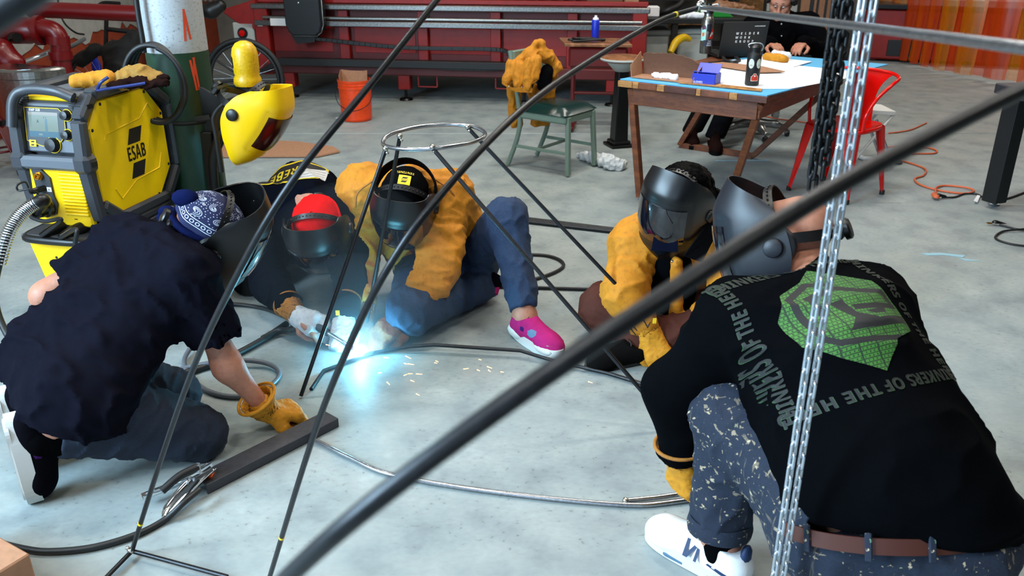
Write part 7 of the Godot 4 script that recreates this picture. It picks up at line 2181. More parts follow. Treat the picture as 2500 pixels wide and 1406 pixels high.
# a trainer: sole, upper, laces; local frame z to the toe, y up, origin under the ankle
func shoe(parent: Node3D, xf: Transform3D, upper: Material, sole: Material, o := {}) -> MeshInstance3D:
	var L: float = o.get("len", 0.29)
	var hgt: float = o.get("high", 0.085)
	var z0 := -L * 0.27
	var z1 := L * 0.73
	var b := [[Vector3(0, 0.05, z0 + 0.04), Vector3(0, 0.05, 0.0), 0.038, 0.04], [Vector3(0, 0.045, 0.0), Vector3(0, 0.042, z1 - 0.07), 0.043, 0.046], [Vector3(0.004, 0.036, z1 - 0.08), Vector3(0.006, 0.034, z1 - 0.042), 0.045, 0.036], [Vector3(0, hgt, z0 + 0.055), Vector3(0, 0.05, z0 + 0.045), 0.042, 0.042], [Vector3(0, hgt, 0.005), Vector3(0, 0.06, L * 0.35), 0.042, 0.034]]
	var g := blob(b, 0.0055, 0.01, [[Vector3(0, hgt + 0.012, -0.01), Vector3(0, hgt + 0.1, -0.03), 0.036, 0.05]], [[Vector3(0, 0.012, 0), Vector3(0, -1, 0), 0.4], [Vector3(0, hgt + 0.016, 0), Vector3(0, 1, -0.25), 0.15]], {}, -9.0)
	var p := part(o.get("called", "shoe"), g, upper, parent)
	p.transform = xf
	var out := []
	for k in 40:
		var a := TAU * k / 40.0
		var z := -cos(a) * L * 0.5 + (z0 + z1) * 0.5
		var w := 0.045 + 0.008 * sin((z - z0) / L * PI * 1.2)
		out.append(Vector2(sin(a) * w * (1.0 + 0.25 * absf(cos(a)) ** 3 * 0.0), z))
	var q := 0.86
	var poly := []
	for v in out:
		var zz: float = (v.y - (z0 + z1) * 0.5) / (L * 0.5)
		var ww := 0.047 * pow(maxf(1.0 - absf(zz) ** 3.2, 0.0), 0.5) * (1.0 + 0.1 * zz)
		poly.append(Vector2(ww * signf(v.x) if absf(v.x) > 1e-4 else 0.0, v.y))
	part("sole", Geo.new().prism(poly, o.get("sole_h", 0.03), Transform3D(Basis(Vector3(1, 0, 0), Vector3(0, 0, 1), Vector3(0, -1, 0)), Vector3(0, o.get("sole_h", 0.03) * 0.5 - 0.004, 0)), 0.006), sole, p)
	var lace := Geo.new()
	for k in 5:
		var z := 0.03 + k * 0.019
		var y := hgt + 0.03 - k * 0.009
		lace.tube(smooth([Vector3(-0.026, y - 0.012, z), Vector3(-0.01, y + 0.001, z + 0.004), Vector3(0.01, y + 0.001, z + 0.002), Vector3(0.026, y - 0.012, z + 0.006)], 3), 0.0028, 5)
	part("laces", lace, o.get("lace", sole), p)
	return p

func folds(freq: float, amp: float, seed_no: int, axis := Vector3.UP, stretch := 1.0) -> Dictionary:
	return {"noise": noise(freq, seed_no, 2), "amp": amp, "axis": axis, "stretch": stretch}


func people() -> void:
	person_bandana()
	person_red_cap()
	person_black_cap()
	person_seated()
	person_green_print()
	person_laptop()


func person(label: String) -> Node3D:
	return thing("person", label, "person")


# kneeling at the left, a bandana under the helmet, the right hand on a leg of the cone
func person_bandana() -> void:
	var p := person("kneeling person in black t-shirt and blue paisley bandana, welding helmet down, one yellow glove")
	var J := {"hipR": Vector3(-1.29, 0.31, -2.22), "hipL": Vector3(-1.46, 0.33, -2.42), "belly": Vector3(-1.3, 0.46, -2.44), "chest": Vector3(-1.15, 0.58, -2.58), "shR": Vector3(-1.014, 0.609, -2.45), "shL": Vector3(-1.34, 0.6, -2.74), "neck": Vector3(-1.09, 0.638, -2.62),
		"knR": Vector3(-1.03, 0.075, -2.37), "knL": Vector3(-1.2, 0.075, -2.62), "anR": Vector3(-1.365, 0.21, -2.155), "anL": Vector3(-1.475, 0.21, -2.31), "heelR": Vector3(-1.4, 0.25, -2.135), "toeR": Vector3(-1.41, 0.06, -2.13), "heelL": Vector3(-1.51, 0.25, -2.29), "toeL": Vector3(-1.52, 0.06, -2.28),
		"elR": Vector3(-0.932, 0.276, -2.46), "wrR": Vector3(-0.842, 0.071, -2.52), "elL": Vector3(-1.57, 0.459, -2.62), "wrL": Vector3(-1.4, 0.5, -2.95)}
	var head := frame(Vector3(0.74, -0.5, -0.35), Vector3(0.3, 0.85, 0.2), Vector3(-1.006, 0.677, -2.66))
	var hf: Vector3 = Vector3(-0.733, 0.028, -2.6) - J.wrR
	part("body", body(J, head, [[J.wrR, hf, Vector3(0.1, 0.9, 0.4), 1.0, [0.5, 0.6, 0.6, 0.6, 0.6]], [J.wrL, Vector3(0.4, -0.3, -0.8), Vector3(0, 1, 0), -1.0, [0.4, 0.4, 0.4, 0.4, 0.3]]]), M.skin, p)
	var sh := [[J.hipR, J.shR.lerp(J.chest, 0.35), 0.15, 0.095], [J.hipL, J.shL.lerp(J.chest, 0.35), 0.15, 0.1], [J.hipR, J.hipL, 0.155, 0.155], [J.belly, J.chest, 0.15, 0.14], [J.shL, J.shR, 0.088, 0.082], [J.chest, J.neck, 0.1, 0.07],
		[J.shR, J.shR.lerp(J.elR, 0.62), 0.085, 0.088], [J.shL, J.shL.lerp(J.elL, 0.65), 0.085, 0.082], [J.hipR + Vector3(-0.06, -0.02, 0.03), J.hipR + Vector3(0.08, 0.0, 0.06), 0.1, 0.06]]
	var hem := [[J.hipR.lerp(J.hipL, 0.4) + Vector3(0.02, -0.1, 0.02), Vector3(-0.35, -0.9, 0.2), 0.32], [J.shR.lerp(J.elR, 0.7), (J.elR - J.shR), 0.12], [J.shL.lerp(J.elL, 0.72), (J.elL - J.shL), 0.12], [J.neck + Vector3(0.03, 0.04, -0.01), Vector3(0.6, 0.7, -0.1), 0.09]]
	var inner := [[J.shR.lerp(J.elR, 0.5), J.elR, 0.07, 0.085]]
	var g := blob(sh, 0.0115, 0.022, inner, hem, folds(4.2, 0.016, 11, J.chest - J.belly, 0.55))
	part("tee_shirt", g, M.tee_black, p)
	var tr := [[J.hipR, J.hipL, 0.125, 0.125], [J.hipR, J.knR, 0.115, 0.085], [J.hipL, J.knL, 0.115, 0.085], [J.knR, J.anR, 0.082, 0.066], [J.knL, J.anL, 0.082, 0.066], [(J.hipL + J.hipR) * 0.5, J.belly, 0.115, 0.1]]
	part("jeans", blob(tr, 0.011, 0.016, [], [[J.anR.lerp(J.knR, 0.03), J.anR - J.knR, 0.1], [J.anL.lerp(J.knL, 0.03), J.anL - J.knL, 0.1], [J.belly, Vector3(0.3, 1, -0.2), 0.2]], folds(6.5, 0.009, 12, J.knR - J.hipR, 0.6)), M.denim_dark, p)
	for s in ["R", "L"]:
		part("sock", blob([[J["an" + s] + Vector3(-0.03, -0.0, 0.02), J["an" + s].lerp(J["kn" + s], 0.35), 0.055, 0.066]], 0.009, 0.01), M.sock_black, p)
		var at: Vector3 = {"R": Vector3(-1.46, 0.228, -2.105), "L": Vector3(-1.57, 0.228, -2.26)}[s]
		var f := shoe(p, frame(Vector3(0.02, -1, 0.0), Vector3(0.84, 0.03, -0.5), at), M.shoe_black, M.sole_white, {"len": 0.31, "high": 0.1, "sole_h": 0.042, "lace": M.shoe_black})
		for k in [-1.0, 1.0]:
			part("side_panel", Geo.new().ball(Vector3(k * 0.028, 0.055, 0.03), Vector3(0.021, 0.03, 0.07), 14), M.shoe_purple, f, "purple panel")
		part("heel_collar", Geo.new().tube(ring(Vector3(0, 0.105, -0.012), 0.042, 20), 0.012, 8, true), M.shoe_purple, f)
		part("toe_cap", Geo.new().ball(Vector3(0.003, 0.045, 0.17), Vector3(0.043, 0.03, 0.045), 14), M.tool_blue, f, "blue toe cap")
		part("outsole", Geo.new().prism(rounded(0.084, 0.27, 0.04, 6), 0.012, Transform3D(Basis(Vector3(1, 0, 0), Vector3(0, 0, 1), Vector3(0, -1, 0)), Vector3(0, -0.004, 0.07))), M.sole_white, f)
	# bandana: a fitted cap with a printed paisley border, folds at the rim and a knot behind
	var rows := []
	for i in 15:
		var line := []
		for j in 41:
			var a := TAU * j / 40.0
			var e := -0.12 + (PI / 2 + 0.12) * i / 14.0
			var q := 0.004 * sin(a * 7.0) * (1.0 - i / 14.0)
			line.append(head * Vector3(sin(a) * cos(e) * (0.098 + q), 0.042 + sin(e) * 0.092, -0.012 + cos(a) * cos(e) * (0.112 + q)))
		rows.append(line)
	part("bandana", Geo.new().sheet(rows, 0.003), paisley(), p)
	var kn := Geo.new()
	kn.tube(smooth([head * Vector3(-0.1, 0.035, 0.03), head * Vector3(-0.075, 0.012, -0.07), head * Vector3(0, 0.0, -0.125), head * Vector3(0.075, 0.012, -0.07), head * Vector3(0.1, 0.035, 0.03)]), 0.016, 8)
	kn.ball(head * Vector3(0.03, -0.01, -0.135), Vector3(0.03, 0.022, 0.02), 12)
	kn.tube(smooth([head * Vector3(0.04, -0.02, -0.13), head * Vector3(0.055, -0.05, -0.135), head * Vector3(0.05, -0.085, -0.12)]), [0.01, 0.011, 0.012, 0.014, 0.015, 0.016, 0.018, 0.018, 0.017, 0.014, 0.01, 0.007, 0.003], 8)
	kn.ball(head * Vector3(0.0, 0.085, -0.115), Vector3(0.045, 0.03, 0.025), 12)
	part("bandana_knot", kn, M.bandana_blue, p)
	part("hair", blob([[head * Vector3(-0.07, -0.01, -0.05), head * Vector3(-0.03, -0.03, -0.09), 0.022, 0.02], [head * Vector3(0.07, -0.01, -0.05), head * Vector3(0.03, -0.03, -0.09), 0.022, 0.02], [head * Vector3(-0.03, -0.02, -0.095), head * Vector3(0.03, -0.02, -0.095), 0.025, 0.025]], 0.006, 0.01), M.hair_black, p)
	var h := helmet(p, head * Transform3D(Basis(Vector3.RIGHT, 0.02), Vector3(0, 0.0, 0.012)), M.helmet_black)
	var st := Image.create_empty(160, 96, false, Image.FORMAT_RGBA8)
	st.fill(Color(0.74, 0.74, 0.72))
	var sx := px(st, 1.6)
	for k in 7:
		stamp_poly(st, [Vector2(-0.8 + k * 0.05, -0.45), Vector2(-0.7 + k * 0.06, -0.1 - k * 0.03), Vector2(-0.64 + k * 0.05, -0.45)], sx, Color(0.25, 0.45, 0.3))
	for k in 5:
		stamp_poly(st, [Vector2(0.4 + k * 0.07, 0.42), Vector2(0.46 + k * 0.07, 0.3), Vector2(0.52 + k * 0.06, 0.46)], sx, Color(0.8, 0.4, 0.4))
	var circ := []
	for k in 25:
		circ.append(Vector2(cos(TAU * k / 24) * 0.36 + 0.08, sin(TAU * k / 24) * 0.3))
	stamp_line(st, circ, 0.05, sx, Color(0.06, 0.06, 0.06))
	stamp_line(st, [Vector2(-0.2, 0.15), Vector2(-0.05, -0.2), Vector2(0.08, 0.22), Vector2(0.2, -0.2), Vector2(0.36, 0.1)], 0.07, sx, Color(0.06, 0.06, 0.06))
	stamp_line(st, [Vector2(-0.18, -0.1), Vector2(0.36, -0.02)], 0.05, sx, Color(0.06, 0.06, 0.06))
	stamp_line(st, [Vector2(-0.7, 0.3), Vector2(-0.45, 0.1), Vector2(-0.3, 0.35)], 0.05, sx, Color(0.06, 0.06, 0.06))
	part("sticker", shell_patch(0.02, 0.28, 0.42, 1.18, 0.002, 8), print_mat(st), h, "white scribbled sticker")
	part("lettering", shell_patch(0.66, 0.78, 0.95, 1.4, 0.0015, 6), word_print("SENTINEL", 160, 32, Color(0.8, 0.62, 0.12), M.font_bold), h)
	# the yellow gauntlet closed on the rod
	glove(p, J.wrR, J.elR, hf, Vector3(-0.25, 0.9, 0.35), 1.0, [0.95, 1.0, 1.0, 1.0, 0.7], M.leather_yellow, M.leather_yellow, 0.065, 0.047, 0.074)


func paisley() -> StandardMaterial3D:
	var im := Image.create_empty(512, 256, false, Image.FORMAT_RGBA8)
	im.fill(Color(0.07, 0.1, 0.26))
	var wh := Color(0.8, 0.84, 0.9)
	var xf := Transform2D(Vector2(1, 0), Vector2(0, 1), Vector2.ZERO)
	for k in 32: # border of ovals between two lines (near the rim, the top rows of the picture)
		var c := Vector2(8 + k * 16, 52)
		var o := []
		for j in 13:
			o.append(c + Vector2(cos(TAU * j / 12) * 5.0, sin(TAU * j / 12) * 9.0))
		stamp_line(im, o, 2.4, xf, wh)
	for y in [34, 70]:
		stamp_line(im, [Vector2(0, y), Vector2(511, y)], 3.0, xf, wh)
	var rng := RandomNumberGenerator.new()
	rng.seed = 5
	for k in 14: # paisley drops with inner curls and dots
		var c := Vector2(20 + k * 37, 108 + (k % 2) * 62)
		var turn := rng.randf() * TAU
		for ring_no in 3:
			var o := []
			for j in 21:
				var a := TAU * j / 20.0
				var r := (26.0 - ring_no * 8.0) * (0.62 + 0.38 * cos(a * 0.5) * absf(cos(a * 0.5)))
				o.append(c + Vector2(cos(a + turn), sin(a + turn)) * r)
			stamp_line(im, o, 2.2, xf, wh)
		for j in 16:
			var a := TAU * j / 16.0
			var d := c + Vector2(cos(a), sin(a)) * 31.0
			stamp_poly(im, [d + Vector2(-1.6, -1.6), d + Vector2(1.6, -1.6), d + Vector2(1.6, 1.6), d + Vector2(-1.6, 1.6)], xf, wh)
		for j in 4:
			var d := c + Vector2(rng.randf_range(-30, 30), 36.0 + rng.randf() * 14.0)
			stamp_line(im, [d, d + Vector2(6, -4), d + Vector2(10, 3), d + Vector2(3, 6)], 1.8, xf, wh)
	var m := StandardMaterial3D.new()
	m.resource_name = "paisley_cotton"
	m.albedo_texture = ImageTexture.create_from_image(im)
	m.roughness = 0.9
	return m


# behind the arc: navy jacket, red cap, both gloves at the torch
func person_red_cap() -> void:
	var p := person("person in navy jacket and red cap holding the welding torch at the bright arc")
	var J := {"hipR": Vector3(-1.1, 0.24, -4.08), "hipL": Vector3(-0.88, 0.24, -4.06), "belly": Vector3(-1.0, 0.34, -4.02), "chest": Vector3(-0.96, 0.43, -3.82), "shR": Vector3(-1.14, 0.41, -3.7), "shL": Vector3(-0.7, 0.43, -3.62), "neck": Vector3(-0.9, 0.49, -3.62),
		"knR": Vector3(-1.24, 0.08, -3.72), "knL": Vector3(-0.74, 0.08, -3.66), "anR": Vector3(-1.16, 0.08, -4.12), "anL": Vector3(-0.86, 0.08, -4.12), "heelR": Vector3(-1.16, 0.06, -4.2), "toeR": Vector3(-1.16, 0.05, -4.3), "heelL": Vector3(-0.86, 0.06, -4.2), "toeL": Vector3(-0.86, 0.05, -4.3),
		"elR": Vector3(-1.089, 0.14, -3.5), "wrR": Vector3(-0.894, 0.105, -3.22), "elL": Vector3(-0.701, 0.174, -3.42), "wrL": Vector3(-0.702, 0.108, -3.2)}
	var head := frame(Vector3(0.06, -0.8, 0.6), Vector3(0.02, 0.6, 0.78), Vector3(-0.825, 0.434, -3.42))
	var fR: Vector3 = Vector3(-0.748, 0.095, -3.1) - J.wrR
	var fL: Vector3 = Vector3(-0.686, 0.027, -3.08) - J.wrL
	part("body", body(J, head, [[J.wrR, fR, Vector3(0, 0.8, 0.5), 1.0, [0.7, 0.8, 0.8, 0.8, 0.5]], [J.wrL, fL, Vector3(0.2, 0.6, 0.8), -1.0, [0.7, 0.8, 0.8, 0.8, 0.5]]]), M.skin, p)
	var jk := [[J.hipR, J.hipL, 0.15, 0.15], [J.belly, Vector3(-0.99, 0.43, -3.9), 0.16, 0.145], [Vector3(-0.99, 0.43, -3.9), J.chest, 0.145, 0.13], [J.shR, J.shL, 0.1, 0.1], [J.chest, J.neck, 0.11, 0.075], [J.belly, J.shR, 0.12, 0.1], [J.belly, J.shL, 0.12, 0.1], [J.shR, J.elR, 0.095, 0.075], [J.elR, J.wrR.lerp(J.elR, 0.35), 0.075, 0.062], [J.shL, J.elL, 0.092, 0.07], [J.elL, J.wrL.lerp(J.elL, 0.1), 0.07, 0.058], [J.chest + Vector3(0, -0.06, 0.0), J.belly + Vector3(0.02, -0.16, 0.06), 0.13, 0.13]]
	var g := blob(jk, 0.012, 0.022, [], [[J.neck + Vector3(0.02, 0.03, 0.05), head.basis.y * -1.0 + Vector3(0, 0.3, 1.2), 0.07]], folds(4.5, 0.012, 21, Vector3(0, 1, 0.3), 1.6))
	part("jacket", g, M.jacket_navy, p)
	# the patch on its back: a yellow outline, yellow letters and a silver panel
	var im := Image.create_empty(256, 128, false, Image.FORMAT_RGBA8)
	im.fill(Color(0, 0, 0, 0))
	var xf := px(im, 2.0)
	var o := [Vector2(-0.9, 0.3), Vector2(-0.8, 0.42), Vector2(0.8, 0.42), Vector2(0.9, 0.3), Vector2(0.9, -0.3), Vector2(0.8, -0.42), Vector2(-0.8, -0.42), Vector2(-0.9, -0.3)]
	stamp_poly(im, o, xf, Color(0.03, 0.03, 0.035))
	stamp_line(im, o + [o[0]], 0.06, xf, Color(0.85, 0.75, 0.1))
	var l := letters("REBEL", M.font_bold, 0.3)
	for k in l.size():
		l[k] = l[k] * Vector2(0.85, 1.15) + Vector2(0.3, 0.0)
	stamp(im, l, xf, Color(0.85, 0.75, 0.1))
	stamp_poly(im, [Vector2(-0.95, 0.36), Vector2(-0.15, 0.42), Vector2(-0.3, -0.05), Vector2(-0.95, -0.2)], xf, Color(0.75, 0.76, 0.76))
	for k in 4:
		stamp_line(im, [Vector2(-0.9, 0.28 - k * 0.11), Vector2(-0.3, 0.32 - k * 0.11)], 0.025, xf, Color(0.5, 0.5, 0.5))
	var at: Vector3 = Vector3(-1.02, 0.451, -3.86)
	part("back_patch", decal(g, Transform3D(Basis(Vector3(-0.98, -0.02, 0.1), Vector3(0.02, -0.45, 0.85), Vector3(0.03, 0.85, 0.45)), at), 0.34, 0.2, 0.003, 0.0), print_mat(im), p, "yellow and silver printed patch")
	part("trousers", blob([[J.hipR, J.knR, 0.11, 0.08], [J.hipL, J.knL, 0.11, 0.08], [J.knR, J.anR, 0.08, 0.06], [J.knL, J.anL, 0.08, 0.06], [J.hipR, J.hipL, 0.12, 0.12]], 0.014, 0.02, [], [], folds(6.0, 0.008, 22)), M.trousers_black, p)
	for s in ["R", "L"]:
		shoe(p, frame(Vector3(0, -0.5, -0.8), Vector3(0, -0.8, 0.5), J["an" + s] + Vector3(0, 0.02, -0.03)), M.boot_black, M.rubber, {"high": 0.1})
	# red cap, worn backwards: crown, button and turned-up band
	var rows := []
	for i in 13:
		var line := []
		for j in 41:
			var a := TAU * j / 40.0
			var e := -0.2 + (PI / 2 + 0.2) * i / 12.0
			var q := 0.003 * sin(a * 6.0) + 0.004 * sin(a * 13.0 + i) * (1.0 - i / 12.0)
			line.append(head * Vector3(sin(a) * cos(e) * (0.096 + q), 0.042 + sin(e) * 0.094, -0.012 + cos(a) * cos(e) * (0.11 + q)))
		rows.append(line)
	part("cap", Geo.new().sheet(rows, 0.003), M.cap_red, p, "red cloth welding cap")
	var rim := Geo.new().tube(smooth([head * Vector3(-0.098, 0.03, 0.0), head * Vector3(-0.07, 0.032, 0.085), head * Vector3(0, 0.036, 0.11), head * Vector3(0.07, 0.032, 0.085), head * Vector3(0.098, 0.03, 0.0), head * Vector3(0.07, 0.02, -0.095), head * Vector3(0, 0.016, -0.13), head * Vector3(-0.07, 0.02, -0.095)], 5, true), 0.009, 8, true)
	part("cap_band", rim, M.cap_red, p)
	var h := helmet(p, head * Transform3D(Basis(), Vector3(0, 0.0, 0.014)), M.helmet_black)
	part("sticker", shell_patch(0.1, 0.19, -0.62, -0.22, 0.002, 6), M.label_yellow, h, "yellow sticker")
	part("lettering", shell_patch(0.1, 0.2, -1.2, -0.66, 0.002, 6), word_print("FEEDER", 128, 32, Color(0.8, 0.75, 0.2), M.font_bold), h)
	glove(p, J.wrR, J.elR, fR, Vector3(-0.4, 0.6, 0.7), 1.0, [0.85, 0.95, 0.95, 0.95, 0.6], M.leather_white, M.leather_tan, 0.12, 0.042, 0.062, "white leather glove with tan cuff")
	glove(p, J.wrL, J.elL, fL, Vector3(0.3, 0.5, 0.8), -1.0, [0.85, 0.95, 0.95, 0.95, 0.6], M.leather_white, M.leather_tan, 0.11, 0.042, 0.06, "white leather glove with tan cuff")
	var tagg := part("cuff_tag", Geo.new().box(Vector3(0.016, 0.022, 0.003), Vector3.ZERO, 0.001), M.label_yellow, p)
	tagg.transform = Transform3D(Basis(), Vector3(-0.709, 0.159, -3.135))


# the tan jacket and black cap, one knee up
func person_black_cap() -> void:
	var p := person("person in tan leather jacket and black cap, one knee in blue jeans raised")
	var J := {"hipR": Vector3(-0.42, 0.14, -3.72), "hipL": Vector3(-0.2, 0.14, -3.74), "belly": Vector3(-0.36, 0.27, -3.74), "chest": Vector3(-0.43, 0.44, -3.66), "shR": Vector3(-0.655, 0.537, -3.62), "shL": Vector3(-0.284, 0.519, -3.58), "neck": Vector3(-0.44, 0.58, -3.56),
		"knR": Vector3(-0.426, 0.13, -3.214), "knL": Vector3(-0.021, 0.455, -3.45), "anR": Vector3(-0.136, 0.08, -3.595), "anL": Vector3(0.056, 0.115, -3.214), "heelR": Vector3(-0.097, 0.06, -3.692), "toeR": Vector3(-0.277, 0.05, -3.793), "heelL": Vector3(0.021, 0.06, -3.304), "toeL": Vector3(0.143, 0.04, -3.135),
		"elR": Vector3(-0.674, 0.231, -3.52), "wrR": Vector3(-0.636, 0.062, -3.32), "elL": Vector3(-0.314, 0.255, -3.36), "wrL": Vector3(-0.451, 0.108, -3.2)}
	var head := frame(Vector3(-0.14, -0.78, 0.62), Vector3(0.05, 0.62, 0.78), Vector3(-0.45, 0.55, -3.42))
	var fL: Vector3 = Vector3(-0.545, 0.066, -3.12) - J.wrL
	part("body", body(J, head, [[J.wrL, fL, Vector3(0, 0.8, 0.5), -1.0, [0.5, 0.6, 0.6, 0.6, 0.4]], [J.wrR, Vector3(0, -0.5, 0.8), Vector3(0, 0.8, 0.5), 1.0, [0.6, 0.6, 0.6, 0.6, 0.4]]]), M.skin, p)
	var jk := [[J.shR, J.shL, 0.095, 0.095], [J.chest, J.belly, 0.15, 0.14], [J.chest, J.neck, 0.12, 0.08], [J.shR, J.hipR, 0.11, 0.12], [J.shL, J.hipL + Vector3(0, 0.08, 0), 0.11, 0.12], [J.shL, J.elL, 0.098, 0.085], [J.elL, J.wrL.lerp(J.elL, 0.3), 0.085, 0.068], [J.shR, J.elR, 0.092, 0.078], [J.elR, J.wrR.lerp(J.elR, 0.3), 0.076, 0.06]]
	for k in 4: # rolls of leather across the sleeve
		var a: Vector3 = J.shL.lerp(J.elL, 0.45 + k * 0.16) if k < 3 else J.elL.lerp(J.wrL, 0.25)
		jk.append([a + Vector3(-0.06, 0.02, 0.05), a + Vector3(0.05, -0.01, 0.05), 0.028, 0.034])
	var g := blob(jk, 0.0115, 0.018, [], [[J.wrL.lerp(J.elL, 0.33), J.wrL - J.elL, 0.12]], folds(5.0, 0.012, 31, J.elL - J.shL, 0.45))
	part("jacket", g, M.leather_jacket, p)
	# shoulder yoke seams and the turned-back collar
	for s in [-1.0, 1.0]:
		part("yoke_seam", Geo.new().tube(smooth([Vector3(-0.452, 0.63, -3.5) + Vector3(s * 0.13, -0.01, 0.02), Vector3(-0.453, 0.612, -3.5) + Vector3(s * 0.2, -0.045, 0.03), Vector3(-0.456, 0.558, -3.5) + Vector3(s * 0.215, -0.06, 0.02)]), 0.004, 6), M.leather_tan, p)
	part("shirt", blob([[J.chest + Vector3(0.02, -0.06, 0.1), J.belly + Vector3(0.02, -0.03, 0.09), 0.1, 0.1]], 0.014, 0.02, [], [], folds(7.0, 0.008, 32)), M.desk_red, p, "dark maroon shirt")
	var tr := [[J.hipR, J.hipL, 0.13, 0.13], [J.hipL, J.knL, 0.11, 0.085], [J.knL, J.anL.lerp(J.knL, 0.1), 0.085, 0.066], [J.hipR, J.knR, 0.12, 0.092], [J.knR, J.anR, 0.095, 0.072]]
	part("jeans", blob(tr, 0.011, 0.018, [], [[J.anL.lerp(J.knL, 0.06), J.anL - J.knL, 0.12]], folds(6.5, 0.009, 33, Vector3(1, 0.2, 0), 0.6)), M.denim, p)
	part("sock", blob([[J.anL.lerp(J.knL, 0.15), J.anL + Vector3(0, -0.05, 0), 0.046, 0.046]], 0.009, 0.01), M.sock_black, p)
	var toe: Vector3 = (J.toeL - J.heelL)
	var f := shoe(p, frame(Vector3(toe.x, 0, toe.z), Vector3.UP, Vector3(J.anL.x, 0.006, J.anL.z) + Vector3(toe.x, 0, toe.z).normalized() * 0.01), M.shoe_pink, M.sole_white, {"len": 0.315, "high": 0.09, "sole_h": 0.045, "lace": M.sock_black})
	part("toe_panel", Geo.new().ball(Vector3(0.004, 0.05, 0.165), Vector3(0.05, 0.026, 0.052), 14), M.shoe_tan, f, "tan suede toe panel")
	for s in [-1.0, 1.0]:
		part("side_panel", Geo.new().ball(Vector3(s * 0.028, 0.06, 0.085), Vector3(0.02, 0.03, 0.055), 12), M.shoe_teal, f, "grey blue side panel")
		part("side_lobe", Geo.new().ball(Vector3(s * 0.036, 0.066, 0.02), Vector3(0.013, 0.024, 0.035), 12), M.shoe_purple, f, "purple side panel")
		part("sole_wave", Geo.new().ball(Vector3(s * 0.03, 0.03, -0.03), Vector3(0.024, 0.03, 0.06), 12), M.sole_white, f)
		part("sole_wave", Geo.new().ball(Vector3(s * 0.03, 0.028, 0.15), Vector3(0.024, 0.026, 0.06), 12), M.sole_white, f)
	var f2 := shoe(p, frame(J.toeR - J.heelR + Vector3(0, 0.0, 0), Vector3(0.1, 0.75, -0.65), J.anR + Vector3(-0.0, -0.02, 0.0)), M.shoe_black, M.shoe_pink, {"len": 0.3, "sole_h": 0.035, "lace": M.shoe_black})
	f2.set_meta("label", "dark trainer with a pink sole")
	# black cap under the helmet
	var rows := []
	for i in 13:
		var line := []
		for j in 41:
			var a := TAU * j / 40.0
			var e := -0.25 + (PI / 2 + 0.25) * i / 12.0
			line.append(head * Vector3(sin(a) * cos(e) * (0.1 + 0.003 * sin(a * 9.0 + i)), 0.042 + sin(e) * 0.098, -0.014 + cos(a) * cos(e) * 0.115))
		rows.append(line)
	var capg := Geo.new().sheet(rows, 0.003)
	part("cap", capg, M.cap_black, p)
	part("cap_emblem", crown_patch(head, 0.028, -0.022, -0.012, -0.055, Vector3(0.1, 0.098, 0.115), 0.0045), emblem_mat(), p)
	part("cap_lettering", crown_patch(head, 0.045, -0.045, -0.058, -0.08, Vector3(0.1, 0.098, 0.115), 0.0045), word_print("SENTINEL", 128, 32, Color(0.85, 0.7, 0.12), M.font_bold), p)
	# the hood that hangs from the helmet round the back of the cap
	var hood := []
	for i in 7:
		var line := []
		for j in 25:
			var a := PI * 0.5 + PI * j / 24.0
			var e := -0.5 + 1.1 * i / 6.0
			line.append(head * Vector3(sin(a) * 0.135 * cos(e * 0.6), 0.03 + sin(e) * 0.1, -0.02 + cos(a) * (0.155 - 0.02 * i / 6.0)))
		hood.append(line)
	part("neck_hood", Geo.new().sheet(hood, 0.004), M.cap_black, p)
	var h := helmet(p, head * Transform3D(Basis(), Vector3(0, 0.0, 0.014)), M.helmet_black)
	part("emblem", shell_patch(0.1, 0.165, -0.26, 0.18, 0.002, 6), word_print("ESAB", 96, 32, Color(0.05, 0.05, 0.05), M.font_bold, 0.7, Color(0.9, 0.72, 0.12)), h, "yellow maker's tag")
	glove(p, J.wrL, J.elL, fL, Vector3(-0.1, 0.75, 0.65), -1.0, [0.45, 0.5, 0.55, 0.6, 0.35], M.leather_brown, M.leather_tan, 0.11, 0.05, 0.072, "worn brown gauntlet")
	glove(p, J.wrR, J.elR, Vector3(0.02, -0.35, 0.8), Vector3(0, 0.9, 0.4), 1.0, [0.6, 0.6, 0.6, 0.6, 0.4], M.leather_brown, M.leather_brown, 0.08, 0.045, 0.06)


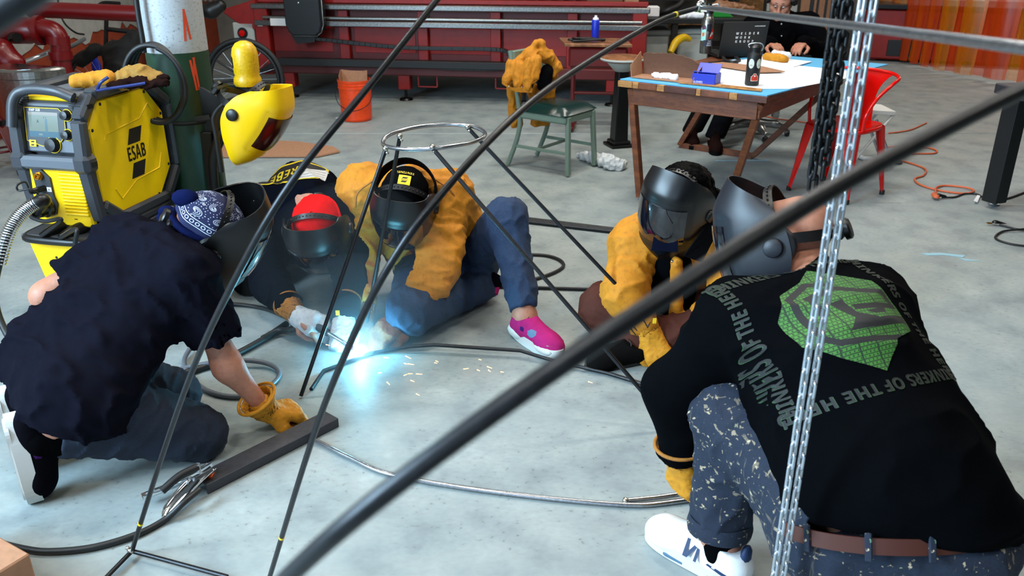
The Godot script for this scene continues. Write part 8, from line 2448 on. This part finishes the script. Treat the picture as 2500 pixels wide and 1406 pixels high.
# sitting cross-legged to the right, yellow jacket, dark hair behind the helmet
func person_seated() -> void:
	var p := person("person sitting cross-legged in yellow leather jacket and brown trousers, dark ponytail")
	var J := {"hipR": Vector3(0.58, 0.13, -3.42), "hipL": Vector3(0.8, 0.13, -3.4), "belly": Vector3(0.67, 0.26, -3.36), "chest": Vector3(0.66, 0.42, -3.28), "shR": Vector3(0.508, 0.425, -3.24), "shL": Vector3(0.833, 0.452, -3.2), "neck": Vector3(0.67, 0.55, -3.24),
		"knR": Vector3(0.389, 0.13, -3.247), "knL": Vector3(0.894, 0.14, -3.036), "anR": Vector3(0.617, 0.07, -3.105), "anL": Vector3(0.508, 0.07, -3.038), "heelR": Vector3(0.676, 0.05, -3.145), "toeR": Vector3(0.809, 0.04, -3.054), "heelL": Vector3(0.484, 0.05, -3.034), "toeL": Vector3(0.338, 0.04, -2.99),
		"elR": Vector3(0.444, 0.272, -3.08), "wrR": Vector3(0.54, 0.146, -2.98), "elL": Vector3(0.865, 0.306, -3.04), "wrL": Vector3(0.731, 0.121, -2.93)}
	var head := frame(Vector3(-0.62, -0.38, 0.68), Vector3(0.0, 0.9, 0.3), Vector3(0.655, 0.623, -3.16))
	var fR: Vector3 = Vector3(0.592, 0.015, -2.911) - J.wrR
	var fL: Vector3 = Vector3(0.656, 0.03, -2.933) - J.wrL
	part("body", body(J, head, [[J.wrR, fR, Vector3(-0.2, 0.5, 0.8), 1.0, [0.25, 0.3, 0.3, 0.35, 0.2]], [J.wrL, fL, Vector3(0.3, 0.8, 0.5), -1.0, [0.6, 0.6, 0.6, 0.6, 0.4]]]), M.skin, p)
	var jk := [[J.shR, J.shL, 0.095, 0.095], [J.chest, J.belly, 0.145, 0.15], [J.chest, J.neck, 0.11, 0.075], [J.shR, J.hipR + Vector3(0.02, 0.1, 0.02), 0.1, 0.11], [J.shL, J.hipL + Vector3(0, 0.1, 0.02), 0.1, 0.12], [J.shR, J.elR, 0.095, 0.082], [J.elR, J.wrR.lerp(J.elR, 0.3), 0.082, 0.065], [J.shL, J.elL, 0.095, 0.08], [J.elL, J.wrL.lerp(J.elL, 0.15), 0.08, 0.06]]
	var g := blob(jk, 0.0115, 0.018, [[J.chest + Vector3(-0.03, -0.12, 0.2), J.belly + Vector3(-0.02, -0.1, 0.17), 0.05, 0.085]], [[J.neck + Vector3(-0.01, 0.05, 0.02), Vector3(0, 1, 0.2), 0.1]], folds(4.8, 0.012, 41, J.elR - J.shR, 0.5))
	part("jacket", g, M.leather_jacket, p)
	# front opening flap, snaps and the dark denim collar
	part("jacket_flap", blob([[Vector3(0.637, 0.41, -3.06), Vector3(0.662, 0.128, -3.1), 0.022, 0.026], [Vector3(0.761, 0.205, -3.05), Vector3(0.721, 0.129, -3.06), 0.05, 0.04]], 0.009, 0.02, [], [], folds(8.0, 0.006, 42)), M.leather_jacket, p)
	for s in [[Vector3(0.612, 0.427, -3.025), 0], [Vector3(0.642, 0.276, -3.05), 1]]:
		part("snap", Geo.new().ball(s[0], 0.006, 8), M.chrome, p)
	part("collar", Geo.new().sheet([[Vector3(0.819, 0.631, -3.2), Vector3(0.793, 0.53, -3.1), Vector3(0.723, 0.425, -3.02)], [Vector3(0.773, 0.646, -3.16), Vector3(0.72, 0.55, -3.04), Vector3(0.647, 0.458, -3)]], 0.006).sheet([[Vector3(0.507, 0.509, -3.16), Vector3(0.533, 0.462, -3.1), Vector3(0.561, 0.439, -3.05)], [Vector3(0.558, 0.506, -3.12), Vector3(0.589, 0.477, -3.06), Vector3(0.623, 0.464, -3.04)]], 0.006), M.jacket_lining, p, "dark turned-down collar")
	part("shirt", blob([[J.chest + Vector3(-0.02, -0.05, 0.1), J.belly + Vector3(0, -0.06, 0.1), 0.09, 0.1]], 0.014, 0.02), M.shirt_black, p)
	part("hanging_badge", Geo.new().prism([Vector2(-0.05, -0.03), Vector2(0.05, -0.025), Vector2(0.045, 0.03), Vector2(-0.045, 0.035)], 0.004, frame(Vector3(-0.3, 0.1, 0.95), Vector3.UP, Vector3(0.58, 0.498, -3.02))), M.shirt_navy, p, "navy bib under the helmet")
	var tr := [[J.hipR, J.hipL, 0.13, 0.13], [J.hipR, J.knR, 0.115, 0.1], [J.hipL, J.knL, 0.115, 0.1], [J.knR, J.anR, 0.1, 0.07], [J.knL, J.anL + Vector3(-0.02, 0.02, 0), 0.1, 0.074]]
	part("trousers", blob(tr, 0.012, 0.016, [], [], folds(6.0, 0.009, 43, Vector3(1, 0, 0), 0.7)), M.trousers_brown, p)
	shoe(p, frame(J.toeL - J.heelL, Vector3(0.2, 1, 0.3), J.anL + Vector3(-0.02, -0.06, 0.02)), M.boot_black, M.rubber, {"len": 0.29, "high": 0.08, "called": "boot"})
	shoe(p, frame(J.toeR - J.heelR, Vector3(0, 1, 0.4), J.anR + Vector3(0.02, -0.05, 0)), M.boot_black, M.rubber, {"len": 0.29, "high": 0.12, "called": "boot"})
	part("knee_buckle", Geo.new().box(Vector3(0.06, 0.012, 0.02), Vector3(0.632, 0.121, -3.02), 0.004), M.cast_iron, p)
	var hb := [[head * Vector3(0, 0.05, -0.02), head * Vector3(0, 0.03, -0.05), 0.105, 0.095], [head * Vector3(0, 0.02, -0.08), head * Vector3(0, -0.08, -0.12), 0.07, 0.05], [head * Vector3(0.0, -0.03, -0.13), head * Vector3(0.06, -0.13, -0.19), 0.05, 0.04], [head * Vector3(0.06, -0.13, -0.19), head * Vector3(0.09, -0.2, -0.18), 0.045, 0.02]]
	part("hair", blob(hb, 0.007, 0.015, [], [], folds(30.0, 0.006, 44, head.basis.y, 5.0)), M.hair_black, p)
	var h := helmet(p, head * Transform3D(Basis(), Vector3(0, 0.0, 0.014)), M.helmet_black)
	part("emblem", shell_patch(0.05, 0.17, -0.27, 0.0, 0.002, 6), emblem_mat(), h, "yellow maker's tag")
	part("lettering", shell_patch(0.52, 0.62, 1.0, 1.42, 0.002, 6), word_print("SENTINEL", 160, 32, Color(0.8, 0.65, 0.15), M.font_bold), h)
	glove(p, J.wrR, J.elR, fR, Vector3(-0.2, 0.45, 0.85), 1.0, [0.22, 0.22, 0.26, 0.3, 0.25], M.leather_yellow, M.leather_yellow, 0.13, 0.046, 0.068)
	glove(p, J.wrL, J.elL, fL, Vector3(0.3, 0.8, 0.5), -1.0, [0.7, 0.7, 0.7, 0.7, 0.4], M.leather_yellow, M.leather_yellow, 0.1, 0.045, 0.06)
	part("cuff_tag", Geo.new().box(Vector3(0.014, 0.022, 0.004), Vector3(0.544, 0.22, -2.93), 0.001), M.label_yellow, p)
	var sc := Geo.new()
	for row in [[Vector3(0.451, 0.193, -2.925), Vector3(0.474, 0.165, -2.92)], [Vector3(0.466, 0.197, -2.925), Vector3(0.479, 0.182, -2.92)], [Vector3(0.495, 0.235, -2.925), Vector3(0.518, 0.198, -2.915)], [Vector3(0.515, 0.198, -2.915), Vector3(0.526, 0.222, -2.915)]]:
		sc.rod(row[0], row[1], 0.003, 0.002, 6)
	part("ink_scribble", sc, M.print_black, p)


# squatting at the right with the back to the camera, green print, painted jeans
func person_green_print() -> void:
	var p := person("squatting person seen from behind, black shirt with green print, paint-splashed jeans")
	var J := {"hipL": Vector3(0.74, 0.37, -1.56), "hipR": Vector3(0.93, 0.37, -1.5), "belly": Vector3(0.83, 0.5, -1.57), "chest": Vector3(0.77, 0.66, -1.76), "shL": Vector3(0.564, 0.698, -1.9), "shR": Vector3(0.889, 0.714, -1.95), "neck": Vector3(0.74, 0.77, -1.99),
		"knL": Vector3(0.562, 0.46, -1.85), "knR": Vector3(0.98, 0.14, -1.92), "anL": Vector3(0.546, 0.13, -1.81), "anR": Vector3(0.92, 0.1, -1.5), "heelL": Vector3(0.589, 0.04, -1.769), "toeL": Vector3(0.445, 0.05, -1.909), "heelR": Vector3(0.9, 0.12, -1.42), "toeR": Vector3(0.93, 0.04, -1.42),
		"elL": Vector3(0.444, 0.471, -1.96), "wrL": Vector3(0.466, 0.252, -1.97), "elR": Vector3(1.02, 0.45, -2.1), "wrR": Vector3(0.8, 0.25, -2.2)}
	var head := frame(Vector3(-0.84, -0.42, -0.36), Vector3(-0.2, 0.9, -0.3), Vector3(0.727, 0.848, -2.08))
	var fL: Vector3 = Vector3(0.479, 0.135, -1.98) - J.wrL
	part("body", body(J, head, [[J.wrL, fL, Vector3(-0.8, 0.1, 0.5), -1.0, [0.6, 0.7, 0.7, 0.7, 0.5]], [J.wrR, Vector3(-0.5, -0.6, -0.3), Vector3(0, 0.7, -0.6), 1.0, [0.5, 0.5, 0.5, 0.5, 0.4]]]), M.skin, p)
	var sh := [[J.shL, J.shR, 0.1, 0.1], [J.hipL + Vector3(0.0, 0.08, 0), J.shL.lerp(J.chest, 0.45), 0.15, 0.13], [J.hipR + Vector3(-0.01, 0.08, 0), J.shR.lerp(J.chest, 0.4), 0.15, 0.13], [J.belly, J.chest, 0.19, 0.16], [J.chest, J.neck, 0.13, 0.085], [J.shL, J.elL, 0.1, 0.085], [J.elL, J.wrL, 0.082, 0.058], [J.shR, J.elR, 0.095, 0.075], [J.elR, J.wrR, 0.075, 0.055], [J.hipR + Vector3(0.05, 0.04, 0.04), J.belly, 0.1, 0.15]]
	var g := blob(sh, 0.0095, 0.022, [], [[J.belly + Vector3(0.02, -0.098, 0.05), Vector3(-0.05, -1.0, 0.36), 0.3], [J.wrL, J.wrL - J.elL, 0.1], [J.neck + Vector3(-0.03, 0.035, -0.02), Vector3(-0.5, 0.8, -0.2), 0.1]], folds(3.6, 0.013, 51, Vector3(1, 0.25, 0.1), 2.4))
	part("shirt", g, M.shirt_black, p)
	part("back_print", decal(g, print_frame(), 0.4, 0.4, 0.002, 0.02), back_print(), p, "green print of a brick shield ringed by words")
	# jeans with a belt, loops, a pocket and a turned-up hem
	var tr := [[J.hipL, J.hipR, 0.165, 0.165], [J.hipL, J.knL, 0.13, 0.092], [J.knL, J.anL.lerp(J.knL, 0.08), 0.092, 0.078], [J.hipR, J.knR, 0.13, 0.095], [J.knR, J.anR, 0.095, 0.08], [J.hipL + Vector3(0, 0.02, -0.02), J.belly + Vector3(0, -0.06, 0.02), 0.15, 0.15], [J.hipL.lerp(J.knL, 0.3) + Vector3(0.02, 0.02, 0), J.knL, 0.125, 0.1]]
	var belt_n := Vector3(-0.05, 1.0, -0.36).normalized()
	var belt_at: Vector3 = J.belly + Vector3(0.01, -0.1, 0.055)
	var jg := blob(tr, 0.0095, 0.016, [], [[belt_at + belt_n * 0.02 + Vector3(0.03, 0, 0.06), belt_n, 0.235], [J.anL.lerp(J.knL, 0.05), J.anL - J.knL, 0.13]], folds(5.5, 0.009, 52, Vector3(0.2, 0.3, 1), 0.7))
	part("jeans", jg, M.denim_painted, p)
	var bx := frame(belt_n, Vector3(0, 0, -1), belt_at)
	var bl := Geo.new()
	var rows := [[], []]
	for k in 49:
		var a := TAU * k / 48.0
		for i in 2:
			rows[i].append(bx * Vector3(cos(a) * 0.255, sin(a) * 0.172, -0.012 + i * 0.034))
	bl.sheet(rows, 0.004)
	part("belt", bl, M.belt_brown, p, "brown leather belt")
	for a in [-2.6, -2.05, -1.57, -1.0]:
		part("belt_loop", Geo.new().box(Vector3(0.014, 0.008, 0.058), Vector3.ZERO, 0.003), M.denim_painted, p).transform = bx * Transform3D(Basis(Vector3.BACK, a + PI / 2), Vector3(cos(a) * 0.257, sin(a) * 0.175, 0.004))
	var hemc: Vector3 = J.anL.lerp(J.knL, 0.08)
	var hd: Vector3 = (J.knL - J.anL).normalized()
	var hx := hd.cross(Vector3.RIGHT).normalized()
	part("turned_hem", Geo.new().sheet([ring(hemc - hd * 0.02, 0.083, 28, Basis(hx.cross(hd), hd, hx)), ring(hemc, 0.086, 28, Basis(hx.cross(hd), hd, hx)), ring(hemc + hd * 0.022, 0.081, 28, Basis(hx.cross(hd), hd, hx))], 0.006, true), M.denim_painted, p)
	part("sock", blob([[J.anL + Vector3(0, 0.06, 0), J.anL + Vector3(0.01, -0.06, 0.01), 0.052, 0.05]], 0.009, 0.01), M.sock_black, p)
	var dirt: Vector3 = J.toeL - J.heelL
	var f := shoe(p, frame(Vector3(dirt.x, 0, dirt.z), Vector3.UP, Vector3(J.anL.x + 0.01, 0.006, J.anL.z + 0.01)), M.shoe_white, M.sole_white, {"len": 0.325, "high": 0.1, "sole_h": 0.04, "lace": M.shoe_white})
	f.set_meta("label", "white leather trainer with a navy letter")
	var nl := Transform3D(Basis(Vector3(0, -0.12, 1), Vector3(0.5, 1, 0.12), Vector3(-1, 0.5, 0)).orthonormalized(), Vector3(-0.0475, 0.066, 0.062))
	for s in [1.0]:
		part("side_letter", words("N", M.font_bold, 0.05, Transform3D(Basis(Vector3(0, 0, -1), Vector3(0.45, 0.9, 0), Vector3(-0.9, 0.45, 0)), Vector3(-0.049, 0.068, 0.06)).rotated_local(Vector3.BACK, 0.0)), M.print_navy, f)
		part("side_letter", words("N", M.font_bold, 0.05, Transform3D(Basis(Vector3(0, 0, -1), Vector3(-0.45, 0.9, 0), Vector3(0.9, 0.45, 0)) * Basis.FLIP_X, Vector3(0.049, 0.068, 0.06))), M.print_navy, f)
	part("stripe", Geo.new().prism([Vector2(-0.05, -0.004), Vector2(0.0, 0.004), Vector2(0.03, 0.006), Vector2(0.035, 0.0), Vector2(-0.01, -0.008)], 0.1, Transform3D(Basis(Vector3(0, 0, 1), Vector3.UP, Vector3(-1, 0, 0)), Vector3(0, 0.048, -0.02))), M.print_navy, f)
	part("heel_tab", Geo.new().ball(Vector3(0, 0.1, -0.07), Vector3(0.022, 0.03, 0.014), 10), M.print_navy, f)
	part("outsole", Geo.new().prism([Vector2(-0.04, -0.08), Vector2(0.04, -0.08), Vector2(0.046, 0.06), Vector2(0.05, 0.14), Vector2(0.03, 0.2), Vector2(-0.03, 0.2), Vector2(-0.05, 0.14), Vector2(-0.046, 0.06)], 0.014, Transform3D(Basis(Vector3(1, 0, 0), Vector3(0, 0, 1), Vector3(0, -1, 0)), Vector3(0, 0.006, 0)), 0.003), M.sole_blue, f)
	var f2 := shoe(p, frame(Vector3(0.05, -0.9, 0.1), Vector3(0, 0.1, -1), J.heelR + Vector3(0, 0.06, -0.06)), M.shoe_white, M.sole_white, {"len": 0.32, "lace": M.shoe_white})
	f2.set_meta("label", "white trainer under the hip")
	var h := helmet(p, head * Transform3D(Basis(Vector3.RIGHT, 0.05), Vector3(0, 0.0, 0.014)), M.helmet_grey, {"knob": M.helmet_grey})
	part("lettering", shell_patch(0.8, 0.9, -1.4, -0.9, 0.002, 6), word_print("SENTINEL", 160, 32, Color(0.85, 0.65, 0.1), M.font_bold), h)
	part("eye_shield", shell_patch(0.3, 0.55, -1.0, -0.82, 0.004, 8), M.galvanized, h)
	glove(p, J.wrL, J.elL, fL, Vector3(-0.8, 0.1, 0.5), -1.0, [0.75, 0.8, 0.85, 0.9, 0.5], M.leather_yellow, M.leather_tan, 0.05, 0.05, 0.074)
	part("sleeve_stripe", Geo.new().tube(smooth([Vector3(0.427, 0.46, -1.99), Vector3(0.395, 0.434, -1.96), Vector3(0.39, 0.383, -1.95)]), 0.004, 6), M.green_plastic, p, "bright green sleeve stripe")


func print_frame() -> Transform3D:
	var z := Vector3(0.22, 0.72, 0.66).normalized()
	var y := (Vector3(-0.22, 0.42, -0.6) - z * z.dot(Vector3(-0.22, 0.42, -0.6))).normalized()
	return Transform3D(Basis(y.cross(z), y, z), Vector3(0.754, 0.818, -1.7))


func back_print() -> StandardMaterial3D:
	var im := Image.create_empty(640, 640, false, Image.FORMAT_RGBA8)
	im.fill(Color(0, 0, 0, 0))
	var xf := px(im, 2.0)
	var gr := Color(0.22, 0.44, 0.14)
	var line := Color(0.11, 0.25, 0.1)
	# the shield, filled with rows of tiny words that read as bricks
	var shield := [Vector2(-0.62, 0.18), Vector2(-0.45, 0.5), Vector2(-0.12, 0.62), Vector2(0.1, 0.78), Vector2(0.36, 0.62), Vector2(0.66, 0.42), Vector2(0.7, 0.0), Vector2(0.62, -0.32), Vector2(0.3, -0.4), Vector2(0.0, -0.72), Vector2(-0.34, -0.46), Vector2(-0.6, -0.2)]
	stamp_poly(im, shield, xf, gr)
	for r in 34:
		var y := 0.78 - r * 0.045
		for c in 40:
			var x := -0.75 + c * 0.042 + (0.02 if r % 2 else 0.0)
			stamp_poly(im, [Vector2(x, y), Vector2(x + 0.012, y), Vector2(x + 0.012, y + 0.02), Vector2(x, y + 0.02)], xf, Color(0.05, 0.15, 0.05))
		stamp_line(im, [Vector2(-0.75, y - 0.012), Vector2(0.75, y - 0.012)], 0.012, xf, Color(0.06, 0.18, 0.07))
	for k in 9:
		stamp_line(im, [Vector2(-0.7 + k * 0.18, 0.8), Vector2(-0.7 + k * 0.18, -0.75)], 0.015, xf, Color(0.05, 0.15, 0.06))
	var dark := Color(0.03, 0.035, 0.045)
	stamp_line(im, [Vector2(0.75, -0.46), Vector2(-0.3, -0.3), Vector2(-0.42, -0.2), Vector2(-0.42, 0.4), Vector2(-0.1, 0.56), Vector2(0.1, 0.5)], 0.07, xf, dark)
	stamp_line(im, [Vector2(-0.24, 0.08), Vector2(-0.24, 0.34), Vector2(0.12, 0.42), Vector2(0.34, 0.3), Vector2(0.62, 0.24), Vector2(0.62, 0.02), Vector2(0.1, 0.08)], 0.08, xf, dark)
	stamp_poly(im, [Vector2(-0.12, 0.2), Vector2(0.02, 0.22), Vector2(0.06, 0.0), Vector2(0.24, -0.12), Vector2(0.66, -0.12), Vector2(0.6, -0.24), Vector2(-0.16, -0.2), Vector2(-0.02, -0.06)], xf, dark)
	stamp_poly(im, [Vector2(0.18, 0.0), Vector2(0.44, 0.02), Vector2(0.4, -0.06), Vector2(0.24, -0.06)], xf, dark)
	# the shield's outside is cut clean again
	var rim := shield + [shield[0]]
	for k in im.get_height():
		for j in im.get_width():
			var q := Vector2(j + 0.5, k + 0.5)
			var u := xf.affine_inverse() * q
			if not Geometry2D.is_point_in_polygon(u, PackedVector2Array(shield)):
				im.set_pixel(j, k, Color(0, 0, 0, 0))
	# the ring of words, outlined in green on the black of the shirt
	var l := letters("THINKERS OF THE HERD", M.font_bold, 0.13)
	for side in 4:
		var a := -PI / 2 * side
		var t := []
		for q in l:
			t.append((q * Vector2(0.96, 1.0) + Vector2(0, 0.88)).rotated(a))
		stamp(im, t, xf, line)
		t = []
		for k in range(0, l.size(), 3):
			for c in 3:
				t.append((l[k + c] * Vector2(0.96, 1.0) * 1.0 + Vector2(0.006, 0.874)).rotated(a))
		stamp(im, t, xf, Color(0.03, 0.045, 0.04))
	return print_mat(im, 0.7)


# far behind, at the back of the work table
func person_laptop() -> void:
	var p := person("person in dark coat with dark curly hair sitting behind the laptop at the table")
	var J := {"hipL": Vector3(2.3, 0.5, -7.2), "hipR": Vector3(2.05, 0.5, -7.25), "belly": Vector3(2.2, 0.62, -7.2), "chest": Vector3(2.18, 0.8, -7.15), "shL": Vector3(2.38, 0.88, -7.1), "shR": Vector3(1.98, 0.88, -7.15), "neck": Vector3(2.16, 0.95, -7.1),
		"knL": Vector3(1.85, 0.52, -6.95), "knR": Vector3(1.72, 0.52, -7.05), "anL": Vector3(1.578, 0.1, -6.537), "anR": Vector3(1.433, 0.1, -6.724), "heelL": Vector3(1.614, 0.05, -6.828), "toeL": Vector3(1.58, 0.04, -6.517), "heelR": Vector3(1.46, 0.05, -6.979), "toeR": Vector3(1.439, 0.04, -6.697),
		"elL": Vector3(2.5, 0.68, -6.85), "wrL": Vector3(2.2, 0.8, -6.6), "elR": Vector3(1.85, 0.72, -6.9), "wrR": Vector3(1.95, 0.8, -6.6)}
	var head := frame(Vector3(-0.35, -0.3, 0.88), Vector3(0, 1, 0.2), Vector3(2.133, 1.049, -7.08))
	part("body", body(J, head, [[J.wrL, Vector3(-0.6, -0.1, 0.7), Vector3(0, 1, 0), -1.0, [0.4, 0.4, 0.4, 0.4, 0.3]], [J.wrR, Vector3(0.2, -0.1, 0.9), Vector3(0, 1, 0), 1.0, [0.4, 0.4, 0.4, 0.4, 0.3]]]), M.skin, p)
	for s in [-1.0, 1.0]:
		part("eye", Geo.new().ball(head * Vector3(s * 0.031, 0.004, 0.08), 0.0095, 10), M.eye_white, p)
		part("iris", Geo.new().ball(head * Vector3(s * 0.031, 0.0, 0.0862), 0.0055, 8), M.hair_brown, p)
		part("eyebrow", Geo.new().tube([head * Vector3(s * 0.014, 0.033, 0.096), head * Vector3(s * 0.032, 0.038, 0.092), head * Vector3(s * 0.048, 0.034, 0.08)], 0.004, 6), M.hair_brown, p)
	part("lips", Geo.new().ball(head * Vector3(0, -0.066, 0.088), Vector3(0.02, 0.007, 0.006), 10, head.basis), M.lip, p)
	var hair := []
	var rng := RandomNumberGenerator.new()
	rng.seed = 9
	for k in 46:
		var a := rng.randf() * TAU
		var e := rng.randf_range(-0.45, 1.3)
		var q := Vector3(sin(a) * cos(e) * 0.098, 0.045 + sin(e) * 0.1, -0.02 + cos(a) * cos(e) * 0.11)
		if q.z > 0.035 and q.y < 0.09:
			continue
		hair.append([head * q, head * (q * 1.12 + Vector3(0, -0.02, 0)), 0.03, 0.02])
	part("hair", blob(hair, 0.009, 0.01, [], [], folds(40.0, 0.006, 61)), M.hair_brown, p)
	var ct := [[J.shL, J.shR, 0.09, 0.09], [J.chest, J.belly, 0.15, 0.16], [J.chest, J.neck, 0.11, 0.07], [J.shL, J.elL, 0.09, 0.08], [J.elL, J.wrL, 0.08, 0.055], [J.shR, J.elR, 0.09, 0.08], [J.elR, J.wrR, 0.078, 0.055], [J.hipL, J.hipR, 0.16, 0.16]]
	part("coat", blob(ct, 0.014, 0.02, [], [], folds(5.0, 0.012, 62)), M.coat_dark, p)
	for k in 3:
		part("button", Geo.new().ball(Vector3(2.13 + k * 0.01, 0.9 - k * 0.09, -6.985 + k * 0.005), 0.008, 8), M.galvanized, p)
	part("trousers", blob([[J.hipL, J.knL, 0.1, 0.08], [J.knL, J.anL, 0.08, 0.075], [J.hipR, J.knR, 0.1, 0.08], [J.knR, J.anR, 0.08, 0.075]], 0.014, 0.016, [], [[J.anL, Vector3(0, -1, 0), 0.12], [J.anR, Vector3(0, -1, 0), 0.12]]), M.trousers_black, p)
	for s in ["L", "R"]:
		var d: Vector3 = J["toe" + s] - J["heel" + s]
		shoe(p, frame(Vector3(d.x, 0, d.z), Vector3.UP, Vector3(J["an" + s].x, 0.005, J["an" + s].z)), M.boot_brown, M.boot_black, {"len": 0.27, "high": 0.13, "called": "boot", "lace": M.boot_brown})
